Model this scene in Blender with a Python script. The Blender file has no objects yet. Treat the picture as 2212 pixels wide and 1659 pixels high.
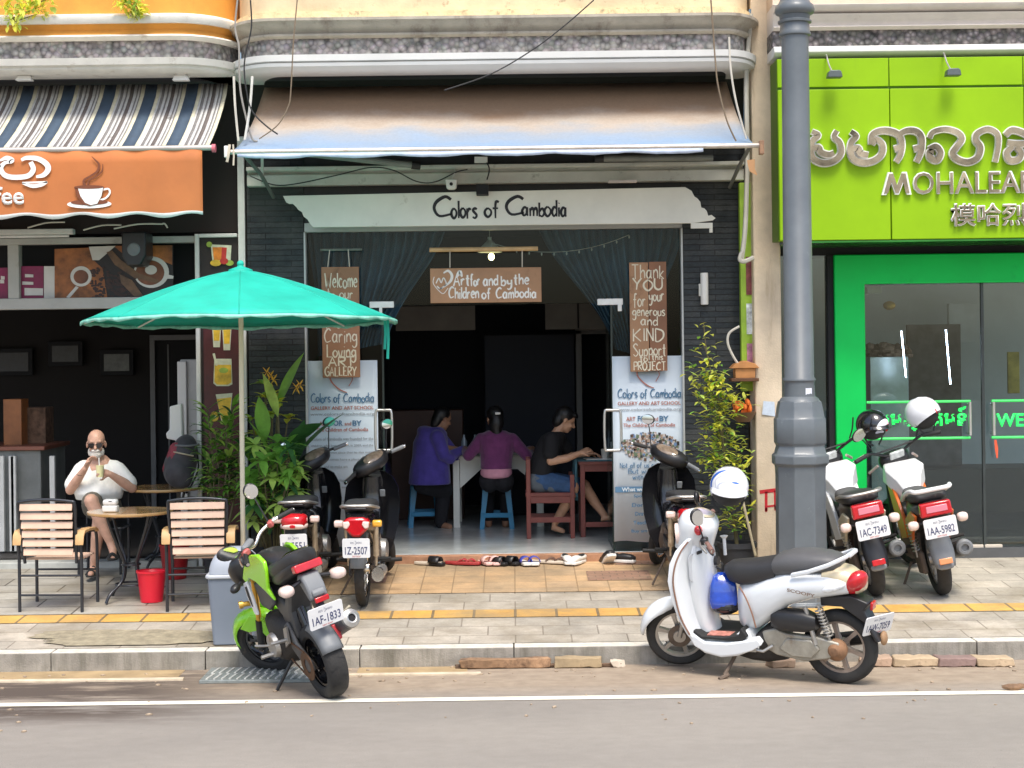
import bpy, bmesh, math, random
from mathutils import Vector as V, Matrix as Mx, Euler
R = math.radians
rnd = random.Random(11)
S = bpy.context.scene
COL = S.collection
# ------------------------------------------------------------------ camera
F, HC, ROLL = 3600.0, 2.30, 0.0125          # focal length in px of a 2212 px wide frame, eye height, roll
cd = bpy.data.cameras.new('camera'); cam = bpy.data.objects.new('camera', cd); COL.objects.link(cam)
cam.location = (0, 0, HC); cam.rotation_euler = (R(90), ROLL, 0)
cd.sensor_width = 36; cd.lens = F / 2212 * 36; cd.shift_y = -69.5 / 2212
cd.clip_end = 400; cd.clip_start = .1
S.camera = cam
# ------------------------------------------------------------------ light
SUN_EL, SUN_AZ = R(62), R(168)               # azimuth from +Y clockwise
w = bpy.data.worlds.new('World'); S.world = w; w.use_nodes = True
nt = w.node_tree; bg = nt.nodes['Background']
sky = nt.nodes.new('ShaderNodeTexSky'); sky.sky_type = 'NISHITA'; sky.sun_disc = False
sky.sun_elevation = SUN_EL; sky.sun_rotation = SUN_AZ; sky.dust_density = 3.0; sky.air_density = 1.0; sky.ozone_density = .6
nt.links.new(sky.outputs[0], bg.inputs[0]); bg.inputs[1].default_value = .15
sl = bpy.data.lights.new('sun', 'SUN'); sun = bpy.data.objects.new('sun', sl); COL.objects.link(sun)
sl.energy = 2.0; sl.angle = R(20); sl.color = (1.0, .95, .86)
d_ = V((math.sin(SUN_AZ) * math.cos(SUN_EL), math.cos(SUN_AZ) * math.cos(SUN_EL), math.sin(SUN_EL)))
sun.rotation_euler = d_.to_track_quat('Z', 'Y').to_euler()
S.view_settings.view_transform = 'Standard'; S.view_settings.look = 'None'
S.view_settings.exposure = .80; S.view_settings.gamma = 1
# ------------------------------------------------------------------ picture <-> place (pixels of a 2212x1659 frame)
def at(px, py, Y):
    u, v = px - 1106, py - 760
    return V(((u - ROLL * v) / F * Y, Y, HC - (ROLL * u + v) / F * Y))
def gr(px, py, a=0.0, b=0.0):                # point on the ground z = a + b*Y
    u, v = px - 1106, py - 760
    Y = (HC - a) / ((ROLL * u + v) / F + b)
    return V(((u - ROLL * v) / F * Y, Y, a + b * Y))
PA, PB = -.6226, .062                        # pavement plane, rising towards the shops
def zp(Y): return PA + PB * Y
def pv(px, py): return gr(px, py, PA, PB)
FY = 15.6                                    # the shop fronts
# ------------------------------------------------------------------ mesh builder
class MB:
    def __init__(s): s.v = []; s.f = []; s.m = []; s.T = Mx()
    def add(s, vs, fs, mi=0):
        o = len(s.v); T = s.T
        s.v += [T @ V(p) for p in vs]
        s.f += [tuple(i + o for i in f) for f in fs]; s.m += [mi] * len(fs); return s
    def box(s, x0, x1, y0, y1, z0, z1, mi=0):
        return s.add([(x0,y0,z0),(x1,y0,z0),(x1,y1,z0),(x0,y1,z0),(x0,y0,z1),(x1,y0,z1),(x1,y1,z1),(x0,y1,z1)],
                     [(0,3,2,1),(4,5,6,7),(0,1,5,4),(1,2,6,5),(2,3,7,6),(3,0,4,7)], mi)
    def cb(s, c, d, rot=(0,0,0), mi=0):      # box by centre, size, euler
        M = Mx.Translation(V(c)) @ Euler(rot).to_matrix().to_4x4()
        h = [x / 2 for x in d]; T = s.T; s.T = T @ M
        s.box(-h[0], h[0], -h[1], h[1], -h[2], h[2], mi); s.T = T; return s
    def loft(s, secs, cap=True, mi=0, closed=True):
        n = len(secs[0]); vs = [p for sec in secs for p in sec]; fs = []
        for i in range(len(secs) - 1):
            for j in range(n if closed else n - 1):
                k = (j + 1) % n
                fs.append((i*n+j, i*n+k, (i+1)*n+k, (i+1)*n+j))
        if cap and closed:
            fs.append(tuple(range(n))[::-1]); fs.append(tuple(range((len(secs)-1)*n, len(secs)*n)))
        return s.add(vs, fs, mi)
    def tube(s, pts, r, n=8, cap=True, mi=0, flat=1.0, sm=0):
        pts = [V(p) for p in pts]
        if sm: pts, r = spline(pts, sm, r)
        rs = r if isinstance(r, (list, tuple)) else [r] * len(pts)
        secs = []; N = None
        for i, p in enumerate(pts):
            t = (pts[min(i+1, len(pts)-1)] - pts[max(i-1, 0)])
            t = t.normalized() if t.length > 1e-9 else V((0,0,1))
            if N is None:
                N = t.orthogonal() if abs(t.z) > .9 else t.cross(V((0,0,1)))
                N.normalize()
            N = (N - t * N.dot(t)).normalized(); B = t.cross(N)
            secs.append([p + N * (math.cos(2*math.pi*k/n) * rs[i]) + B * (math.sin(2*math.pi*k/n) * rs[i] * flat) for k in range(n)])
        return s.loft(secs, cap, mi)
    def lathe(s, prof, n=24, c=(0,0,0), axis='z', mi=0, a0=0, cap=True):
        c = V(c); secs = []
        for r, h in prof:
            ring = []
            for k in range(n):
                a = a0 + 2*math.pi*k/n; x, y = r*math.cos(a), r*math.sin(a)
                ring.append(c + (V((x,y,h)) if axis == 'z' else V((h,x,y)) if axis == 'x' else V((y,h,x))))
            secs.append(ring)
        return s.loft(secs, cap, mi)
    def prism(s, poly, d0, d1, plane='xz', mi=0):
        g = (lambda a, b, d: (a, d, b)) if plane == 'xz' else (lambda a, b, d: (d, a, b)) if plane == 'yz' else (lambda a, b, d: (a, b, d))
        return s.loft([[g(a, b, d0) for a, b in poly], [g(a, b, d1) for a, b in poly]], True, mi)
    def ell(s, c, r, n=14, m=9, rot=(0,0,0), mi=0):
        if isinstance(r, (int, float)): r = (r, r, r)
        M = Mx.Translation(V(c)) @ Euler(rot).to_matrix().to_4x4(); secs = []
        for i in range(m):
            a = -math.pi/2 + math.pi*(i + .02)/(m - 1 + .04)
            secs.append([M @ V((r[0]*math.cos(a)*math.cos(2*math.pi*k/n), r[1]*math.cos(a)*math.sin(2*math.pi*k/n), r[2]*math.sin(a))) for k in range(n)])
        return s.loft(secs, True, mi)
    def body(s, st, n=16, p=2.6, mi=0):
        # sections along x: (x, y_centre, half_width, z_bottom, z_top) as superellipses
        secs = []
        for x, yc, hw, z0, z1 in st:
            ring = []
            for k in range(n):
                a = 2*math.pi*k/n; c, q = math.cos(a), math.sin(a)
                ring.append((x, yc + hw*math.copysign(abs(c)**(2/p), c), (z0+z1)/2 + (z1-z0)/2*math.copysign(abs(q)**(2/p), q)))
            secs.append(ring)
        return s.loft(secs, True, mi)
    def ribbon(s, pts, wid, nrm=(0,-1,0), th=.0, mi=0):  # flat band along pts, facing nrm
        pts = [V(p) for p in pts]; nrm = V(nrm).normalized(); L = []; Rr = []
        for i, p in enumerate(pts):
            t = (pts[min(i+1, len(pts)-1)] - pts[max(i-1, 0)]).normalized(); b = t.cross(nrm).normalized()
            ww = wid[i] if isinstance(wid, (list, tuple)) else wid
            L.append(p + b*ww/2); Rr.append(p - b*ww/2)
        n = len(pts)
        if th:
            secs = [[L[i], Rr[i], Rr[i] - nrm*th, L[i] - nrm*th] for i in range(n)]
            return s.loft(secs, True, mi)
        return s.add(L + Rr, [(i, i+1, n+i+1, n+i) for i in range(n-1)], mi)
    def mesh(s, name, mats, ang=38, fix=True):
        me = bpy.data.meshes.new(name); me.from_pydata(s.v, [], s.f)
        for m in mats if isinstance(mats, (list, tuple)) else [mats]: me.materials.append(m)
        me.polygons.foreach_set('material_index', s.m)
        if fix:
            bm = bmesh.new(); bm.from_mesh(me); bmesh.ops.recalc_face_normals(bm, faces=bm.faces); bm.to_mesh(me); bm.free()
        me.polygons.foreach_set('use_smooth', [True] * len(me.polygons))
        me.set_sharp_from_angle(angle=R(ang)); me.update(); return me
    def build(s, name, mats, parent=None, bevel=0, ang=38, fix=True, seg=2):
        o = bpy.data.objects.new(name, s.mesh(name, mats, ang, fix)); COL.objects.link(o)
        if parent: o.parent = parent
        if bevel:
            b = o.modifiers.new('Bevel', 'BEVEL'); b.width = bevel; b.segments = seg; b.limit_method = 'ANGLE'; b.angle_limit = R(40)
        return o
    def skin(s, name, mats, parent=None, vox=.008, smooth=4, fac=.5):   # fuse overlapping volumes into one continuous surface
        o = bpy.data.objects.new(name, s.mesh(name, mats)); COL.objects.link(o)
        r = o.modifiers.new('r', 'REMESH'); r.mode = 'VOXEL'; r.voxel_size = vox; r.use_smooth_shade = True
        if smooth:
            q = o.modifiers.new('s', 'SMOOTH'); q.iterations = smooth; q.factor = fac
        dg = bpy.context.evaluated_depsgraph_get(); dg.update()
        me = bpy.data.meshes.new_from_object(o.evaluated_get(dg))
        o.modifiers.clear(); o.data = me; me.name = name
        me.polygons.foreach_set('use_smooth', [True] * len(me.polygons)); me.update()
        if parent: o.parent = parent
        return o
def spline(pts, k, r=None):
    pts = [V(p) for p in pts]; out = []; ro = []
    rl = isinstance(r, (list, tuple))
    n = len(pts)
    for i in range(n - 1):
        p0, p1, p2, p3 = pts[max(i-1,0)], pts[i], pts[i+1], pts[min(i+2,n-1)]
        for j in range(k):
            t = j / k; t2 = t*t; t3 = t2*t
            out.append(.5*((2*p1) + (p2-p0)*t + (2*p0-5*p1+4*p2-p3)*t2 + (3*p1-p0-3*p2+p3)*t3))
            if rl: ro.append(r[i] + (r[i+1]-r[i])*t)
    out.append(pts[-1])
    if rl: ro.append(r[-1])
    return out, (ro if rl else r)
def rr(x0, x1, z0, z1, r, n=5):              # rounded rectangle outline
    P = []
    for cx, cz, a0 in ((x1-r, z1-r, 0), (x0+r, z1-r, 90), (x0+r, z0+r, 180), (x1-r, z0+r, 270)):
        for k in range(n + 1):
            a = R(a0 + 90*k/n); P.append((cx + r*math.cos(a), cz + r*math.sin(a)))
    return P
# ------------------------------------------------------------------ things
def tag(o, label, cat, group=None, kind=None):
    if label: o['label'] = label
    if cat: o['category'] = cat
    if group: o['group'] = group
    if kind: o['kind'] = kind
    return o
def thing(name, label, cat, loc=(0,0,0), rot=(0,0,0), group=None):
    o = bpy.data.objects.new(name, None); COL.objects.link(o); o.empty_display_size = .1
    o.location = loc; o.rotation_euler = rot
    return tag(o, label, cat, group)
def struct(o): o['kind'] = 'structure'; return o
def lab(o, s): o['label'] = s; return o
def dup(o, parent=None):
    c = o.copy(); COL.objects.link(c)
    if parent: c.parent = parent
    for ch in list(o.children): dup(ch, c)
    return c
def local(parent, o):                        # keep world geometry when parenting under a moved Empty
    o.matrix_parent_inverse = Mx.Translation(-V(parent.location)); return o
# ------------------------------------------------------------------ materials
def hx(h):
    h = h.lstrip('#'); c = [int(h[i:i+2], 16)/255 for i in (0, 2, 4)]
    return tuple(x/12.92 if x <= .04045 else ((x+.055)/1.055)**2.4 for x in c)
def col(c): return hx(c) if isinstance(c, str) else c
MATS = {}
def M(name, c, rough=.5, metal=0, var=.12, sc=5, bump=0, bsc=60, coat=0, dirt=None, streak=False, emit=0, trans=0, spec=None, sheen=0):
    if name in MATS: return MATS[name]
    c = col(c); m = bpy.data.materials.new(name); m.use_nodes = True; n = m.node_tree.nodes; L = m.node_tree.links
    p = n['Principled BSDF']; tc = n.new('ShaderNodeTexCoord'); src = tc.outputs['Object']
    nz = n.new('ShaderNodeTexNoise'); nz.inputs['Scale'].default_value = sc; nz.inputs['Detail'].default_value = 6; nz.inputs['Roughness'].default_value = .6
    L.new(src, nz.inputs['Vector'])
    mx = n.new('ShaderNodeMix'); mx.data_type = 'RGBA'
    lo = tuple(max(0, x*(1-var)) for x in c); hi = tuple(min(1, x*(1+var)) for x in c)
    mr = n.new('ShaderNodeMapRange'); mr.inputs[1].default_value = .3; mr.inputs[2].default_value = .7
    L.new(nz.outputs[0], mr.inputs[0]); L.new(mr.outputs[0], mx.inputs[0])
    mx.inputs[6].default_value = (*lo, 1); mx.inputs[7].default_value = (*hi, 1); out = mx.outputs[2]
    if dirt:
        dc, amt, ds = dirt
        n2 = n.new('ShaderNodeTexNoise'); n2.inputs['Scale'].default_value = ds; n2.inputs['Detail'].default_value = 8; n2.inputs['Roughness'].default_value = .7
        if streak:
            mp = n.new('ShaderNodeMapping'); mp.inputs['Scale'].default_value = (1, 1, .12); L.new(src, mp.inputs[0]); L.new(mp.outputs[0], n2.inputs['Vector'])
        else: L.new(src, n2.inputs['Vector'])
        r2 = n.new('ShaderNodeMapRange'); r2.inputs[1].default_value = .72 - amt*.4; r2.inputs[2].default_value = .80 - amt*.2
        L.new(n2.outputs[0], r2.inputs[0]); m2 = n.new('ShaderNodeMix'); m2.data_type = 'RGBA'
        ml = n.new('ShaderNodeMath'); ml.operation = 'MULTIPLY'; ml.inputs[1].default_value = .85; L.new(r2.outputs[0], ml.inputs[0])
        L.new(ml.outputs[0], m2.inputs[0]); L.new(out, m2.inputs[6]); m2.inputs[7].default_value = (*col(dc), 1); out = m2.outputs[2]
    L.new(out, p.inputs['Base Color'])
    p.inputs['Roughness'].default_value = rough; p.inputs['Metallic'].default_value = metal
    if spec is not None: p.inputs['Specular IOR Level'].default_value = spec
    if coat: p.inputs['Coat Weight'].default_value = coat; p.inputs['Coat Roughness'].default_value = .06
    if sheen: p.inputs['Sheen Weight'].default_value = sheen
    if trans: p.inputs['Transmission Weight'].default_value = trans
    if emit:
        L.new(out, p.inputs['Emission Color']); p.inputs['Emission Strength'].default_value = emit
    if rough < .9:
        rm = n.new('ShaderNodeMapRange'); rm.inputs[3].default_value = max(.02, rough - .08); rm.inputs[4].default_value = min(1, rough + .12)
        L.new(nz.outputs[0], rm.inputs[0]); L.new(rm.outputs[0], p.inputs['Roughness'])
    if bump:
        nb = n.new('ShaderNodeTexNoise'); nb.inputs['Scale'].default_value = bsc; nb.inputs['Detail'].default_value = 4
        L.new(src, nb.inputs['Vector']); b = n.new('ShaderNodeBump'); b.inputs['Strength'].default_value = bump; b.inputs['Distance'].default_value = .01
        L.new(nb.outputs[0], b.inputs['Height']); L.new(b.outputs[0], p.inputs['Normal'])
    MATS[name] = m; return m
def glass(name='glass', tint=(.82, .9, .88), f=1.0):
    if name in MATS: return MATS[name]
    m = bpy.data.materials.new(name); m.use_nodes = True; n = m.node_tree.nodes; L = m.node_tree.links
    n.remove(n['Principled BSDF']); out = n['Material Output']
    t = n.new('ShaderNodeBsdfTransparent'); t.inputs[0].default_value = (*tint, 1)
    g = n.new('ShaderNodeBsdfGlossy'); g.inputs['Roughness'].default_value = .015
    fr = n.new('ShaderNodeFresnel'); fr.inputs[0].default_value = 1.45
    ml = n.new('ShaderNodeMath'); ml.operation = 'MULTIPLY'; ml.inputs[1].default_value = f
    nz = n.new('ShaderNodeTexNoise'); nz.inputs['Scale'].default_value = 1.5; b = n.new('ShaderNodeBump'); b.inputs['Strength'].default_value = .02
    tc = n.new('ShaderNodeTexCoord'); L.new(tc.outputs['Object'], nz.inputs['Vector']); L.new(nz.outputs[0], b.inputs['Height']); L.new(b.outputs[0], g.inputs['Normal'])
    mx = n.new('ShaderNodeMixShader'); L.new(fr.outputs[0], ml.inputs[0]); L.new(ml.outputs[0], mx.inputs[0]); L.new(t.outputs[0], mx.inputs[1]); L.new(g.outputs[0], mx.inputs[2]); L.new(mx.outputs[0], out.inputs[0])
    MATS[name] = m; return m
# ------------------------------------------------------------------ lettering
def letters(text, h, name, mat, parent=None, th=.002, bold=0, mtx=None, w_to=None, align='CENTER', shear=0):
    c = bpy.data.curves.new(name, 'FONT'); c.body = text; c.size = 1; c.extrude = 0; c.offset = bold; c.align_x = align; c.shear = shear; c.resolution_u = 3
    o = bpy.data.objects.new(name, c); COL.objects.link(o); bpy.context.view_layer.update()
    dg = bpy.context.evaluated_depsgraph_get(); me = bpy.data.meshes.new_from_object(o.evaluated_get(dg)); bpy.data.objects.remove(o); bpy.data.curves.remove(c)
    xs = [v.co.x for v in me.vertices]; ys = [v.co.y for v in me.vertices]
    if not xs: xs = [0, 1]; ys = [0, 1]
    sy = h / max(1e-6, (max(ys) - min(ys))); sx = w_to / (max(xs) - min(xs)) if w_to else sy
    x0 = (max(xs)+min(xs))/2 if align == 'CENTER' else min(xs); y0 = (max(ys)+min(ys))/2
    for v in me.vertices: v.co = ((v.co.x - x0)*sx, 0, (v.co.y - y0)*sy)
    bm = bmesh.new(); bm.from_mesh(me)
    if th:
        r = bmesh.ops.extrude_face_region(bm, geom=bm.faces[:])
        bmesh.ops.translate(bm, verts=[e for e in r['geom'] if isinstance(e, bmesh.types.BMVert)], vec=(0, -th, 0))
    bmesh.ops.recalc_face_normals(bm, faces=bm.faces); bm.to_mesh(me); bm.free()
    me.materials.clear()
    for q in mat if isinstance(mat, (list, tuple)) else [mat]: me.materials.append(q)
    o = bpy.data.objects.new(name, me); COL.objects.link(o)
    if mtx is not None: o.matrix_world = mtx
    if parent: o.parent = parent
    return o
# hand lettering: single strokes on a grid (cap height 1, x height .6), smoothed and drawn as a flat brush line
GL = {
'A':[[(0,0),(.3,1),(.6,0)],[(.1,.38),(.5,.38)]],'B':[[(.05,0),(.05,1),(.45,.9),(.4,.6),(.08,.55)],[(.08,.55),(.55,.45),(.5,.08),(.05,0)]],
'C':[[(.6,.85),(.4,1),(.1,.75),(.02,.4),(.2,.05),(.62,.15)]],'D':[[(.05,0),(.05,1)],[(.05,1),(.55,.8),(.6,.35),(.3,.02),(.05,0)]],
'E':[[(.5,1),(.05,1),(.05,0),(.52,0)],[(.05,.52),(.4,.52)]],'F':[[(.52,1),(.05,1),(.05,0)],[(.05,.52),(.4,.52)]],'G':[[(.6,.85),(.35,1),(.05,.7),(.05,.3),(.3,0),(.6,.15),(.6,.45),(.35,.45)]],
'I':[[(.1,0),(.1,1)]],'J':[[(.1,1),(.55,1)],[(.38,1),(.38,.2),(.2,0),(.02,.15)]],'K':[[(.05,0),(.05,1)],[(.55,1),(.08,.5),(.58,0)]],
'L':[[(.05,1),(.05,0),(.5,0)]],'N':[[(.05,0),(.05,1)],[(.05,1),(.5,0)],[(.5,0),(.5,1)]],'O':[[(.32,1),(.05,.7),(.05,.3),(.32,0),(.6,.3),(.6,.7),(.32,1)]],
'P':[[(.05,0),(.05,1)],[(.05,1),(.5,.95),(.5,.55),(.05,.5)]],'R':[[(.05,0),(.05,1)],[(.05,1),(.5,.95),(.48,.58),(.06,.5)],[(.15,.5),(.55,0)]],
'S':[[(.52,.85),(.3,1),(.05,.8),(.3,.52),(.55,.25),(.3,0),(.02,.15)]],'T':[[(0,1),(.6,1)],[(.3,1),(.3,0)]],'U':[[(.05,1),(.05,.25),(.3,0),(.55,.25),(.55,1)]],
'V':[[(0,1),(.28,0),(.56,1)]],'W':[[(0,1),(.2,0),(.4,.7),(.6,0),(.8,1)]],'Y':[[(0,1),(.3,.5)],[(.6,1),(.3,.5),(.25,0)]],
'a':[[(.42,.5),(.22,.6),(.03,.3),(.18,.02),(.4,.2),(.44,.6)],[(.44,.6),(.42,.15),(.5,0)]],'b':[[(.05,1),(.05,0)],[(.05,.35),(.28,.58),(.45,.3),(.28,.02),(.05,.12)]],
'c':[[(.4,.5),(.2,.6),(.03,.3),(.2,.02),(.42,.1)]],'d':[[(.42,.5),(.2,.58),(.03,.28),(.2,.02),(.42,.2)],[(.44,1),(.44,0)]],
'e':[[(.05,.32),(.4,.36),(.35,.56),(.2,.6),(.03,.3),(.2,.02),(.42,.1)]],'f':[[(.42,.95),(.25,1),(.18,.7),(.18,-.1)],[(.0,.55),(.36,.55)]],
'g':[[(.42,.5),(.2,.58),(.03,.32),(.2,.1),(.42,.25)],[(.43,.6),(.43,-.2),(.2,-.4),(.02,-.25)]],'h':[[(.05,1),(.05,0)],[(.05,.35),(.25,.58),(.4,.45),(.42,0)]],
'i':[[(.08,.58),(.08,0)],[(.08,.82),(.1,.86)]],'j':[[(.2,.58),(.2,-.2),(.05,-.35)],[(.2,.82),(.22,.86)]],'k':[[(.05,1),(.05,0)],[(.38,.6),(.07,.28),(.42,0)]],'l':[[(.08,1),(.08,0)]],
'm':[[(.05,.58),(.05,0)],[(.05,.4),(.22,.6),(.32,.4),(.32,0)],[(.32,.4),(.5,.6),(.6,.4),(.6,0)]],'n':[[(.05,.58),(.05,0)],[(.05,.38),(.25,.6),(.4,.42),(.42,0)]],
'o':[[(.22,.6),(.03,.42),(.03,.18),(.22,0),(.42,.18),(.42,.42),(.22,.6)]],'p':[[(.05,.58),(.05,-.38)],[(.05,.4),(.28,.6),(.45,.3),(.28,.03),(.05,.15)]],
'r':[[(.05,.58),(.05,0)],[(.05,.35),(.2,.56),(.36,.5)]],'s':[[(.36,.52),(.2,.6),(.05,.45),(.35,.18),(.2,0),(.02,.08)]],'t':[[(.18,.95),(.18,.12),(.32,0)],[(.0,.62),(.36,.62)]],
'u':[[(.05,.58),(.05,.15),(.22,0),(.42,.2)],[(.42,.58),(.42,0)]],'v':[[(.0,.6),(.2,0),(.4,.6)]],'w':[[(.0,.6),(.14,0),(.3,.45),(.46,0),(.6,.6)]],'y':[[(.03,.58),(.1,.2),(.38,.25)],[(.42,.6),(.4,-.1),(.2,-.38),(.02,-.28)]],
' ':[]}
SHARP = set('A E I K L N T V W Y k') | set('F')
def hand(text, h, o, brush=.012, spread=None, jit=.03, seed=1, mb=None, Y=0, th=.002, slant=0, gap=.13):
    # o = (x, z) of the left end of the baseline in local coordinates (facing -y)
    rg = random.Random(seed); mb = mb or MB(); x = 0; items = []
    for ch in text:
        g = GL.get(ch, []); wd = max([p[0] for s in g for p in s], default=.28)
        dz, sc = rg.uniform(-jit, jit), 1 + rg.uniform(-jit, jit)
        for s in g:
            q = [V(((x + p[0] + slant*p[1]), 0, p[1]*sc + dz)) for p in s]
            if ch not in SHARP and len(q) > 2: q, _ = spline(q, 4)
            items.append(q)
        x += wd + gap
    x -= gap; sx = (spread / x) if spread else h
    for k, q in enumerate(items):
        pts = [V((o[0] + p.x*sx, Y - .0003*(k % 5), o[1] + p.z*h)) for p in q]
        if (pts[0] - pts[-1]).length < .02*h and len(pts) < 4: pts = [pts[0], pts[0] + V((0, 0, brush))]
        m = len(pts); ws = [brush*(1.1 - .35*abs(2*i/(m-1) - .7)) for i in range(m)]
        mb.ribbon(pts, ws, (0, -1, 0), th)
    return mb
# ================================================================== ground
def surf(name):
    m = bpy.data.materials.new(name); m.use_nodes = True; n = m.node_tree.nodes; L = m.node_tree.links
    tc = n.new('ShaderNodeTexCoord'); return m, n, L, n['Principled BSDF'], tc.outputs['Object']
def nd(n, t, **k):
    x = n.new(t)
    for a, b in k.items(): setattr(x, a, b)
    return x
def noise_(n, L, src, sc, det=6, rg=.6, scale=None):
    z = n.new('ShaderNodeTexNoise'); z.inputs['Scale'].default_value = sc; z.inputs['Detail'].default_value = det; z.inputs['Roughness'].default_value = rg
    if scale:
        mp = n.new('ShaderNodeMapping'); mp.inputs['Scale'].default_value = scale; L.new(src, mp.inputs[0]); src = mp.outputs[0]
    L.new(src, z.inputs['Vector']); return z.outputs[0]
def ramp(n, L, f, stops):
    r = n.new('ShaderNodeValToRGB'); e = r.color_ramp.elements
    while len(e) < len(stops): e.new(.5)
    for q, (p, c) in zip(e, stops): q.position = p; q.color = (*col(c), 1) if not isinstance(c, float) else (c, c, c, 1)
    L.new(f, r.inputs[0]); return r.outputs[0]
def mixc(n, L, f, a, b, mode='MIX'):
    x = n.new('ShaderNodeMix'); x.data_type = 'RGBA'; x.blend_type = mode
    for s, i in ((f, 0), (a, 6), (b, 7)):
        if hasattr(s, 'node'): L.new(s, x.inputs[i])
        elif i == 0: x.inputs[0].default_value = s
        else: x.inputs[i].default_value = (*col(s), 1)
    return x.outputs[2]
def bump_(n, L, p, h, st=.3, dist=.01):
    b = n.new('ShaderNodeBump'); b.inputs['Strength'].default_value = st; b.inputs['Distance'].default_value = dist
    L.new(h, b.inputs['Height']); L.new(b.outputs[0], p.inputs['Normal'])

def road_mat():
    m, n, L, p, o = surf('asphalt')
    big = noise_(n, L, o, .35, 5, .6, (1, 2.2, 1)); fine = noise_(n, L, o, 160, 3, .7); mid = noise_(n, L, o, 9, 6, .65, (.8, 1.2, 1))
    c = ramp(n, L, big, [(.35, (.262, .24, .212)), (.62, (.305, .278, .243))])
    c = mixc(n, L, .45, c, ramp(n, L, fine, [(.3, .1), (.55, .45), (.75, .75)]), 'OVERLAY')
    c = mixc(n, L, .22, c, ramp(n, L, mid, [(.3, .35), (.7, .65)]), 'OVERLAY')
    # dusty strip along the kerb
    sx = n.new('ShaderNodeSeparateXYZ'); L.new(o, sx.inputs[0])
    mr = n.new('ShaderNodeMapRange'); mr.inputs[1].default_value = 10.95; mr.inputs[2].default_value = 11.5; L.new(sx.outputs[1], mr.inputs[0])
    c = mixc(n, L, mr.outputs[0], c, ramp(n, L, mid, [(.3, (.25, .195, .145)), (.7, (.37, .30, .225))]))
    # damp dark patches at the left, near the gutter
    wet = noise_(n, L, o, 1.6, 7, .7, (.5, 2.6, 1))
    mx = n.new('ShaderNodeMapRange'); mx.inputs[1].default_value = -1.6; mx.inputs[2].default_value = -2.6; L.new(sx.outputs[0], mx.inputs[0])
    my = n.new('ShaderNodeMapRange'); my.inputs[1].default_value = 10.3; my.inputs[2].default_value = 10.75; L.new(sx.outputs[1], my.inputs[0])
    mm = nd(n, 'ShaderNodeMath', operation='MULTIPLY'); L.new(mx.outputs[0], mm.inputs[0]); L.new(my.outputs[0], mm.inputs[1])
    wr = ramp(n, L, wet, [(.37, 0.0), (.52, 1.0)]); m3 = nd(n, 'ShaderNodeMath', operation='MULTIPLY'); L.new(mm.outputs[0], m3.inputs[0]); L.new(wr, m3.inputs[1])
    c = mixc(n, L, m3.outputs[0], c, (.085, .065, .052))
    sp = noise_(n, L, o, 26, 2, .5); c = mixc(n, L, ramp(n, L, sp, [(.74, 0.0), (.78, .5)]), c, (.07, .06, .05))
    L.new(c, p.inputs['Base Color']); p.inputs['Roughness'].default_value = .85
    bump_(n, L, p, fine, .5, .004); return m
def tile_mat(name, c1, c2, mort, bw, bh, off=.5, soil=.5, ms=.006, rough=.7):
    m, n, L, p, o = surf(name)
    b = n.new('ShaderNodeTexBrick'); b.offset = off; b.inputs['Scale'].default_value = 1; b.inputs['Brick Width'].default_value = bw; b.inputs['Row Height'].default_value = bh
    b.inputs['Mortar Size'].default_value = ms; b.inputs['Mortar Smooth'].default_value = .2; b.inputs['Bias'].default_value = -.1
    b.inputs['Color1'].default_value = (*col(c1), 1); b.inputs['Color2'].default_value = (*col(c2), 1); b.inputs['Mortar'].default_value = (*col(mort), 1)
    L.new(o, b.inputs['Vector'])
    a = noise_(n, L, o, 2.2, 8, .68); f = noise_(n, L, o, 60, 4, .7); g = noise_(n, L, o, .8, 6, .7)
    c = mixc(n, L, soil, b.outputs[0], ramp(n, L, a, [(.3, .3), (.5, .52), (.7, .75)]), 'OVERLAY')
    c = mixc(n, L, .3, c, ramp(n, L, f, [(.3, .3), (.7, .7)]), 'OVERLAY')
    c = mixc(n, L, ramp(n, L, g, [(.47, 0.0), (.64, .7)]), c, (.22, .18, .12))
    L.new(c, p.inputs['Base Color']); p.inputs['Roughness'].default_value = rough
    iv = nd(n, 'ShaderNodeMath', operation='SUBTRACT'); iv.inputs[0].default_value = 1; L.new(b.outputs[1], iv.inputs[1]); bump_(n, L, p, iv.outputs[0], .5, .006)
    return m
mRoad = road_mat()
mTile = tile_mat('grey_paving_tiles', (.42, .375, .31), (.335, .305, .255), (.22, .19, .155), .42, .3, .5, .8, .006)
mTerr = tile_mat('terrace_tiles', (.44, .42, .37), (.34, .32, .28), (.06, .055, .05), .9, .3, .4, .55, .008, .45)
mYel = tile_mat('yellow_tactile_tiles', (.62, .35, .08), (.52, .31, .10), (.2, .14, .07), .33, 3, 0, .6, .012)
mBrick = tile_mat('sandy_brick_tiles', (.50, .33, .18), (.44, .31, .19), (.30, .20, .11), .27, .27, 0, .55, .006)
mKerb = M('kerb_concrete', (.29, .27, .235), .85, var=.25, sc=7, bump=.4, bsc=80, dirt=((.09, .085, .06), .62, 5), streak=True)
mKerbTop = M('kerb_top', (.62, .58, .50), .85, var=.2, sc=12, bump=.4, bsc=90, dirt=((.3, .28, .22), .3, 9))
mPaint = M('road_paint', (.86, .81, .66), .6, var=.08, sc=8, dirt=((.4, .34, .27), .34, 14))
def sheet(name, x0, x1, y0, y1, z, mat, slope=None, n=1):
    zz = (lambda y: zp(y) + z) if slope else (lambda y: z)
    mb = MB(); mb.add([(x0,y0,zz(y0)),(x1,y0,zz(y0)),(x1,y1,zz(y1)),(x0,y1,zz(y1))], [(0,1,2,3)])
    return struct(mb.build(name, mat))
KY = 12.2
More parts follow.
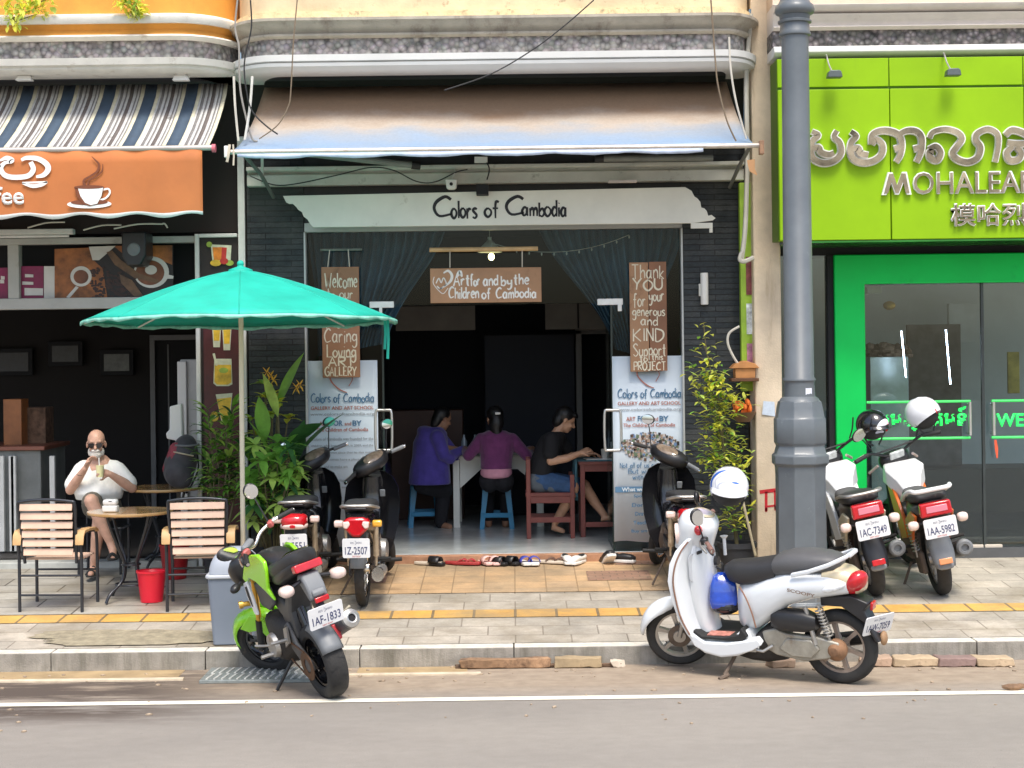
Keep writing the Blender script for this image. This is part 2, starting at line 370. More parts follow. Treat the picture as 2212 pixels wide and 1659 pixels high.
sheet('ground', -90, 90, -40, 90, -.03, M('dry_earth', (.25, .2, .15), .95, sc=1))
sheet('road', -60, 60, -20, KY + .02, 0, mRoad)
sheet('road_marking', -30, 30, 10.99, 11.10, .004, mPaint)
# kerb blocks
mb = MB(); rg = random.Random(3); x = -20.35
while x < 20:
    L_ = 1.13; j = rg.uniform(-.004, .004)
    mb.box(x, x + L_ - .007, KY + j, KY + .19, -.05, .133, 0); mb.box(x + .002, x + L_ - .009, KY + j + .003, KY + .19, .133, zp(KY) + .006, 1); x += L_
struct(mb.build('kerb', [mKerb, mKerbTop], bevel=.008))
mb = MB(); mb.add([(-40, KY+.15, zp(KY+.15)), (40, KY+.15, zp(KY+.15)), (40, FY+.05, zp(FY+.05)), (-40, FY+.05, zp(FY+.05)), (40, 40, zp(FY)), (-40, 40, zp(FY))], [(0,1,2,3), (3,2,4,5)])
struct(mb.build('pavement', mTile))
sheet('terrace_paving', -14, -1.95, 13.5, FY - .1, .004, mTerr, True)
sheet('tactile_strip', -30, 30, 13.2, 13.48, .005, mYel, True)
sheet('brick_paving', -1.98, 1.62, 14.14, FY - .1, .006, mBrick, True)
# red-brown tile patches in the brick paving
mb = MB()
for px0, px1, py0, py1 in ((1270, 1400, 1234, 1256), (1330, 1420, 1212, 1222), (770, 840, 1240, 1262)):
    a, b = pv(px0, py1), pv(px1, py0); mb.add([(a.x,a.y,zp(a.y)+.010),(b.x,a.y,zp(a.y)+.010),(b.x,b.y,zp(b.y)+.010),(a.x,b.y,zp(b.y)+.010)], [(0,1,2,3)])
struct(mb.build('brick_patch', tile_mat('reddish_brick_tiles', (.33, .19, .13), (.28, .17, .12), (.2, .13, .09), .13, .08, .5, .5, .006)))
# spilt cement on the paving, left
mb = MB(); rg = random.Random(5); P = []
cx, cy = pv(390, 1385).x, pv(390, 1385).y
for k in range(40):
    a = 2*math.pi*k/40; r_ = 1 + .22*math.sin(3*a+1) + rg.uniform(-.1, .1)
    P.append((cx - .25 + 1.0*r_*math.cos(a), cy + .12 + .26*r_*math.sin(a)))
P = [(x, max(y, KY + .2)) for x, y in P]
mb.add([(x, y, zp(y) + .009) for x, y in P], [tuple(range(40))]); struct(mb.build('cement_patch', M('spilt_cement', (.30, .26, .18), .9, var=.3, sc=14, bump=.6, bsc=50)))
# gutter channel with its concrete lips, left and centre
mGut = M('gutter_silt', (.36, .26, .14), .7, var=.25, sc=4, dirt=((.2, .14, .08), .4, 3)); mLip = M('gutter_lip', (.55, .46, .34), .85, var=.2, sc=10)
mb = MB(); a = gr(0, 1475).y
mb.box(-20, -2.42, 11.86, KY, -.02, .004, 0); mb.box(-20, -2.36, 11.80, 11.86, -.02, .016, 1)
mb.box(-1.15, -.35, 11.93, KY, -.02, .004, 0); mb.box(-1.2, -.25, 11.88, 11.93, -.02, .016, 1)
struct(mb.build('gutter', [mGut, mLip], bevel=.006))
# cast drain cover under the green motorcycle
g0 = gr(560, 1475); t = thing('drain_cover', 'grey ribbed metal drain cover in the gutter under the green motorcycle', 'drain cover', (g0.x, 11.92, .012))
mb = MB(); mb.box(-.42, .42, -.24, .24, -.012, .012); mb.build('plate', M('worn_steel', (.30, .33, .32), .5, .5, .2, 20, .3), t, bevel=.004)
mb = MB()
for k in range(15):
    for r_ in range(2):
        x = -.38 + k*.054; y = -.21 + r_*.22
        mb.prism([(x, y), (x+.014, y), (x+.034, y+.19), (x+.02, y+.19)], .010, .019, 'xy')
mb.build('rib', M('worn_rib', (.62, .62, .58), .5, .3, .15, 20), t)
# step and shop floor of the gallery
mStep = M('red_brick_step', (.40, .21, .12), .8, var=.25, sc=9, bump=.3)
mb = MB(); mb.box(-2.2, 1.7, FY - .12, FY - .02, .2, .415); mb.box(2.95, 9, FY - .12, FY - .02, .2, .405); struct(mb.build('step', mStep, bevel=.008))
mb = MB(); mb.box(-8, -2.95, FY - .12, FY + .2, .2, .40); struct(mb.build('terrace_step', M('pale_step', (.42, .43, .40), .6, var=.15, sc=8), bevel=.01))
# ================================================================== buildings
mOrange = M('ochre_orange_plaster', (.66, .30, .05), .8, var=.16, sc=3, bump=.12, bsc=70, dirt=((.45, .19, .03), .3, 2), streak=True)
mWhite = M('white_moulding', (.74, .71, .64), .75, var=.1, sc=6, bump=.1, dirt=((.42, .34, .26), .32, 5))
mCream = M('yellowed_cream_plaster', (.68, .55, .35), .85, var=.18, sc=3, bump=.2, bsc=50, dirt=((.20, .14, .08), .33, 8))
mGreyMould = M('weathered_grey_moulding', (.42, .38, .31), .8, var=.2, sc=4, bump=.2, dirt=((.22, .18, .14), .5, 7), streak=True)
mBeige = M('pink_beige_plaster', (.66, .52, .40), .85, var=.12, sc=3, bump=.15)
mGreyWhite = M('clean_white_cornice', (.78, .77, .73), .6, var=.05, sc=3)
def pebble_mat(name, dark, mid, light):
    m, n, L, p, o = surf(name)
    v = n.new('ShaderNodeTexVoronoi'); v.inputs['Scale'].default_value = 21; L.new(o, v.inputs['Vector'])
    nz = noise_(n, L, o, 9, 4, .6); c = ramp(n, L, v.outputs[0], [(.0, light), (.38, mid), (.72, dark)])
    c2 = mixc(n, L, ramp(n, L, nz, [(.35, 0.0), (.65, .75)]), c, mid)
    c3 = mixc(n, L, .35, c2, v.outputs['Color'], 'SOFT_LIGHT'); hs = n.new('ShaderNodeHueSaturation'); hs.inputs['Saturation'].default_value = .25; L.new(c3, hs.inputs['Color'])
    L.new(hs.outputs[0], p.inputs['Base Color']); p.inputs['Roughness'].default_value = .85
    iv = nd(n, 'ShaderNodeMath', operation='SUBTRACT'); iv.inputs[0].default_value = 1; L.new(v.outputs[0], iv.inputs[1]); bump_(n, L, p, iv.outputs[0], .9, .03); return m
mPeb = pebble_mat('pebbledash', (.10, .075, .06), (.33, .26, .21), (.56, .48, .41)); mPeb2 = pebble_mat('dark_pebbledash', (.035, .025, .02), (.18, .12, .09), (.48, .38, .3))
def slate_mat():
    m, n, L, p, o = surf('stacked_slate')
    mp = n.new('ShaderNodeMapping'); mp.inputs['Rotation'].default_value = (R(-90), 0, 0); L.new(o, mp.inputs[0])
    b = n.new('ShaderNodeTexBrick'); b.inputs['Scale'].default_value = 1; b.inputs['Brick Width'].default_value = .38; b.inputs['Row Height'].default_value = .052; b.offset = .37
    b.inputs['Mortar Size'].default_value = .004; b.inputs['Color1'].default_value = (.018, .025, .030, 1); b.inputs['Color2'].default_value = (.060, .064, .064, 1); b.inputs['Mortar'].default_value = (.006, .007, .008, 1); b.inputs['Bias'].default_value = -.3
    L.new(mp.outputs[0], b.inputs['Vector']); f = noise_(n, L, o, 30, 6, .7, (1, 1, 2.5)); g = noise_(n, L, o, 1.7, 3)
    c = mixc(n, L, .7, b.outputs[0], ramp(n, L, f, [(.3, .2), (.7, .8)]), 'OVERLAY'); c = mixc(n, L, ramp(n, L, g, [(.5, 0.0), (.62, .35)]), c, (.10, .10, .09))
    L.new(c, p.inputs['Base Color']); p.inputs['Roughness'].default_value = .6
    ad = nd(n, 'ShaderNodeMath', operation='MULTIPLY_ADD'); L.new(f, ad.inputs[0]); ad.inputs[1].default_value = .6
    iv = nd(n, 'ShaderNodeMath', operation='SUBTRACT'); iv.inputs[0].default_value = 1; L.new(b.outputs[1], iv.inputs[1]); L.new(iv.outputs[0], ad.inputs[2]); bump_(n, L, p, ad.outputs[0], .8, .012); return m
mSlate = slate_mat()
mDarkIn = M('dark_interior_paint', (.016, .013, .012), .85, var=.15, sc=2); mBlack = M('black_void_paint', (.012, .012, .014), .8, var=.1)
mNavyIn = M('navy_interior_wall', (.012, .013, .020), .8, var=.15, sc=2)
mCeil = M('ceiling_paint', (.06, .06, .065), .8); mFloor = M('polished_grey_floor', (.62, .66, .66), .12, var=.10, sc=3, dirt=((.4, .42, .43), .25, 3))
mCafeFloor = M('cafe_floor', (.06, .055, .05), .5)
mGlass = glass('glass', (.86, .93, .92), .4); mGlassD = glass('shopfront_glass', (.80, .88, .87), 1.7)
mAlu = M('aluminium_frame', (.52, .53, .51), .45, .3, .08); mWFrame = M('white_frame_paint', (.70, .70, .66), .5, var=.08, sc=9); mGFrame = M('greyish_white_paint', (.42, .42, .39), .55, var=.1, sc=5, dirt=((.25, .24, .2), .35, 4))

def band(mb, path, prof, mi=0):              # sweep a moulding profile [(out, z)] along a plan path of (x, y, outward normal)
    secs = [[(x + nx*o, y + ny*o, z) for o, z in prof] for x, y, nx, ny in path]
    return mb.loft(secs, True, mi)
def bay(x0, x1, yf, yb, wl, wr, n=9):        # plan: straight front, ends curving back to the party walls
    P = []
    for k in range(n + 1):
        a = math.pi/2*k/n
        if wl: P.append((x0 + wl*(1 - math.cos(a)) - (0), yb - (yb - yf)*math.sin(a), -math.cos(a)*.6, -1 if k else -.6))
    if not wl: P.append((x0, yf, 0, -1))
    Q = []
    for k in range(n + 1):
        a = math.pi/2*k/n
        if wr: Q.append((x1 - wr*(1 - math.cos(a)), yb - (yb - yf)*math.sin(a), math.cos(a)*.6, -1 if k else -.6))
    if not wr: Q.append((x1, yf, 0, -1))
    return P + Q[::-1]
BY, BB = 14.85, 15.5                          # balcony front and back planes
def zz(py, px=1106, Y=BY): return at(px, py, Y).z
def xx(px, Y, py=400): return at(px, py, Y).x
def ring_prof(o, z0, z1, d=.35): return [(-d, z0), (o, z0), (o, z1), (-d, z1)]

# ---------------- left: orange building with the coffee shop
XL, XM = -9.5, xx(519, BB, 80)
tb = thing('cafe_building', 'orange building with white mouldings above the open coffee shop', 'building', (-5, FY, 0))
def bp(name, mb, mat, par, **k):
    o = mb.build(name, mat, None, **k); o.parent = par; o.matrix_parent_inverse = Mx.Translation(-V(par.location)); return o
path = bay(XL, XM, BY, BB, 0, .50)
Z = lambda py: zz(py, 200)
mb = MB(); band(mb, path, ring_prof(0, Z(33), 8.2)); bp('upper_wall', mb, mOrange, tb)
mb = MB(); band(mb, path, [(-.3, Z(55)), (.09, Z(55)), (.11, Z(48)), (.11, Z(40)), (.06, Z(33)), (-.3, Z(33))]); band(mb, path, [(-.3, Z(89)), (.06, Z(89)), (.10, Z(83)), (.08, Z(79)), (-.3, Z(79))])
band(mb, path, [(-.3, Z(158)), (.05, Z(158)), (.08, Z(152)), (.08, Z(147)), (.12, Z(145)), (.14, Z(131)), (.08, Z(129)), (-.3, Z(129))]); bp('cornice', mb, mWhite, tb, ang=50)
mb = MB(); band(mb, path, [(-.3, Z(79)), (.05, Z(79)), (.02, Z(66)), (.06, Z(55)), (-.3, Z(55))]); bp('orange_moulding', mb, mOrange, tb, ang=60)
mb = MB(); band(mb, path, ring_prof(0, Z(129), Z(89))); bp('pebble_frieze', mb, mPeb, tb)
mb = MB(); mb.box(XL, XM - .02, BY + .3, 24, Z(158) + .0, Z(158) + .12); bp('ceiling', mb, mCeil, tb)
# dark upper wall between awning and cornice, party wall, interior shell
zc = zz(500, 200, FY)
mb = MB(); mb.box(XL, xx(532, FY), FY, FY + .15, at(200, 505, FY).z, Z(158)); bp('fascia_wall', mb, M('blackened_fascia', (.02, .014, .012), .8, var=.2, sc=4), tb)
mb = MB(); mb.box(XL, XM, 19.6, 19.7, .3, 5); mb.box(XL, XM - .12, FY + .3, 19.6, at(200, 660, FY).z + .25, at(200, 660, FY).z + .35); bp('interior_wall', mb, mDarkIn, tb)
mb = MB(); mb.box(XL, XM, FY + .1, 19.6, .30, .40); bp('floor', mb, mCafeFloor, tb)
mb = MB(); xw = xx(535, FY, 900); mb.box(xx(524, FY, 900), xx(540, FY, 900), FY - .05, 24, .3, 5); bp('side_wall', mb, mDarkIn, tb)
# doorway with pale frame in the back wall
Yb = 19.55
mb = MB(); a, b = at(325, 735, Yb), at(326, 1165, Yb)
mb.box(a.x, a.x + .06, Yb - .05, Yb + .02, .4, a.z); mb.box(a.x, xx(470, Yb, 735), Yb - .05, Yb + .02, a.z - .001, a.z + .06); mb.box(a.x + .2, a.x + .22, Yb - .02, Yb + .04, .4, a.z - .05)
bp('door_frame', mb, M('dim_door_frame', (.20, .20, .20), .5), tb, bevel=.005)
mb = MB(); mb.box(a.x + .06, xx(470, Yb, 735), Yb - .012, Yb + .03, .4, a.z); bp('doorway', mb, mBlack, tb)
# transom with its frames over the cafe opening
X0, X1 = XL, xx(428, FY, 600)
tz0, tz1 = at(200, 667, FY).z, at(200, 513, FY).z
mb = MB(); mb.box(X0, X1, FY - .05, FY + .08, tz0, at(200, 643, FY).z); mb.box(X0, X1, FY - .05, FY + .08, at(200, 527, FY).z, tz1)
for p in (13, 38): pass
mb.box(xx(20, FY, 600), xx(44, FY, 600), FY - .045, FY + .07, at(200, 643, FY).z, at(200, 527, FY).z)
bp('transom_frame', mb, mGFrame, tb, bevel=.006)
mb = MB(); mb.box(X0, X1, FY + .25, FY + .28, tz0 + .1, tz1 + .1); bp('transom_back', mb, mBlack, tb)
# poster pier with white edges
pz1 = at(480, 506, FY).z
mb = MB(); mb.box(xx(428, FY, 800), xx(437, FY, 800), FY - .1, FY + .1, .3, pz1); mb.box(xx(517, FY, 800) + .02, xx(527, FY, 800) + .04, FY - .1, FY + .1, .3, pz1 + .9)
mb.box(xx(437, FY, 800), xx(519, FY, 800), FY - .1, FY + .1, at(480, 514, FY).z, pz1); bp('pier_trim', mb, mWFrame, tb, bevel=.006)
mb = MB(); mb.box(xx(437, FY, 800), xx(519, FY, 800), FY - .06, FY + .1, .3, at(480, 514, FY).z); bp('pier', mb, M('black_pier', (.03, .02, .018), .6), tb)

# ---------------- middle: gallery building
tg = thing('gallery_building', 'cream stained balcony building with slate clad ground floor and glass shopfront', 'building', (0, FY, 0))
XA, XB = XM + .01, xx(1612, BB, 80)
path = bay(XA, XB, BY, BB, .42, .30)
Z = lambda py: zz(py, 1106)
mb = MB(); band(mb, path, ring_prof(0, Z(22), 8.2)); bp('balcony_wall', mb, mCream, tg)
mb = MB(); band(mb, path, [(-.3, Z(39)), (.05, Z(39)), (.05, Z(22)), (-.3, Z(22))]); bp('balcony_ledge', mb, M('flaking_cream_ledge', (.80, .63, .36), .9, var=.2, sc=9, bump=.5, bsc=40, dirt=((.16, .13, .09), .38, 13)), tg)
mb = MB(); band(mb, path, [(-.3, Z(78)), (.02, Z(78)), (.05, Z(74)), (.05, Z(70)), (.02, Z(68)), (.05, Z(58)), (.10, Z(52)), (.11, Z(47)), (.14, Z(45)), (.14, Z(39)), (-.3, Z(39))]); bp('grey_moulding', mb, mGreyMould, tg, ang=60)
mb = MB(); band(mb, path, ring_prof(-.01, Z(117), Z(78))); bp('pebble_frieze', mb, mPeb, tg)
mb = MB(); band(mb, path, [(-.3, Z(148)), (.02, Z(148)), (.05, Z(142)), (.08, Z(141)), (.09, Z(134)), (.06, Z(132)), (.10, Z(130)), (.11, Z(117)), (-.3, Z(117))]); bp('white_cornice', mb, mGreyWhite, tg, ang=50)
mb = MB(); mb.box(XA, XB, BY + .3, FY + .2, Z(140), Z(138)); bp('soffit', mb, mCeil, tg)
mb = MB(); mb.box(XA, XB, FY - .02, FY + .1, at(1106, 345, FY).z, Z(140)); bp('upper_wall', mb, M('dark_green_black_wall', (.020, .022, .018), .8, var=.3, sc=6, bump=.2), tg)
xl0, xl1, xr0, xr1 = xx(541, FY, 800), xx(662, FY, 800), xx(1476, FY, 800), xx(1613, FY, 800)
zt = at(1106, 495, FY).z
mb = MB()
mb.box(xl0, xl1, FY - .09, FY + .25, .25, 4.3); bp('slate_pillar', mb, mSlate, tg)
mb = MB(); mb.box(xr0, xr1, FY - .09, FY + .25, .25, 4.3); bp('slate_pillar', mb, mSlate, tg)
mb = MB(); mb.box(xl1, xr0, FY - .06, FY + .2, zt + .003, 4.35); bp('lintel_wall', mb, M('dark_lintel_tiles', (.025, .03, .032), .45, var=.3, sc=12), tg)
zb = [at(1106, p, FY - .1).z for p in (358, 366, 398)]
mb = MB(); mb.prism([(FY - .22, zb[2]), (FY - .22, zb[2] + .10), (FY - .17, zb[2] + .115), (FY - .17, zb[1] - .01), (FY - .26, zb[1]), (FY - .26, zb[0]), (FY - .1, zb[0]), (FY - .1, zb[2])], xx(541, FY, 380), xx(1600, FY, 380), 'yz'); bp('white_beam', mb, M('grey_white_beam', (.62, .62, .55), .6, var=.1, sc=5, dirt=((.25, .25, .2), .35, 9)), tg, bevel=.006)
mb = MB(); mb.box(xl1 + .004, xr0, FY - .075, FY + .02, zt - .01, zt + .075); mb.box(xl1, xl1 + .018, FY - .1, FY + .02, .4, zt - .012); mb.box(xr0 - .018, xr0, FY - .1, FY + .02, .4, zt - .012); bp('shopfront_frame', mb, mAlu, tg, bevel=.003)
# glazing: two fixed sides, overpanel
zd = at(1106, 657, FY).z; dl, dr = xx(829, FY, 900), xx(1323, FY, 900); zf = .42
def pane(x0, x1, z0, z1, y=FY, name='glass_pane', par=tg, m=None):
    mb = MB(); mb.box(x0, x1, y - .005, y + .005, z0, z1); return bp(name, mb, m or mGlass, par)
pane(xl1 + .02, dl - .003, zf, zt - .012); pane(dr + .003, xr0 - .02, zf, zt - .012); pane(dl, dr, zd, zt - .012)
# interior shell
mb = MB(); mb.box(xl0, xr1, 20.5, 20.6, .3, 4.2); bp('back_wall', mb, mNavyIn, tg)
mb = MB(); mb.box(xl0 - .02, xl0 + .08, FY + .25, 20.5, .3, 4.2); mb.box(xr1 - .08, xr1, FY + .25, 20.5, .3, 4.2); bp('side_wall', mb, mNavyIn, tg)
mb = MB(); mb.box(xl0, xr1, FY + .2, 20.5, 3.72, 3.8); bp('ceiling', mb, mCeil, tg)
mb = MB(); mb.box(xl0, xr1, FY - .02, 20.5, .3, .42); bp('floor', mb, mFloor, tg)
mb = MB(); Yw = 19.2; q = at(1262, 722, Yw)
mb.box(q.x - .1, q.x - .03, Yw, Yw + .1, .42, q.z + .05); mb.box(q.x - .1, q.x + .9, Yw, Yw + .1, q.z, q.z + .07); bp('inner_door_frame', mb, M('dull_inner_frame', (.16, .15, .14), .5), tg, bevel=.006)
mb = MB(); mb.box(q.x - 1.15, q.x - .12, Yw + .02, Yw + .08, .42, q.z); bp('inner_partition', mb, M('blue_black_panel', (.014, .016, .026), .7), tg)
for a0, b0, a1, b1 in ((855, 660, 1026, 715), (1178, 655, 1247, 712), (1251, 655, 1320, 712)):
    p0, p1 = at(a0, b1, 18.6), at(a1, b0, 18.6); mb = MB(); mb.box(p0.x, p1.x, 18.6, 18.66, p0.z, p1.z)
    bp('bulkhead_panel', mb, M('brown_grey_panel', (.16, .14, .12), .7, var=.15, sc=3), tg, bevel=.004)
# ---------------- right: green shop building
PX0, PX1, PY = xx(1629, 15.2, 700), xx(1688, 15.2, 700), 15.2
ts = thing('green_shop_building', 'building with lime green fascia and bright green shopfront frame at right', 'building', (5, FY, 0))
mLime = M('lime_panel', (.25, .46, .002), .5, var=.10, sc=1.3, spec=.25, dirt=((.21, .38, .01), .3, 2.5), streak=True); mLimeD = M('panel_joint', (.08, .16, .003), .6); mGreen = M('bright_green_frame', (.004, .60, .10), .5, var=.08, sc=2, spec=.25, dirt=((.003, .4, .07), .25, 1.5))
XR0, XR1 = PX1 - .02, 9.5
GY = 14.70
Z = lambda py: at(1950, py, BY).z
mb = MB(); mb.box(PX1 - .1, XR1, BY, BB + .3, Z(8), 8.2); bp('upper_wall', mb, mBeige, ts)
mb = MB()
mb.prism([(BB, Z(63)), (BY - .02, Z(63)), (BY - .05, Z(58)), (BY - .03, Z(55)), (BY - .05, Z(45)), (BY - .09, Z(36)), (BY - .10, Z(32)), (BY - .03, Z(29)), (BY - .12, Z(25)), (BY - .14, Z(14)), (BY - .05, Z(9)), (BB, Z(9))], PX1 - .1, XR1, 'yz'); bp('white_cornice', mb, M('pinkish_white_moulding', (.70, .64, .58), .7, var=.08, sc=5, dirt=((.5, .42, .36), .3, 4)), ts, ang=60)
mb = MB(); mb.box(PX1 - .1, XR1, BY + .02, BB, Z(99), Z(63)); bp('pebble_frieze', mb, mPeb2, ts)
mb = MB(); mb.prism([(BB, Z(120)), (BY + .02, Z(120)), (BY - .03, Z(116)), (BY - .05, Z(112)), (BY - .05, Z(101)), (BY - .03, Z(99)), (BB, Z(99))], PX1 - .1, XR1, 'yz'); bp('white_ledge', mb, mGreyWhite, ts, bevel=.005)
zg = [at(1950, p, GY).z for p in (123, 186, 191, 517)]
jx = [xx(1923, GY, 300), xx(2213, GY, 300)]
mb = MB(); PG = xx(1682, GY, 400)
mb.box(PG, XR1, GY + .04, GY + .4, zg[3] + .01, zg[0]); bp('fascia_back', mb, mLimeD, ts)
xs = [PG] + jx + [jx[1] + 1.2, jx[1] + 2.4]
mb = MB()
for a, b in zip(xs, xs[1:]):
    mb.box(a + .004, b - .004, GY + .02, GY + .1, zg[1] + .004, zg[0] - .003)
bp('upper_panel', mb, mLime, ts, bevel=.004)
mb = MB()
for a, b in zip(xs, xs[1:]):
    mb.box(a + .004, b - .004, GY, GY + .1, zg[3], zg[2])
bp('sign_panel', mb, mLime, ts, bevel=.006)
mb = MB(); mb.box(PX1, XR1, GY + .01, FY + .3, zg[3] - .02, zg[3] - .004); bp('canopy_soffit', mb, M('mirror_green_soffit', (.03, .22, .03), .12, .2, .3, 3), ts)
GF = 15.45
fx0, fx1 = xx(1801, GF, 700), xx(1868, GF, 850); fz1, fz0 = at(2000, 549, GF).z, at(2000, 612, GF).z
mb = MB(); mb.prism([(fx0, .36), (fx0, fz1), (XR1, fz1), (XR1, fz0), (fx1, fz0), (fx1, .36)], GF - .06, GF + .14, 'xz'); bp('green_frame', mb, mGreen, ts, bevel=.01)
mb = MB(); mb.box(PX1, XR1, GF + .0, GF + .1, fz1 + .004, zg[3] - .02); mb.box(fx0 - .055, fx0 - .004, GF - .02, GF + .14, .36, fz1); bp('dark_reveal', mb, mBlack, ts)
# glass: side light by the pier, fixed pane, doors
pane(PX1 + .03, fx0 - .06, .40, fz1, GF + .05, 'side_glass', ts, mGlassD)
gx = [fx1 + .002, xx(2128, GF, 1000), xx(2212, GF, 1000) + .9]
for a, b in zip(gx, gx[1:]): pane(a + .004, b - .004, .44, fz0 - .01, GF + .05, 'glass_door', ts, mGlassD)
mb = MB()
for x in (gx[1],):
    mb.box(x - .012, x + .012, GF + .03, GF + .07, .43, fz0)
bp('door_edge', mb, M('dark_door_edge', (.05, .06, .06), .3, .3), ts)
mb = MB()
for a, b in ((1905, 1936), (1936, 1955), (2102, 2127), (2129, 2168)):
    mb.box(xx(a, GF, 1170), xx(b, GF, 1170) - .004, GF + .02, GF + .09, .415, .455)
bp('patch_fitting', mb, M('pale_patch_fitting', (.62, .55, .46), .4, .1), ts, bevel=.004)
# interior shell: grey walls and ceiling
mGI = M('grey_shop_wall', (.58, .63, .65), .7, var=.1, sc=2)
mb = MB(); mb.box(PX1 - .1, XR1, 21.5, 21.6, .3, 4); bp('back_wall', mb, mGI, ts)
mb = MB(); mb.box(PX1 - .12, PX1 - .02, FY - .05, 21.5, .3, 4.2); bp('side_wall', mb, M('dark_side_wall', (.09, .10, .10), .8), ts)
mb = MB(); mb.box(PX1, XR1, GF + .15, 21.5, 3.45, 3.55); bp('ceiling', mb, mGI, ts)
mb = MB(); mb.box(PX1, XR1, GF + .0, 21.5, .3, .43); bp('floor', mb, M('dark_shop_floor', (.09, .095, .10), .15), ts)
# ---------------- rendered pier between the shops
mPier = M('streaked_beige_render', (.68, .56, .41), .9, var=.16, sc=4, bump=.3, bsc=60, dirt=((.34, .24, .14), .36, 5), streak=True)  # the render's own beige, with streaked dirt
tp = thing('rendered_pier', 'beige rendered pier with red painted marks between the gallery and the green shop', 'pier', (PX0 + .1, PY, 0))
mb = MB(); mb.box(PX0, PX1, PY, FY + .4, .25, 8.2); bp('shaft', mb, mPier, tp, bevel=.012)
mb = MB()
mRed = M('red_spray_paint', (.55, .02, .03), .7, var=.2, sc=20)
def st(pts, wd): mb.ribbon([at(x, y, PY - .003) for x, y in pts], wd * PY / F, (0, -1, 0), .002)
st([(1641, 1063), (1680, 1058)], 8); st([(1655, 1062), (1655, 1104)], 6); st([(1675, 1060), (1676, 1100)], 7); st([(1653, 1101), (1657, 1101)], 9); st([(1673, 1098), (1679, 1098)], 9); st([(1658, 1094), (1674, 1092)], 4)
bp('red_mark', mb, mRed, tp)
mb = MB(); a, b = at(1646, 900, PY - .004), at(1674, 868, PY - .004); mb.add([(a.x, a.y - .01, a.z + .02), (b.x, a.y, a.z), (b.x - .005, a.y, b.z), (a.x + .01, a.y - .03, b.z + .01)], [(0,1,2,3)]); bp('paper_notice', mb, M('bluish_paper', (.62, .70, .80), .7, var=.1, sc=40), tp)
# narrow green wall strip with small pictures in the gap beside the pier
tw = thing('green_menu_board', 'narrow lime edged board with pictures in the gap beside the beige pier', 'sign board', (xx(1612, 15.3), 15.35, 0))
gx0, gx1 = xx(1599, 15.35, 600), PX0 + .06
g = lambda py: at(1610, py, 15.35).z
mb = MB(); mb.box(gx0, gx1, 15.33, 15.42, g(845), g(395)); bp('board', mb, M('lime_edge', (.30, .48, .04), .5, var=.2, sc=6), tw, bevel=.004)
for nm, p0, p1, c in (('dark_red_picture', 637, 555, (.20, .05, .05)), ('white_picture', 722, 656, (.62, .66, .68)), ('pink_picture', 800, 742, (.45, .2, .3))):
    mb = MB(); mb.box(gx0 + .05, gx1, 15.322, 15.33, g(p0), g(p1)); bp('picture', mb, M(nm, c, .4, var=.5, sc=18), tw)
# ---------------- street lamp
LY = 13.6
lp = V((at(1731, 1200, LY).x, LY, zp(LY)))
mPost = M('blue_grey_post_paint', (.115, .132, .145), .42, var=.12, sc=4, bump=.05, bsc=30, coat=.15, dirt=((.30, .33, .33), .16, 9))
tl = thing('street_lamp', 'tall blue grey cast street lamp post with octagonal base beside the beige pier', 'street lamp', lp)
kz = lambda py: at(1727, py, LY).z - lp.z
kr = lambda px: px * LY / F
def okt(mb, prof): mb.lathe([(kr(r) / math.cos(math.pi/8), kz(y)) for r, y in prof], 8, a0=math.pi/8)
mb = MB(); okt(mb, [(58, 1322), (58, 1300), (52, 1296), (51, 1030), (52, 1006), (58, 1000), (58, 983), (53, 978), (49, 962), (53, 955), (53, 905), (50, 900), (47, 880), (44, 866)]); mb.build('base', mPost, tl, bevel=.006)
mb = MB(); mb.lathe([(kr(44), kz(866)), (kr(40), kz(860)), (kr(34), kz(856)), (kr(32.5), kz(828)), (kr(33), kz(824)), (kr(35.5), kz(822)), (kr(35.5), kz(818)), (kr(32), kz(815)), (kr(29), kz(95)), (kr(29), kz(79)), (kr(33.5), kz(77)), (kr(34.5), kz(72)), (kr(32), kz(68)), (kr(31), kz(52)), (kr(36), kz(50)), (kr(36.5), kz(46)), (kr(32), kz(43)), (kr(33), kz(34)), (kr(41), kz(30)), (kr(43), kz(22)), (kr(41), kz(13)), (kr(35), kz(8)), (kr(31), kz(0)), (kr(29), kz(-30)), (kr(22), kz(-500))], 32); mb.build('shaft', mPost, tl, ang=50)
mb = MB(); p = kr(33.2)
mb.add([(x, -math.sqrt(max(0, p*p - x*x)) - .002, z) for z in (kz(852), kz(838)) for x in (.03, .05, .07, .085)], [(0,1,5,4), (1,2,6,5), (2,3,7,6)]); mb.build('sticker', M('white_sticker', (.7, .72, .8), .5), tl)
# ================================================================== awnings, signs, fittings
mSteel = M('bright_steel', (.62, .61, .58), .3, .85, .08); mCable = M('black_cable', (.02, .02, .02), .6); mCableW = M('pale_cable', (.62, .58, .50), .6, var=.1)
mGreyTube = M('grey_tube', (.16, .16, .15), .5)
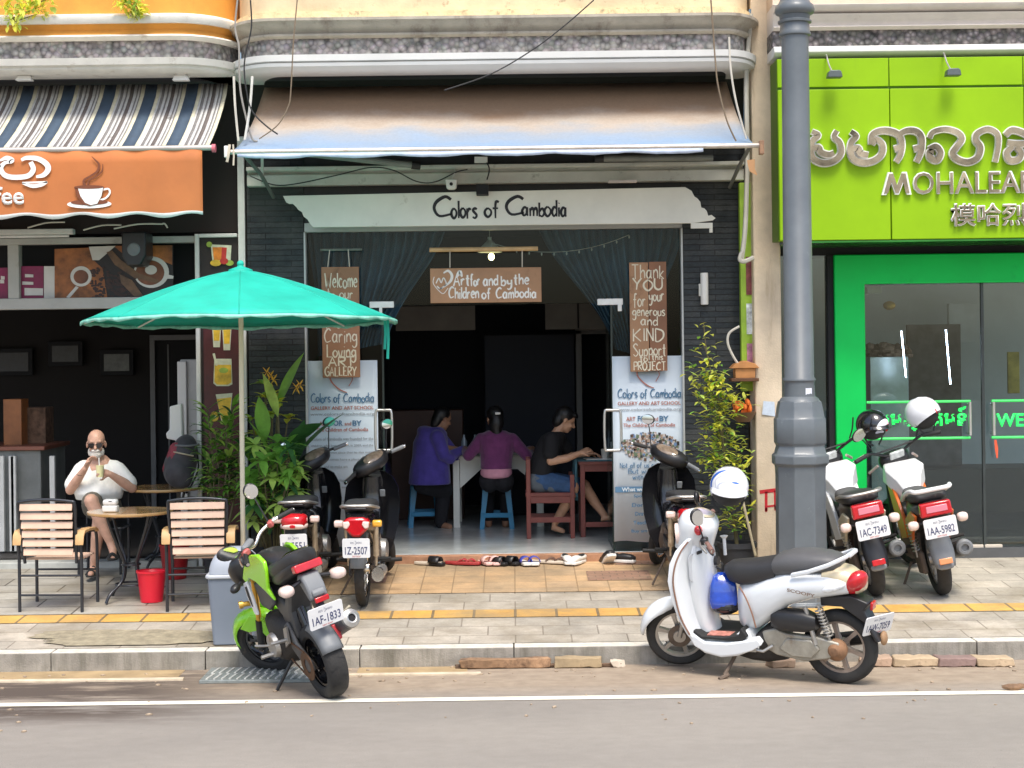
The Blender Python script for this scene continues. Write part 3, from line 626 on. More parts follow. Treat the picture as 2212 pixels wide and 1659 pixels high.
# ---- striped awning of the coffee shop
AY, AB = 14.35, 15.35
ta = thing('striped_awning', 'blue grey and cream striped fabric awning over the coffee shop', 'awning', at(200, 318, AY))
cols = {'n': (.055, .085, .125), 'c': (.66, .62, .46), 'w': (.55, .54, .52), 'g': (.20, .19, .18), 'b': (.13, .11, .10)}
mats = [M('awning_' + nm, cols[k], .85, var=.12, sc=14, dirt=((.05, .035, .025), .3, 6)) for k, nm in (('n', 'navy'), ('c', 'cream'), ('w', 'off_white'), ('g', 'grey'), ('b', 'brown'))]
ix = {k: i for i, k in enumerate('ncwgb')}
pat = [('n', 42), ('c', 13), ('g', 4), ('w', 6), ('g', 5), ('w', 10), ('b', 13), ('w', 8), ('g', 6), ('w', 9), ('g', 10), ('w', 7), ('c', 12)]
xr = at(452, 318, AY).x; xrt = at(496, 190, AB).x; ztop = at(300, 183, AB).z; zbot = at(300, 316, AY).z
mb = MB(); x = 0; tot = sum(w_ for _, w_ in pat); k = 0
prof = [(0, 0), (.18, .13), (.36, .27), (.55, .44), (.74, .63), (.9, .82), (1, 1)]   # (towards wall, up), hanging slack
off = 30
while x < 7.5:
    nm, wd = pat[(k + 1) % len(pat)]; wd_ = wd * .0026; a, b = x, min(x + wd_, 7.5)
    va = []; 
    for t, u in prof:
        xe = xr + (xrt - xr)*0 ; Yy = AY + (AB - AY)*t; Zz = zbot + (ztop - zbot)*u
        va += [(xr - a, Yy, Zz), (xr - b, Yy, Zz)]
    mb.add(va, [(2*i, 2*i+1, 2*i+3, 2*i+2) for i in range(len(prof)-1)], ix[nm]); x += wd_; k += 1
o = bp('fabric', mb, mats, ta, fix=False, ang=60)
mod = o.modifiers.new('th', 'SOLIDIFY'); mod.thickness = .004; mod.offset = 0
mb = MB(); mb.tube([(xr - 7.6, AY, zbot - .02), (xr + .03, AY, zbot - .02)], .024, 12); bp('front_bar', mb, M('awning_bar', (.50, .46, .42), .4, .4), ta)
mb = MB(); mb.tube([(xr + .025, AY, zbot - .025), (xr + .055, AY, zbot - .025)], .036, 14); bp('end_cap', mb, M('pinkish_red_cap', (.62, .14, .18), .5), ta)
# valance banner
tv = thing('orange_valance_banner', 'orange brown coffee banner with white lettering and a steaming cup, hanging below the striped awning', 'banner', at(200, 400, AY))
vx1 = at(438, 400, AY).x; vz1 = zbot - .03; vz0 = at(300, 467, AY).z; vz0b = at(300, 459, AY).z
mb = MB(); n = 150; vs = []; fs = []; rows = 7
for i in range(n + 1):
    x = vx1 - 7.2*i/n
    for j in range(rows):
        t = j/(rows-1); y = AY - .012 + .012*math.sin(x*7.3 + 1.5*math.sin(x*2.1))*t + .006*math.sin(x*19)*(1 - t)
        lo = vz0 + .018*math.sin(x*13.2)
        z = vz1 + ((vz0b + .010*math.sin(x*13.2)) - vz1)*t/(5/6) if j < 6 else lo
        vs.append((x, y, z))
for i in range(n):
    for j in range(rows - 1): fs.append((i*rows+j, i*rows+j+1, (i+1)*rows+j+1, (i+1)*rows+j))
mb.add(vs, fs); mb.m = [1 if (k % (rows-1)) == rows-2 else 0 for k in range(len(fs))]
mValW = M('valance_white', (.80, .79, .76), .7, var=.05)
o = bp('cloth', mb, [M('orange_brown_canvas', (.47, .155, .045), .75, var=.12, sc=2.2, bump=.1, bsc=20), mValW], tv, fix=False, ang=80); mod = o.modifiers.new('th', 'SOLIDIFY'); mod.thickness = .003; mod.offset = 0
VY = AY - .03
def pl(mb, pts, w, Y=VY, k=5, th=.003, nrm=(0, -1, 0)):          # brush line through picture points on a plane
    q = [at(x, y, Y) for x, y in pts]
    ws = w if isinstance(w, (list, tuple)) else None
    if ws: q, ws = spline(q, k, list(ws)); mb.ribbon(q, [a*Y/F for a in ws], nrm, th)
    else:
        q, _ = spline(q, k); mb.ribbon(q, w*Y/F, nrm, th)
mb = MB()   # khmer letters, cropped by the picture edge
pl(mb, [(-40, 352), (-25, 344), (-8, 348), (-2, 362)], 9); pl(mb, [(0, 347), (14, 341), (26, 346), (20, 352)], [4, 9, 11, 5])
pl(mb, [(22, 350), (10, 352), (2, 364), (10, 378), (30, 383), (60, 380), (72, 366), (66, 350)], [6, 8, 10, 11, 11, 11, 11, 10])
pl(mb, [(46, 346), (58, 341), (82, 343), (100, 354), (104, 366), (94, 378), (78, 382)], [6, 9, 11, 12, 12, 10, 5])
pl(mb, [(48, 396), (70, 402), (90, 399), (102, 393)], [3, 8, 8, 4]); pl(mb, [(48, 395), (75, 394), (102, 393)], 4)
bp('khmer_lettering', mb, mValW, tv)
e = letters('Coffee', .155, 'lettering', mValW, None, .003, .02, Mx.Translation(at(-60, 424, VY)), None, 'CENTER'); e.parent = tv; e.matrix_parent_inverse = Mx.Translation(-V(tv.location))
# move so that its last letter ends at the picture position
mxx = max((e.matrix_world @ v.co).x for v in e.data.vertices); e.location.x += at(52, 428, VY).x - mxx
mb = MB()
for (cx, cy, rx, ry, mi, d) in ((193, 441, 48, 9, 0, 0), (193, 437, 40, 6, 1, -.003)):
    c_ = at(cx, cy, VY + d); P = [c_ + V((rx*VY/F*math.cos(2*math.pi*i/28), 0, ry*VY/F*math.sin(2*math.pi*i/28))) for i in range(28)]
    mb.loft([P, [p + V((0, -.002, 0)) for p in P]], True, mi)
P = [(160, 404), (167, 425), (180, 441), (194, 445), (210, 441), (220, 424), (225, 404)]
for pts, mi, d in ((P, 1, -.006), ([(168, 405), (174, 424), (184, 438), (196, 443), (210, 440), (219, 424), (223, 405)], 0, -.008)):
    q = [at(x, y, VY + d) for x, y in pts]; mb.loft([q, [p + V((0, -.002, 0)) for p in q]], True, mi)
c_ = at(192, 404, VY - .010); P = [c_ + V((32*VY/F*math.cos(2*math.pi*i/24), 0, 4*VY/F*math.sin(2*math.pi*i/24))) for i in range(24)]; mb.loft([P, [p + V((0, -.002, 0)) for p in P]], True, 1)
pl(mb, [(222, 410), (234, 408), (237, 417), (228, 428), (216, 432)], 4, VY - .004)
bp('cup_picture', mb, [mValW, M('coffee_brown_print', (.17, .05, .02), .7)], tv)
mb = MB(); pl(mb, [(184, 402), (181, 390), (196, 380), (210, 370), (214, 356), (206, 346), (198, 338)], [6, 5, 4, 5, 5, 3, 1]); pl(mb, [(190, 402), (192, 390), (206, 382), (220, 370), (222, 354)], [3, 3, 3, 3, 1]); bp('steam_picture', mb, MATS['coffee_brown_print'], tv)
# dark torn fringe under the valance
mb = MB(); rg = random.Random(2)
for (p0, p1) in (((180, 497), (262, 486)), ((246, 494), (350, 484)), ((350, 484), (362, 492)), ((60, 492), (140, 480))):
    a, b = at(*p0, 15.2), at(*p1, 15.2); mb.tube([a, (a + b)/2 + V((0, 0, .02)), b], .008, 6, sm=4)
tag(mb.build('hanging_wire', mCableW), 'loose pale wires sagging in the dark under the orange valance', 'wire')
# transom light bar, floodlights
tf = thing('fluorescent_lamp', 'long white fluorescent batten above the coffee shop transom', 'lamp', at(150, 505, 15.4))
mb = MB(); a, b = at(-260, 502, 15.45), at(160, 505, 15.45); mb.box(a.x, b.x, 15.4, 15.5, a.z - .04, a.z + .01); bp('casing', mb, mWFrame, tf, bevel=.006)
mb = MB(); mb.tube([(a.x, 15.42, a.z - .055), (b.x - .04, 15.42, a.z - .055)], .014, 10); bp('tube', mb, M('milky_tube', (.75, .75, .72), .3), tf)
for i, (px, lb) in enumerate(((54, 'white floodlight under the orange building, leftmost'), (392, 'white floodlight under the orange building beside the grey building corner'))):
    p = at(px, 162, 14.95); t = thing('floodlight', lb, 'floodlight', p, (0, 0, 0), 'white floodlights under the orange cornice')
    mb = MB(); mb.loft([[(-.075, -.06, -.055), (.075, -.06, -.055), (.075, .03, -.055), (-.075, .03, -.055)], [(-.055, -.04, -.01), (.055, -.04, -.01), (.055, .03, -.01), (-.055, .03, -.01)]]); mb.build('head', mGreyWhite, t, bevel=.006)
    mb = MB(); mb.box(-.04, .04, -.03, .03, -.01, .03); mb.build('driver', mGreyWhite, t, bevel=.005)
    mb = MB(); mb.tube([(-.065, 0, -.03), (-.065, 0, .05), (.065, 0, .05), (.065, 0, -.03)], .006, 6); mb.build('bracket', mWFrame, t)
for i, (px, py, lb) in enumerate(((1802, 161, 'small grey spotlight on the lime fascia nearest the street lamp'), (2058, 157, 'small grey spotlight on the lime fascia towards the right edge'))):
    p = at(px, py, 14.56); t = thing('spotlight', lb, 'spotlight', p, (0, 0, 0), 'spotlights above the green shop sign')
    mb = MB(); mb.prism([(-.065, -.03), (.065, -.03), (.055, .02), (.04, .032), (-.04, .032), (-.055, .02)], -.05, .05); mb.build('head', M('dark_grey_lamp', (.10, .12, .12), .4, .3), t, bevel=.006)
    mb = MB(); mb.tube([(-.02, 0, .03), (-.035, .06, .10), (-.04, .13, .19), (-.03, .2, .2)], .007, 6, sm=3); mb.build('arm', mSteel, t)
# ---- blue grey awning of the gallery
AY, AB = 14.3, 15.4
tw_ = thing('gallery_awning', 'faded blue grey fabric awning stained brown, over the gallery shopfront', 'awning', at(1060, 318, AY))
x0, x1 = at(500, 315, AY).x, at(1632, 325, AY).x; zb = at(1106, 318, AY).z; zt_ = at(1106, 183, AB).z
mA, n, L, p, o_ = surf('faded_blue_awning')
sx = n.new('ShaderNodeSeparateXYZ'); L.new(o_, sx.inputs[0])
nz = noise_(n, L, o_, 3.5, 7, .65, (.5, 1, 1)); nz2 = noise_(n, L, o_, 40, 3)
ma = nd(n, 'ShaderNodeMath', operation='MULTIPLY_ADD'); L.new(nz, ma.inputs[0]); ma.inputs[1].default_value = .35; L.new(sx.outputs[2], ma.inputs[2])
mr = n.new('ShaderNodeMapRange'); mr.inputs[1].default_value = zb + .19; mr.inputs[2].default_value = zb + .62; L.new(ma.outputs[0], mr.inputs[0])
c = ramp(n, L, mr.outputs[0], [(0, (.24, .35, .50)), (.36, (.30, .34, .39)), (.62, (.42, .36, .30)), (1, (.30, .20, .13))])  # brown towards the top: stain plus cornice shade put into the colour
c = mixc(n, L, .25, c, ramp(n, L, nz2, [(.3, .35), (.7, .65)]), 'OVERLAY'); L.new(c, p.inputs['Base Color']); p.inputs['Roughness'].default_value = .45; bump_(n, L, p, nz, .2, .02)
mb = MB(); n_ = 64; prof = [(0, 0), (.08, .03), (.2, .09), (.34, .19), (.5, .34), (.66, .52), (.83, .75), (1, 1)]
secs = []
for i in range(n_ + 1):
    s_ = i/n_; x = x0 + (x1 - x0)*s_; row = []
    for j, (t, u) in enumerate(prof):
        xi = x + (.13*t if s_ < .5 else -.10*t)*abs(2*s_ - 1)**3
        sag = .02*math.sin(s_*9)*math.sin(math.pi*t) + (.03*math.sin((s_ - .55)*22)*max(0, .35 - t) if s_ > .55 else .012*math.sin(s_*31)*max(0, .3 - t))
        row.append((xi, AY + (AB - AY)*t, zb + (zt_ - zb)*u + sag))
    secs.append(row)
mb.loft(secs, False, 0, False)
o = bp('fabric', mb, mA, tw_, fix=False, ang=80); mod = o.modifiers.new('th', 'SOLIDIFY'); mod.thickness = .004; mod.offset = 0
mb = MB(); rg = random.Random(4)
up = [(x0 + .05 + (x1 - x0 - .5)*i/60, AY - .012, zb - .028) for i in range(61)]
lo = [(p_[0], AY - .012 + .006*math.sin(i), zb - .055 - .018*abs(math.sin(i*.31)) - rg.uniform(0, .006)) for i, p_ in enumerate(up)]
mb.add(up + lo, [(i, i+1, 62+i, 61+i) for i in range(60)]); o = bp('hem_flap', mb, M('blue_white_hem', (.50, .58, .72), .6, var=.15, sc=8), tw_, fix=False); mod = o.modifiers.new('th', 'SOLIDIFY'); mod.thickness = .003
mb = MB(); mb.tube([(x0 - .04, AY, zb - .012), (x1 + .05, AY, zb - .012)], .022, 14); bp('front_bar', mb, M('patched_steel_bar', (.62, .56, .50), .4, .5, .2, 12, dirt=((.3, .16, .09), .3, 6)), tw_)
mb = MB(); mb.box(x0 - .06, x0 - .02, AY - .03, AY + .03, zb - .06, zb + .04); bp('end_cap', mb, mWFrame, tw_, bevel=.006)
mb = MB(); mb.box(x1 + .03, x1 + .07, AY - .035, AY + .035, zb - .09, zb + .03); bp('end_cap', mb, M('rusty_cap', (.42, .24, .14), .7, var=.3, sc=20), tw_, bevel=.006)
mb = MB(); a, b = at(1590, 335, 14.4), at(1622, 352, 15.2)
mb.tube([(x1 - .05, AY + .02, zb - .03), (x1 - .06, 14.9, zb - .12), (x1 - .08, 15.4, zb - .26)], .018, 8); mb2 = MB(); mb2.tube([(x0 + .1, AY + .02, zb - .03), (x0 + .16, 14.9, zb - .14), (x0 + .2, 15.4, zb - .30)], .018, 8)
bp('arm', mb, mGreyTube, tw_); bp('arm', mb2, mGreyTube, tw_)
# rags tied at the awning ends
mb = MB(); a = at(496, 312, AY - .03)
mb.ribbon([a, a + V((-.01, -.01, -.09)), a + V((-.025, 0, -.15))], .022, (0, -1, 0), .004); mb.ribbon([a + V((.03, 0, 0)), a + V((.035, 0, -.1)), a + V((.03, 0, -.18))], .014, (0, -1, 0), .004)
tag(mb.build('rag', M('cream_rag', (.55, .48, .38), .9)), 'cream rag strips tied to the left end of the blue grey awning bar', 'rag')
mb = MB(); a = at(1622, 345, AY - .02); mb.ribbon([a, a + V((.01, 0, -.09)), a + V((.05, 0, -.13)), ], [.07, .05, .01], (0, -1, 0), .004)
tag(mb.build('rag', M('orange_rag', (.62, .34, .16), .9)), 'small orange rag hanging at the right end of the blue grey awning bar', 'rag')
# fluorescent tubes under the awning
for i, (p0, p1, Y0, Y1, lb) in enumerate((((655, 331), (896, 357), 15.0, 15.2, 'slanting grey tube lamp under the left half of the gallery awning'), ((1292, 343), (1540, 341), 15.2, 15.2, 'grey tube lamp under the right half of the gallery awning'))):
    a, b = at(*p0, Y0), at(*p1, Y1); t = thing('tube_lamp', lb, 'lamp', a, (0, 0, 0), 'tube lamps under the gallery awning')
    mb = MB(); mb.tube([V((0,0,0)), b - a], .03, 12); mb.build('tube', M('dull_tube', (.20, .21, .19), .35, var=.2, sc=6), t)
    e_ = (b - a) if i == 0 else V((0, 0, 0)); d = (b - a).normalized()
    mb = MB(); mb.tube([e_ - d*.03, e_ + d*.05], .038, 12); mb.build('cap', M('black_cap', (.015, .015, .015), .5), t)
# white pole, camera, junction boxes, cables under the awning
mb = MB(); a, b = at(1030, 325, 14.4), 0
pA, pB = at(566, 320, 14.6), at(567, 400, 15.45); mb.tube([pA, (pA + pB)/2, pB], .013, 8); tag(mb.build('awning_crank_rod', mWFrame), 'thin white rod hanging under the left end of the gallery awning', 'rod')
ca = at(975, 388, 15.25); t = thing('security_camera', 'small white security camera on the beam above the shop name board', 'camera', ca)
mb = MB(); mb.prism([(-.055, .0), (.055, 0), (.045, -.075), (.03, -.09), (-.03, -.09), (-.045, -.075)], -.05, .06); mb.build('housing', mGreyWhite, t, bevel=.01)
mb = MB(); mb.tube([(.0, .02, 0), (.03, .03, .06), (.03, .1, .10)], .008, 6, sm=3); mb.build('arm', mWFrame, t); mb = MB(); mb.lathe([(.016, -.056), (.016, -.05)], 14, axis='y', c=(0, 0, -.045)); mb.build('lens', mBlack, t)
mb = MB(); a = at(1039, 345, 15.3); mb.box(a.x - .06, a.x + .06, 15.26, 15.32, a.z - .03, a.z + .025); tag(mb.build('junction_box', mGreyWhite, bevel=.004), 'small white junction box under the middle of the gallery awning', 'junction box')
mb = MB(); a = at(1042, 412, 15.2); mb.box(a.x - .055, a.x + .055, 15.1, 15.3, a.z - .04, a.z + .05); tag(mb.build('mounting_box', mBlack, bevel=.004), 'small black box above the lettering of the white name board', 'box')
mb = MB(); a = at(1345, 391, 15.2); mb.box(a.x - .13, a.x + .13, 15.2, 15.28, a.z - .012, a.z + .012); tag(mb.build('light_fitting', M('pinkish_white', (.6, .54, .5), .5), bevel=.004), 'slim pinkish white fitting under the right half of the white beam', 'lamp')
def wire(name, pts, r, m, label, Y=None):
    q = [at(p_[0], p_[1], p_[2] if len(p_) > 2 else Y) for p_ in pts]; mb = MB(); mb.tube(q, r, 6, sm=6); return tag(mb.build(name, m), label, 'cable')
wire('cable', [(540, 380), (590, 399), (640, 397), (730, 378), (800, 362), (850, 368), (900, 392), (940, 393), (985, 372), (1010, 366)], .006, mCable, 'black cable looping along the white beam over the gallery', 15.28)
wire('cable', [(1048, 345), (1057, 365), (1052, 388)], .007, mCable, 'short black cable below the white junction box', 15.28)
wire('cable', [(643, -10), (634, 90), (628, 200), (622, 232), (600, 270), (560, 300)], .006, M('brown_cable', (.20, .15, .10), .7), 'thin brown cable hanging down the left side of the cream balcony', 14.2)
wire('cable', [(1535, -10, 14.2), (1545, 130, 14.2), (1552, 190, 14.2), (1570, 260, 14.2), (1590, 305, 14.2)], .007, MATS['brown_cable'], 'brown cable hanging down the right side of the cream balcony')
wire('cable', [(1283, 0), (1220, 55), (1150, 108), (1060, 160), (960, 195)], .006, mCable, 'black cable running diagonally across the cream balcony', 14.5)
wire('cable', [(1575, 80), (1578, 145), (1590, 220), (1612, 300)], .009, mCableW, 'pale cable at the right corner of the gallery awning', 14.4)
wire('cable', [(513, 0), (508, 60), (516, 100), (517, 150), (520, 200), (533, 260), (545, 300), (556, 305)], .009, M('grey_cable', (.30, .28, .25), .6), 'grey cable bundle in the corner between the orange and cream buildings', 14.6)
wire('cable', [(505, 165), (508, 230), (515, 305)], .011, mCableW, 'pale cable hanging beside the end of the striped awning', 14.7)
wire('cable', [(545, 165), (540, 230), (530, 295), (528, 300)], .012, M('white_cable', (.68, .66, .6), .6), 'white cable hanging from the corner of the cream balcony', 14.5)
wire('cable', [(541, 0), (543, 60), (530, 120), (528, 160), (536, 215), (548, 245), (575, 272), (600, 290)], .007, mCable, 'dark cable drooping from the corner to the gallery awning', 14.45)
wire('conduit', [(1622, 30, 15.1), (1612, 170, 15.1), (1614, 330, 15.1), (1612, 430, 15.1), (1609, 500, 15.1), (1602, 560, 15.1)], .022, M('pale_conduit', (.52, .50, .43), .6), 'thick pale conduit running down beside the beige pier')
wire('conduit', [(1620, 20, 15.15), (1610, 200, 15.15), (1608, 300, 15.15)], .012, M('blue_cable', (.12, .22, .35), .6), 'blue cable running beside the pale conduit near the beige pier')
wire('conduit', [(1602, 545, 15.05), (1598, 560, 15.05), (1606, 565, 15.05), (1620, 560, 15.05), (1628, 556, 15.05)], .020, MATS['pale_conduit'], 'pale looped conduit end beside the beige pier')
wire('cable', [(1597, 705, 15.2), (1575, 720, 15.2), (1573, 745, 15.2), (1590, 780, 15.2), (1604, 792, 15.2)], .012, mCableW, 'looped pale cable on the slate pillar above the spirit house')
# ---- shop name board of the gallery
SY = 15.28
tn = thing('shop_name_board', 'long white shop name board with black hand lettering and stepped ends above the gallery glass', 'sign', at(1070, 450, SY))
P = [(611, 423), (618, 437), (624, 440), (632, 440), (640, 447), (644, 453), (652, 458), (656, 468), (664, 474), (670, 484), (676, 491), (1498, 482), (1540, 476), (1546, 471), (1537, 464), (1530, 466), (1527, 456), (1522, 450), (1515, 448), (1513, 436), (1506, 428), (1500, 424), (1494, 412), (1487, 408), (1480, 404)]
q = [at(x, y, SY) for x, y in P]; mb = MB(); mb.prism([(a.x, a.z) for a in q], SY, SY + .035); bp('board', mb, M('chalky_white_board', (.82, .80, .71), .6, var=.06, sc=3, dirt=((.5, .46, .36), .18, 5)), tn, bevel=.004)
mb = MB(); mInk = M('black_brush_paint', (.008, .008, .010), .5)
def hl(text, px, py, px1, h, brush, Y, mb, seed=1, slant=0, gap=.13, jit=.05):
    a, b = at(px, py, Y), at(px1, py, Y); return hand(text, h*Y/F, (a.x, a.z), brush*Y/F, b.x - a.x, jit, seed, mb, Y, .002, slant, gap)
BYs = SY - .004
hl('C', 937, 471, 976, 42, 7, BYs, mb, 2); hl('olors', 975, 471, 1030, 37, 5.4, BYs, mb, 3); hl('of', 1047, 468, 1078, 34, 5.4, BYs, mb, 4); hl('C', 1093, 466, 1132, 40, 7, BYs, mb, 5); hl('amb', 1127, 467, 1176, 30, 5.2, BYs, mb, 6); hl('O', 1176, 467, 1189, 22, 5.2, BYs, mb, 7); hl('dia', 1192, 467, 1223, 34, 5.2, BYs, mb, 8)
bp('lettering', mb, mInk, tn)
mb = MB(); a = at(1516, 486, SY); mb.box(a.x - .1, a.x + .1, SY + .0, SY + .03, a.z - .03, a.z + .02); mb.box(a.x + .07, a.x + .10, SY + .005, SY + .025, a.z - .07, a.z - .03); bp('bracket', mb, MATS['chalky_white_board'], tn, bevel=.003)
# ---- three lettered wooden boards hanging inside the glass
mWood = [M('brown_board_%s' % nm, c, .6, var=.2, sc=2.5, bump=.1, dirt=((.12, .055, .025), .35, 3)) for nm, c in (('warm', (.33, .165, .085)), ('tan', (.40, .22, .115)))]
mChalk = M('cream_lettering_paint', (.74, .68, .52), .6, var=.12, sc=30); mWhiteP = M('white_lettering_paint', (.84, .82, .76), .6)
def board(name, label, x0, y0, x1, y1, Y, mat, split=None):
    a, b = at(x0, y1, Y), at(x1, y0, Y); t = thing(name, label, 'wooden sign', V(((a.x+b.x)/2, Y, a.z)), group='brown lettered boards at the gallery entrance')
    mb = MB()
    if split: sxx = a.x + (b.x - a.x)*split; mb.box(a.x, sxx - .003, Y, Y + .02, a.z, b.z); mb.box(sxx + .003, b.x, Y - .002, Y + .02, a.z + .004, b.z + .004, 1)
    else: mb.box(a.x, b.x, Y, Y + .02, a.z, b.z)
    bp('board', mb, [mat, M('brown_board_dark', (.25, .115, .06), .6, var=.2, sc=3)], t, bevel=.003); return t
WY = FY - .11
t1 = board('wooden_sign', 'tall brown board at left reading Welcome to our caring loving art gallery', 697, 576, 775, 816, WY, mWood[0])
mb = MB()
for tx, x0, x1, y, h, br, sd in (('Welcome', 702, 771, 622, 32, 3.0, 1), ('to our', 706, 762, 646, 22, 2.6, 2), ('Fun', 706, 765, 676, 26, 3, 3), ('Fair', 704, 765, 709, 26, 3.2, 4), ('Caring', 701, 770, 741, 30, 3.0, 5), ('Loving', 706, 768, 772, 26, 3.2, 6), ('ART', 710, 766, 791, 20, 4.2, 7), ('GALLERY', 702, 770, 812, 19, 2.8, 8)):
    hl(tx, x0, y, x1, h, br, WY - .003, mb, sd)
bp('lettering', mb, mChalk, t1)
t2 = board('wooden_sign', 'wide brown board over the doorway reading Art for and by the children of Cambodia', 930, 577, 1169, 655, WY, mWood[1])
mb = MB()
hl('Art', 980, 617, 1014, 24, 4.2, WY - .003, mb, 1); hl('for', 1016, 617, 1036, 22, 3.8, WY - .003, mb, 2); hl('and', 1044, 617, 1075, 24, 3.8, WY - .003, mb, 3); hl('by', 1082, 617, 1105, 22, 3.8, WY - .003, mb, 4); hl('the', 1110, 615, 1142, 22, 3.8, WY - .003, mb, 5)
hl('Children', 970, 645, 1034, 24, 3.6, WY - .003, mb, 6); hl('of', 1041, 645, 1060, 22, 3.6, WY - .003, mb, 7); hl('Cambodia', 1072, 644, 1158, 22, 3.6, WY - .003, mb, 8)
pl(mb, [(985, 600), (990, 592), (994, 588), (998, 598)], [3, 8, 9, 3], WY - .004)
bp('lettering', mb, mWhiteP, t2)
mb = MB()   # round emblem: open swirl of strokes
pl(mb, [(958, 590), (968, 585), (976, 594), (974, 606), (964, 616), (950, 624)], [3, 5, 6, 6, 4, 2], WY - .004); pl(mb, [(942, 612), (948, 601), (953, 611), (958, 600), (964, 612), (960, 618)], 2.5, WY - .004); pl(mb, [(944, 618), (950, 623), (956, 622)], 3, WY - .004); pl(mb, [(938, 598), (936, 612), (948, 628), (958, 634), (968, 622)], 1.6, WY - .0035)
bp('emblem', mb, mWhiteP, t2)
t3 = board('wooden_sign', 'tall two tone brown board at right reading Thank you for your generous and kind support', 1362, 566, 1439, 803, WY, mWood[1], .52)
mb = MB()
for tx, x0, x1, y, h, br, sd in (('Thank', 1365, 1434, 602, 30, 3.0, 1), ('YOU', 1367, 1430, 627, 24, 4.0, 2), ('for', 1368, 1394, 662, 28, 2.8, 3), ('your', 1402, 1434, 650, 24, 2.8, 4), ('generous', 1366, 1436, 683, 20, 2.6, 5), ('and', 1384, 1420, 703, 20, 2.8, 6), ('KIND', 1367, 1433, 737, 28, 3.6, 7), ('Support', 1368, 1438, 769, 26, 2.6, 8), ('to', 1382, 1398, 781, 14, 2.4, 9), ('this', 1408, 1432, 778, 14, 2.2, 10), ('PROJECT', 1369, 1438, 800, 18, 2.8, 11)):
    hl(tx, x0, y, x1, h, br, WY - .005, mb, sd)
bp('lettering', mb, mChalk, t3)
def rod(px0, px1, py, Y, r, m, lb, t=None):
    a, b = at(px0, py, Y), at(px1, py - .0125*(px1 - px0), Y); mb = MB(); mb.tube([a, b], r, 10); return tag(mb.build('hanging_rod', m), lb, 'rod') if not t else bp('rod', mb, m, t)
mBam = M('bamboo', (.55, .36, .17), .5, var=.2, sc=8); mTwig = M('grey_twig', (.16, .19, .16), .7, var=.3, sc=20)
rod(928, 1162, 540, WY, .022, mBam, 0, t2); rod(692, 782, 540, WY, .012, mTwig, 0, t1)
for t, pts in ((t2, ((972, 540, 972, 578), (1128, 538, 1128, 577))), (t1, ((712, 540, 708, 577), (752, 539, 755, 577)))):
    for a in pts:
        mb = MB(); mb.tube([at(a[0], a[1], WY - .01), at(a[2], a[3], WY + .01)], .005, 6); bp('cord', mb, mCableW, t)
# ---- two printed banners on the fixed panes
mBan = M('pale_blue_banner', (.60, .68, .74), .5, var=.05, sc=2); mBlueP = M('blue_print', (.09, .20, .33), .6); mGreyP = M('grey_print', (.34, .37, .40), .6); mRedP = M('brick_red_print', (.46, .17, .13), .6)
NY = FY - .03
def banner(x0, y0, x1, y1, label):
    a, b = at(x0, y1, NY), at(x1, y0, NY); t = thing('printed_banner', label, 'banner', V(((a.x+b.x)/2, NY, a.z)), group='printed banners on the gallery glass')
    mb = MB(); n = 12
    mb.loft([[(a.x + (b.x-a.x)*i/n, NY + .003*math.sin(i*1.3), a.z + (.008*math.sin(i*.9))) for i in range(n+1)], [(a.x + (b.x-a.x)*i/n, NY, b.z) for i in range(n+1)]], False, 0, False)
    o = bp('sheet', mb, mBan, t, fix=False); mod = o.modifiers.new('th', 'SOLIDIFY'); mod.thickness = .004; mod.offset = 1; return t
def tx(t, s, cx, cy, w_, h, m, bold=0, Y=None, name='lettering', shear=0):
    Y = Y or NY - .014; e = letters(s, h*Y/F, name, m, None, 0, bold, Mx.Translation(at(cx, cy, Y)), w_*Y/F, shear=shear); e.parent = t; e.matrix_parent_inverse = Mx.Translation(-V(t.location)); return e
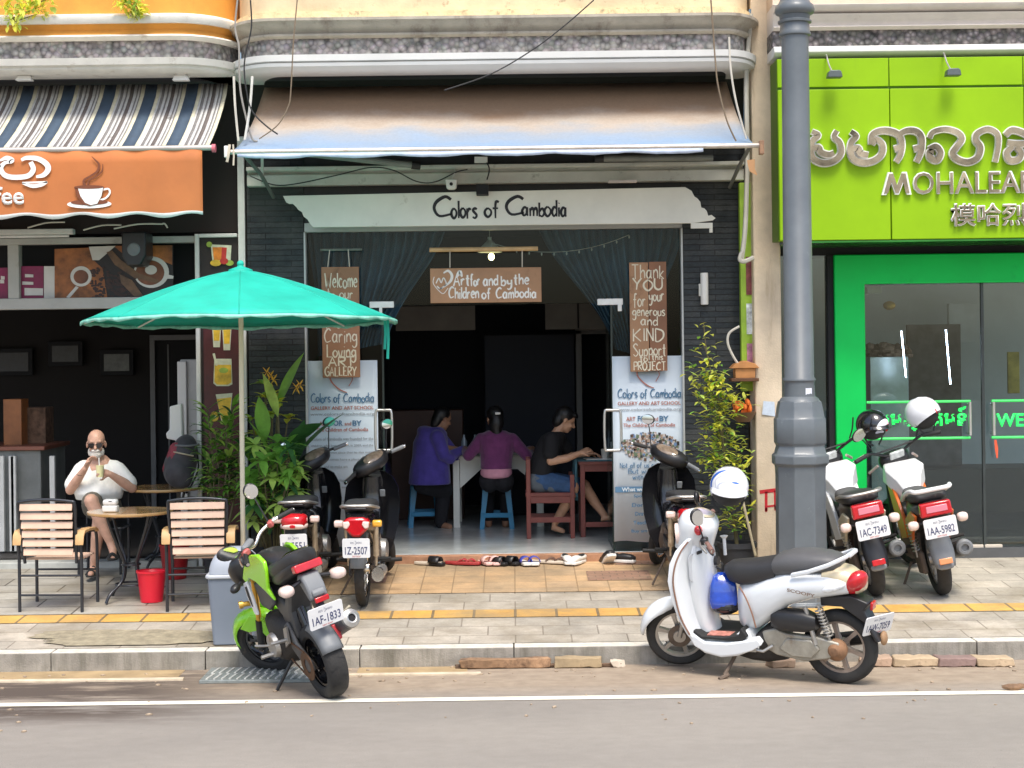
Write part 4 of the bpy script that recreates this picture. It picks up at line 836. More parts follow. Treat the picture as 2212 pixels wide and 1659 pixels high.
for side, (x0, y0, x1, y1) in enumerate(((664, 778, 815, 1180), (1327, 768, 1478, 1170))):
    t = banner(x0, y0, x1, y1, ('left', 'right')[side] and ('pale blue printed banner on the left gallery pane, partly behind the potted plants' if side == 0 else 'pale blue printed banner with a group photograph on the right gallery pane'))
    c = (x0 + x1)/2; mb = MB()
    pl(mb, [(c - 22, y0 + 22), (c - 26, y0 + 42), (c - 8, y0 + 62), (c + 10, y0 + 70)], [2, 2.5, 3, 1.5], NY - .014); pl(mb, [(c + 14, y0 + 28), (c + 22, y0 + 40), (c + 14, y0 + 56)], 1.6, NY - .014)
    bp('emblem', mb, mRedP, t)
    mb = MB(); hl('Colors of Cambodia', x0 + 8, y0 + 92, x1 - 7, 19, 2.4, NY - .014, mb, 5, gap=.1); bp('title_lettering', mb, mBlueP, t)
    tx(t, 'GALLERY AND ART SCHOOL', c, y0 + 103, 136, 8, mRedP, .02); tx(t, 'www.colorsofcambodia.org', c, y0 + 117, 138, 8, mGreyP, .015)
    tx(t, 'ART', c - 40, y0 + 137, 20, 9, mRedP, .02); tx(t, 'FOR', c - 12, y0 + 136, 26, 12, mBlueP, .03); tx(t, 'and', c + 12, y0 + 137, 14, 8, mRedP, .02); tx(t, 'BY', c + 32, y0 + 136, 20, 12, mBlueP, .03)
    tx(t, 'The Children of Cambodia', c, y0 + 150, 112, 8, mRedP, .02)
    if side == 0:
        rg = random.Random(1)
        for i, s in enumerate(('Colors of Cambodia was founded for the', 'children who love painting, in 2003, and the', 'school has grown since then to give every', 'child who comes here a place to learn', 'and to make art', '', 'classes, exhibitions and', 'drawing lessons each day', '', 'open all week')):
            if s: tx(t, s, c - (0 if len(s) > 30 else 14), y0 + 170 + 15*i, 134 if len(s) > 30 else 3.4*len(s), 6.5, mGreyP, .02)
    else:
        mb = MB(); rg = random.Random(9); cols_ = [M('photo_%s' % nm, c_, .6) for nm, c_ in (('brown', (.12, .07, .05)), ('pale', (.55, .5, .47)), ('blue', (.15, .25, .42)), ('tan', (.38, .27, .2)), ('dark', (.03, .03, .03)), ('green', (.12, .17, .1)))]
        for k in range(430):
            a = rg.uniform(0, 6.28); r_ = rg.random()**.5; px, py = c + 2 + 62*r_*math.cos(a), y0 + 196 + 30*r_*math.sin(a)
            s_ = rg.uniform(1.2, 3.2); p_ = at(px, py, NY - .014 - .0004*rg.random()); s_ *= NY/F
            mb.add([p_ + V((-s_, 0, -s_)), p_ + V((s_, 0, -s_)), p_ + V((s_, 0, s_*1.3)), p_ + V((-s_, 0, s_*1.3))], [(0,1,2,3)], rg.choice([0,0,1,1,2,3,3,4,5]))
        bp('group_photo', mb, cols_, t)
        mb = MB(); hl('Not all of us can do great', x0 + 12, y0 + 243, x1 - 4, 11, 1.5, NY - .014, mb, 3, gap=.1); hl('But we can do', x0 + 30, y0 + 255, x1 - 25, 11, 1.5, NY - .014, mb, 4, gap=.1); hl('with', x0 + 40, y0 + 268, x0 + 62, 11, 1.6, NY - .014, mb, 6); bp('quote_lettering', mb, mBlueP, t)
        mb = MB(); hl('great love', x0 + 66, y0 + 269, x0 + 125, 13, 2.0, NY - .014, mb, 6); bp('red_lettering', mb, mRedP, t)
        a, b = at(x0 + 2, y0 + 296, NY - .014), at(x1 - 2, y0 + 282, NY - .014); mb = MB(); mb.box(a.x, b.x, NY - .015, NY - .012, a.z, b.z); bp('blue_bar', mb, mBlueP, t)
        tx(t, 'What we do', x0 + 48, y0 + 289, 64, 9, mBan, .03, NY - .018)
        for i, (s, w_) in enumerate((('Sponsor', 40), ('Donate', 44), ('Draw', 26), ('Teach', 30), ('Buy art', 34))): tx(t, s, x0 + 62 - 2*i, y0 + 304 + 19*i, w_, 8, mBlueP, .02)
# ---- door leaves standing open inwards, with pull handles
for side, px in enumerate((829, 1323)):
    X = xx(px, FY, 900); s = -1 if side == 0 else 1
    t = thing('glass_door', ('left' if side == 0 else 'right') + ' frameless glass door leaf of the gallery standing open', 'glass door', (X, FY, .42), group='open glass doors of the gallery')
    h = zd - .44
    mb = MB(); mb.box(-.006, .006, .0, .9, .01, h); mb.build('pane', [mGlass], t)
    mb = MB(); mb.box(-.009, .009, -.014, .0, .01, h); mb.build('edge', M('dark_glass_edge', (.015, .03, .028), .2), t)
    mb = MB(); z0 = at(px, 972, FY).z - .42; z1 = at(px, 886, FY).z - .42
    P = [(0, z0), (.045, z0), (.075, z0 + .03), (.075, z1 - .03), (.045, z1), (0, z1)]
    for q in (-1, 1): mb.tube([(q*x, -.03, z) for x, z in P], .014, 10, sm=3)
    mb.build('pull_handle', mSteel, t)
    mb = MB(); zz_ = h - .02; mb.box(-.12 if side == 0 else -.13, .11, -.025, -.012, h + .0, h + .06); mb.box(-.03 if side == 0 else .06, .0 if side == 0 else .10, -.026, -.013, h - .06, h + .005); mb.build('patch_fitting', M('white_steel_fitting', (.75, .76, .74), .3, .3), t, bevel=.004)
# ---- curtains
def curtain(name, label, tops, bots, Y, folds):
    mb = MB(); n = folds*8; secs = []
    for i in range(n + 1):
        s = i/n; row = []
        for j in range(15):
            t = j/14; e = t*t*(3 - 2*t)*.6 + t*.4
            xt = tops[0] + (tops[1] - tops[0])*s; xb = bots[0][0] + (bots[1][0] - bots[0][0])*s
            zt2 = tops[2]; zb2 = bots[0][1] + (bots[1][1] - bots[0][1])*s
            x = xt + (xb - xt)*e + .02*math.sin(9*s + 4*t); z = zt2 + (zb2 - zt2)*t
            row.append((x, Y + .05*(1 - .6*t)*math.sin(2*math.pi*folds*s + math.sin(s*17)), z))
        secs.append(row)
    mb.loft(secs, False, 0, False); return tag(mb.build(name, M('teal_navy_curtain', (.045, .10, .15), .8, var=.3, sc=4), ang=80, fix=False), label, 'curtain', 'dark curtains behind the gallery glass')
CY = 15.95
za = at(1000, 500, CY).z
curtain('curtain', 'dark teal curtain swept to the left side of the gallery entrance', (at(664, 500, CY).x, at(960, 500, CY).x, za), ((at(690, 780, CY).x, at(700, 770, CY).z), (at(835, 740, CY).x, at(835, 742, CY).z)), CY, 15)
curtain('curtain', 'dark teal curtain swept to the right side of the gallery entrance', (at(1165, 500, CY).x, at(1475, 500, CY).x, za), ((at(1330, 752, CY).x, at(1330, 752, CY).z), (at(1385, 770, CY).x, at(1385, 778, CY).z)), CY, 15)
# ---- wall lamp on the slate, hanging bulb lamp, string of lights
t = thing('wall_lamp', 'white vertical tube lamp on the right slate pillar', 'wall lamp', at(1522, 658, FY - .13)); hz = 68*FY/F
mb = MB(); mb.lathe([(.0, 0), (.033, .0), (.036, .01), (.036, hz - .01), (.033, hz), (0, hz)], 18); mb.build('diffuser', mGreyWhite, t); mb = MB(); mb.box(-.05, -.01, .0, .05, .08, hz - .1); mb.build('bracket', mWFrame, t, bevel=.004)
t = thing('pendant_lamp', 'white shaded pendant lamp glowing above the wide wooden board', 'pendant lamp', at(1058, 545, 16.3))
mb = MB(); mb.lathe([(.12, 0), (.115, .02), (.05, .09), (.02, .12), (.02, .15)], 20, cap=False); mb.build('shade', mWFrame, t); mb = MB(); mb.tube([(0, 0, .14), (0, 0, .32)], .004, 6); mb.build('cord', mCableW, t)
mb = MB(); mb.ell((0.015, -.01, -.045), (.03, .03, .036)); mb.build('bulb', M('lit_bulb', (1, .78, .36), .4, var=0, emit=9), t)
mb = MB(); q = [at(1062 + 27*k, 535 + 28*(1 - ((k - 5.5)/5.5)**2) - 10 - 1.6*k, 15.75) for k in range(12)]; mb.tube(q, .003, 5)
for p_ in q: mb.ell(p_ + V((0, 0, -.02)), (.008, .008, .016), 6, 5)
tag(mb.build('string_lights', M('pale_string', (.4, .42, .38), .6)), 'thin string of small unlit lights sagging behind the right gallery glass', 'string lights')
# ================================================================== motorcycles (local frame: x forward, y left, z up, origin under the rear axle)
mTyre = M('tyre_rubber', (.028, .027, .026), .8, var=.2, sc=8, bump=.3, bsc=60, dirt=((.16, .12, .09), .32, 7)); mRub = M('black_rubber', (.02, .02, .02), .7); mPlast = M('black_plastic', (.018, .018, .02), .38, var=.2, sc=6, dirt=((.10, .085, .07), .18, 8))
mGreyPl = M('dusty_grey_plastic', (.17, .18, .19), .5, var=.15, sc=5, dirt=((.32, .27, .22), .25, 6)); mGlossB = M('gloss_black_panel', (.010, .010, .012), .16, var=.1, coat=.5, dirt=((.08, .07, .06), .14, 7)); mSeat = M('black_seat_vinyl', (.030, .030, .032), .5, var=.15, bump=.15, bsc=150, dirt=((.18, .16, .13), .2, 5))
mChrome = M('chrome', (.80, .79, .76), .16, 1, .05, dirt=((.30, .20, .13), .18, 9)); mAlloy = M('dull_alloy', (.46, .45, .43), .42, .8, .15, 8, dirt=((.24, .15, .09), .3, 9)); mRust = M('rusty_metal', (.22, .12, .07), .75, .2, .3, 14, bump=.3)
mRedL = M('red_lens', (.50, .008, .015), .15, var=.15, sc=25, coat=.6); mClearL = M('clear_pinkish_lens', (.80, .62, .55), .2, var=.15, sc=20, coat=.5); mAmb = M('amber_lens', (.75, .40, .05), .2, var=.1, coat=.5); mPlate = M('white_number_plate', (.80, .80, .80), .4, var=.04); mPlInk = M('plate_blue_ink', (.06, .07, .16), .5); mPlRed = M('plate_red_ink', (.5, .08, .08), .5)
mMirror = M('mirror_glass', (.9, .92, .92), .03, 1, 0); mMirG = M('mirror_painted_reflection', (.10, .46, .33), .12, .6, .1)  # green mirror: the parasol's reflection painted into the glass colour
mBrown = M('brown_dusty_engine', (.14, .105, .08), .7, .3, .25, 12, bump=.3)
def ptext(s, h, parent, mat, T, w_=None, bold=0, name='plate_lettering'):
    e = letters(s, h, name, mat, None, 0, bold, None, w_); e.data.transform(T); e.parent = parent; return e
FACE_BACK = Euler((0, 0, R(-90))).to_matrix().to_4x4()
def plate(par, c, tilt, text, w_=.235, h=.145, yaw=0, roll=0):
    T = Mx.Translation(V(c)) @ Euler((0, 0, yaw)).to_matrix().to_4x4() @ Euler((0, tilt, 0)).to_matrix().to_4x4() @ FACE_BACK @ Euler((0, roll, 0)).to_matrix().to_4x4()
    mb = MB(); mb.T = T; mb.prism(rr(-w_/2, w_/2, -h/2, h/2, .014), -.003, .003); p = mb.build('number_plate', mPlate, par)
    ptext(text, h*.40, p, mPlInk, T @ Mx.Translation((0, -.0045, -h*.12)), w_*.82, .01); ptext('\u179f\u17c0\u1798\u179a\u17b6\u1794', h*.2, p, mPlInk, T @ Mx.Translation((0, -.0045, h*.30)), w_*.4); ptext('SIEM REAP', h*.085, p, mPlRed, T @ Mx.Translation((0, -.0045, -h*.42)), w_*.3)
    return p
def wheel(par, c, r, tw, rimr, T=None, spokes=0, rim=None, cast=0, tread=0):
    mb = MB(); mb.T = T or Mx(); rim = rim or mAlloy; w_ = tw/2
    mb.lathe([(rimr - .012, -w_*.55), (rimr + .012, -w_*.62), (rimr + .012, w_*.62), (rimr - .012, w_*.55), (rimr - .016, 0), (rimr - .012, -w_*.55)], 40, c, 'y', cap=False)
    mb.lathe([(.0, -.06), (.045, -.06), (.05, -.03), (.05, .03), (.045, .06), (0, .06)], 18, c, 'y')
    C_ = V(c)
    for k in range(spokes):
        a = 2*math.pi*k/spokes; b = a + (.35 if k % 2 else -.35); s = .04 if k % 4 < 2 else -.04
        mb.tube([C_ + V((.045*math.cos(b), s, .045*math.sin(b))), C_ + V((rimr*math.cos(a), 0, rimr*math.sin(a)))], .0022, 4)
    for k in range(cast):
        a = 2*math.pi*k/cast + .2; d = V((math.cos(a), 0, math.sin(a))); q = V((-math.sin(a), 0, math.cos(a)))
        secs = []
        for rr_, hw, th in ((.035, .022, .022), (rimr*.5, .012, .018), (rimr*.97, .016, .020)):
            p = C_ + d*rr_ + q*.02*(rr_/rimr); secs.append([p + q*hw + V((0, -th, 0)), p + q*hw + V((0, th, 0)), p - q*hw + V((0, th, 0)), p - q*hw + V((0, -th, 0))])
        mb.loft(secs)
    o = mb.build('wheel', rim, par)
    mb = MB(); mb.T = T or Mx()
    mb.lathe([(rimr + .004, -w_*.7), (rimr + .02, -w_*.95), ((r + rimr)/2 + .01, -w_), (r - .018, -w_*.86), (r - .004, -w_*.5), (r, 0), (r - .004, w_*.5), (r - .018, w_*.86), ((r + rimr)/2 + .01, w_), (rimr + .02, w_*.95), (rimr + .004, w_*.7)], 48, c, 'y', cap=False)
    for k in range(tread):
        a = 2*math.pi*k/tread; s = 1 if k % 2 else -1; P = []
        for j in range(4):
            aa = a + .10*j/3; y = s*w_*(.06 + .78*j/3); rr_ = r - .022*(abs(y)/w_)**2.6 + .0006
            P.append(C_ + V((rr_*math.cos(aa), y, rr_*math.sin(aa))))
        mb.ribbon(P, .007, (math.cos(a), 0, math.sin(a)), 0, 1)
    mb.build('tyre', [mTyre, mRub] if tread else mTyre, o); return o
def steer(P, rake, ang):
    ax = V((-math.sin(rake), 0, math.cos(rake))); return Mx.Translation(V(P)) @ Mx.Rotation(ang, 4, ax) @ Mx.Translation(-V(P))
def mirror(par, T, base, tip, c, rx=.062, rz=.042, tint=None, tilt=0, yaw=0, half=False):
    mb = MB(); mb.T = T; mb.tube([base, V(base)*.4 + V(tip)*.6 + V((0, 0, .01)), tip], .0055, 8, sm=3); st_ = mb.build('mirror', mPlast, par)
    Q = T @ Mx.Translation(V(c)) @ Euler((tilt, 0, yaw)).to_matrix().to_4x4()
    mb = MB(); mb.T = Q; mb.ell((.012, 0, 0), (.022, rx, rz), 20, 10); mb.build('housing', mPlast, st_)
    mb = MB(); mb.T = Q; n = 24; P = [(-.0095, rx*.9*math.cos(2*math.pi*k/n), rz*.9*math.sin(2*math.pi*k/n)) for k in range(n)]
    mb.add(P + [(-.013, 0, 0)], [(k, (k+1) % n, n) for k in range(n)], 0)
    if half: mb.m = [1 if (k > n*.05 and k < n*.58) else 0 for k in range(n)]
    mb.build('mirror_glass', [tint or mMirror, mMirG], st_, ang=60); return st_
def pose(t, loc, yaw, lean, pitch): t.location = loc; t.rotation_euler = (-lean, -pitch, yaw)
SLOPE = math.atan(PB)
def underbone(name, label, loc, yaw, lean, st_ang, text, tail, exh=True, mir=('g', 'g'), group='black step-through motorcycles in front of the gallery'):
    t = thing(name, label, 'motorcycle', group=group); pose(t, loc, yaw, lean, SLOPE); t.scale = (1.1, .93, 1.1)
    r = .285; WB = 1.22; T = steer((.86, 0, .92), R(26), st_ang)
    wheel(t, (0, 0, r), r, .085, .215, None, 28, mChrome, tread=36); wheel(t, (WB, 0, r), r, .075, .215, T, 28, mChrome)
    # forks, fender
    mb = MB(); mb.T = T
    for y in (-.065, .065): mb.tube([(WB, y, r), (1.02, y, .70)], .019, 10)
    mb.build('fork', mAlloy, t)
    mb = MB(); mb.T = T; secs = []
    for k in range(12):
        a = R(-10 + 165*k/11); c = V((WB, 0, r)) + V((math.cos(a), 0, math.sin(a)))*(r + .022); q = V((math.cos(a), 0, math.sin(a)))
        secs.append([c + V((0, y, 0)) - q*(.045*(abs(y)/.06)**2) for y in (-.06, -.04, 0, .04, .06)])
    mb.loft(secs, False, 0, False); o = mb.build('front_mudguard', mGlossB, t, fix=False, ang=80); o.modifiers.new('t', 'SOLIDIFY').thickness = .004
    # leg shield: two flared wings either side of the steering column
    mb = MB(); secs = []
    for z, x, hw, sw, tk in ((.235, .70, .135, .08, .02), (.34, .80, .20, .10, .02), (.50, .875, .245, .13, .022), (.66, .90, .262, .14, .022), (.78, .905, .245, .12, .022), (.86, .89, .19, .07, .02), (.90, .875, .10, .03, .02)):
        secs.append([(x - sw*(abs(s)**2.2), s*hw, z) for s in [i/8 - 1 for i in range(17)]] + [(x + tk - sw*(abs(s)**2.2) + .012*(1 - abs(s)), s*hw, z) for s in [1 - i/8 for i in range(17)]])
    mb.loft(secs); mb.build('leg_shield', mGlossB, t, ang=50)
    # front apron and nose
    mb = MB(); mb.body([(.86, 0, .10, .55, .93), (.93, 0, .11, .50, .92), (1.0, 0, .10, .52, .87), (1.06, 0, .07, .58, .80), (1.09, 0, .02, .64, .72)], 16, 2.4); mb.build('front_cowl', mGlossB, t, ang=60)
    # inner column and tunnel
    mb = MB(); secs = []
    for x, z, hw, hh in ((.30, .52, .085, .14), (.45, .49, .080, .12), (.58, .48, .075, .10), (.70, .53, .075, .10), (.79, .63, .08, .10), (.84, .75, .085, .09), (.83, .86, .075, .07)):
        d = V((.6, 0, .8)) if x > .65 else V((0, 0, 1)); d = V((1, 0, 0)) if z > .7 else d
        secs.append([V((x, hw*math.copysign(abs(math.cos(a))**.7, math.cos(a)), z)) + d*(hh*math.copysign(abs(math.sin(a))**.7, math.sin(a))) for a in [2*math.pi*k/14 for k in range(14)]])
    mb.loft(secs); mb.build('tunnel_cover', mGlossB, t, ang=50)
    mb = MB(); mb.cb((.765, -.10, .735), (.012, .05, .06), (0, -.3, 0)); mb.build('key_panel', mGreyPl, t, bevel=.008)
    # handlebar cowl with dials, bars, grips, levers, mirrors
    mb = MB(); mb.T = T
    mb.body([(.74, 0, .07, .93, .985), (.78, 0, .15, .90, 1.02), (.84, 0, .19, .89, 1.04), (.90, 0, .19, .88, 1.035), (.95, 0, .14, .88, 1.02), (.985, 0, .07, .90, .99)], 18, 2.5); hb = mb.build('handlebar_cowl', mPlast, t, ang=60)
    mb = MB(); mb.T = T @ Mx.Translation((.79, 0, 1.015)) @ Euler((0, R(-32), 0)).to_matrix().to_4x4(); mb.ell((0, 0, 0), (.055, .115, .016), 22, 8); mb.build('instrument_panel', M('brownish_dial', (.20, .15, .11), .12, var=.4, sc=22, coat=.8), hb)
    mb = MB(); mb.T = T; mb.lathe([(0, .985), (.055, .985), (.07, .96), (.07, .93)], 20, (0, 0, .955), 'x'); mb.build('headlight', mClearL, t)
    mb = MB(); mb.T = T; mb.tube([(.80, .34, .955), (.85, .20, .97), (.88, 0, .965), (.85, -.20, .97), (.80, -.34, .955)], .011, 10, sm=4); hd = mb.build('handlebar', mPlast, t)
    for s in (-1, 1):
        mb = MB(); mb.T = T; mb.tube([(.825, s*.225, .964), (.795, s*.35, .954)], .017, 12); g = mb.build('grip', mGreyPl if s < 0 else mRub, hd); mb = MB(); mb.T = T; mb.tube([(.796, s*.345, .954), (.792, s*.368, .953)], .014, 12); mb.build('bar_end', mChrome, g)
        mb = MB(); mb.T = T; mb.tube([(.86, s*.2, .965), (.875, s*.26, .962), (.85, s*.34, .955)], .006, 6, sm=2); mb.build('lever', mAlloy, hd)
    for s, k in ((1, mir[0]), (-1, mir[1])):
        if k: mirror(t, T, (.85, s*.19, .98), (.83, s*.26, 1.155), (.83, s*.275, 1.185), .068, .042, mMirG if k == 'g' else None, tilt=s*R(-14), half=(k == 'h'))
    # seat, side panels, tail
    mb = MB(); mb.body([(-.26, 0, .09, .755, .80), (-.22, 0, .125, .735, .815), (-.02, 0, .14, .715, .81), (.12, 0, .135, .70, .785), (.24, 0, .125, .685, .76), (.36, 0, .105, .67, .755), (.44, 0, .08, .665, .735), (.47, 0, .05, .665, .71)], 18, 3.2); mb.build('seat', mSeat, t, ang=60)
    mb = MB(); mb.body([(-.36, 0, .075, .66, .735), (-.30, 0, .10, .62, .755), (-.1, 0, .135, .56, .735), (.1, 0, .14, .46, .71), (.26, 0, .13, .40, .69), (.38, 0, .10, .38, .68)], 18, 2.8); mb.build('side_cowl', mGlossB, t, ang=60)
    mb = MB()
    for s in (-1, 1): mb.tube([(.02, s*.15, .735), (-.20, s*.155, .775), (-.31, s*.12, .80), (-.335, s*.06, .802), (-.335, 0, .802)], .011, 8, sm=4)
    mb.build('grab_rail', mAlloy, t)
    mb = MB(); mb.box(-.345, -.12, -.085, .085, .775, .79); mb.build('rail_plate', mPlast, t, bevel=.006)
    # tail lamp cluster
    if tail == 'round':
        mb = MB(); mb.body([(-.425, 0, .05, .645, .69), (-.40, 0, .10, .615, .715), (-.34, 0, .118, .605, .725), (-.28, 0, .11, .61, .72)], 20, 3); tlm = mb.build('tail_light', mRedL, t, ang=60)
        mb = MB(); mb.body([(-.436, 0, .035, .628, .65), (-.41, 0, .085, .61, .652), (-.36, 0, .122, .60, .655), (-.30, 0, .115, .60, .655)], 16, 3); mb.build('indicator_strip', mClearL, tlm, ang=60)
        mb = MB(); mb.body([(-.444, 0, .02, .625, .646), (-.41, 0, .045, .616, .655), (-.38, 0, .05, .616, .655)], 12, 3); mb.build('lens', mRedL, tlm, ang=60)
    else:
        mb = MB(); mb.T = FACE_BACK; mb.prism([(-.115, .70), (-.06, .725), (.06, .725), (.115, .70), (.11, .65), (.055, .60), (.03, .58), (-.03, .58), (-.055, .60), (-.11, .65)], -.395, -.28); tlm = mb.build('tail_light', mRedL, t, bevel=.02)
        for s in (-1, 1):
            mb = MB(); mb.T = FACE_BACK; mb.prism([(s*.112, .695), (s*.06, .70), (s*.05, .675), (s*.075, .645), (s*.108, .65)], -.405, -.36); mb.build('indicator', mClearL, tlm, bevel=.008)
    for s in (-1, 1):
        mb = MB(); mb.cb((-.25, s*.165, .66), (.05, .085, .05)); mb.build('rear_indicator', mAmb if (tail != 'round' and s < 0) else mClearL, t, bevel=.014)
    # rear mudguard, plate
    mb = MB(); secs = []
    for k in range(10):
        a = R(62 + 108*k/9); c = V((0, 0, r)) + V((math.cos(a), 0, math.sin(a)))*(r + .045 + .03*(k/9)); q = V((math.cos(a), 0, math.sin(a)))
        secs.append([c + V((0, y, 0)) - q*(.05*(abs(y)/.072)**3) for y in (-.072, -.05, 0, .05, .072)])
    mb.loft(secs, False, 0, False); o = mb.build('rear_mudguard', mGreyPl, t, fix=False, ang=80); o.modifiers.new('t', 'SOLIDIFY').thickness = .004
    mb = MB(); mb.cb((-.355, 0, .58), (.05, .16, .10)); mb.build('plate_bracket', mPlast, t, bevel=.01)
    plate(t, (-.40, 0, .505), R(-8), text)
    # swing arm, shocks, chain case, engine, exhaust, pegs, stands
    mb = MB()
    for s in (-1, 1): mb.tube([(0, s*.09, r), (.42, s*.10, .33)], .02, 8)
    mb.build('swing_arm', mBrown, t)
    for s in (-1, 1):
        mb = MB(); mb.tube([(.0, s*.12, r + .02), (-.02, s*.125, .42)], .013, 10); mb.tube([(-.015, s*.123, .38), (-.045, s*.125, .63)], .026, 12); mb.build('shock_absorber', M('dirty_cream_shock', (.50, .40, .28), .45, .4, .3, 10, dirt=((.25, .13, .07), .35, 9)), t)
    mb = MB(); mb.prism([(-.08, .24), (.05, .215), (.46, .27), (.46, .40), (.05, .37), (-.06, .34)], .095, .115); mb.build('chain_case', mPlast, t, bevel=.01)
    mb = MB(); mb.lathe([(0, -.10), (.10, -.09), (.11, 0), (.10, .10), (0, .11)], 18, (.52, 0, .33), 'y'); mb.body([(.42, 0, .11, .24, .42), (.60, 0, .13, .22, .42), (.72, 0, .09, .28, .42), (.86, 0, .07, .30, .43), (.92, 0, .05, .32, .41)], 12, 3); mb.build('engine', mBrown, t)
    mb = MB(); mb.lathe([(0, -.165), (.06, -.165), (.085, -.15), (.09, -.10)], 18, (.56, 0, .32), 'y'); mb.build('engine_cover', mAlloy, t)
    if exh:
        mb = MB(); mb.tube([(.80, -.05, .28), (.68, -.10, .19), (.45, -.14, .19), (.25, -.15, .22)], .018, 10, sm=4); mb.tube([(.30, -.15, .215), (.18, -.155, .235), (-.12, -.165, .275), (-.28, -.17, .295)], [.02, .045, .052, .05], 16); ex = mb.build('exhaust', mAlloy, t)
        mb = MB(); d = V((-.995, -.03, .12)); c = V((-.28, -.17, .295)); mb.lathe([(0, -.02), (.018, -.02), (.018, .012), (.034, .014), (.036, -.01), (.048, -.012), (.054, .0), (.054, .03)], 20, (0, 0, 0), 'x'); mb.v = [c - V((q.x, 0, 0)) + V((0, q.y, q.z)) - V((.0, 0, 0)) if False else c + V((-q.x, q.y, q.z)) + V((-.004, 0, 0)) for q in mb.v]; mb.build('muffler_end', mChrome, ex)
    for s in (-1, 1):
        mb = MB(); mb.tube([(.48, s*.10, .25), (.48, s*.30, .26)], .016, 10); mb.build('foot_peg', mRub, t)
        mb = MB(); mb.tube([(.22, s*.11, .31), (.20, s*.23, .32)], .013, 8); mb.build('foot_peg', mRub, t)
    mb = MB(); mb.tube([(.36, .11, .22), (.30, .24, .02 + .24*math.tan(lean)*-1)], .010, 8); mb.tube([(.32, .2, -.02), (.28, .27, -.055)], .014, 6); mb.build('side_stand', mBrown, t)
    return t
kk = lambda px, py: pv(px, py)
bA = kk(657, 1296); bB = kk(785, 1308); bC = kk(1478, 1285)
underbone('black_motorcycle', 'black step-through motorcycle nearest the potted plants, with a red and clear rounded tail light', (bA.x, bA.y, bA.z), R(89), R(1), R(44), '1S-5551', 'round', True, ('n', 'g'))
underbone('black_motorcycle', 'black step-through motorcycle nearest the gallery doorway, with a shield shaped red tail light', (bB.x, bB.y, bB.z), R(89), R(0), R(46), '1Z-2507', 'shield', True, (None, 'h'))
underbone('black_motorcycle', 'black step-through motorcycle behind the white scooter, facing the right printed banner', (bC.x, bC.y, bC.z), R(93), R(0), R(-36), '1T-4206', 'round', False, ('n', None))

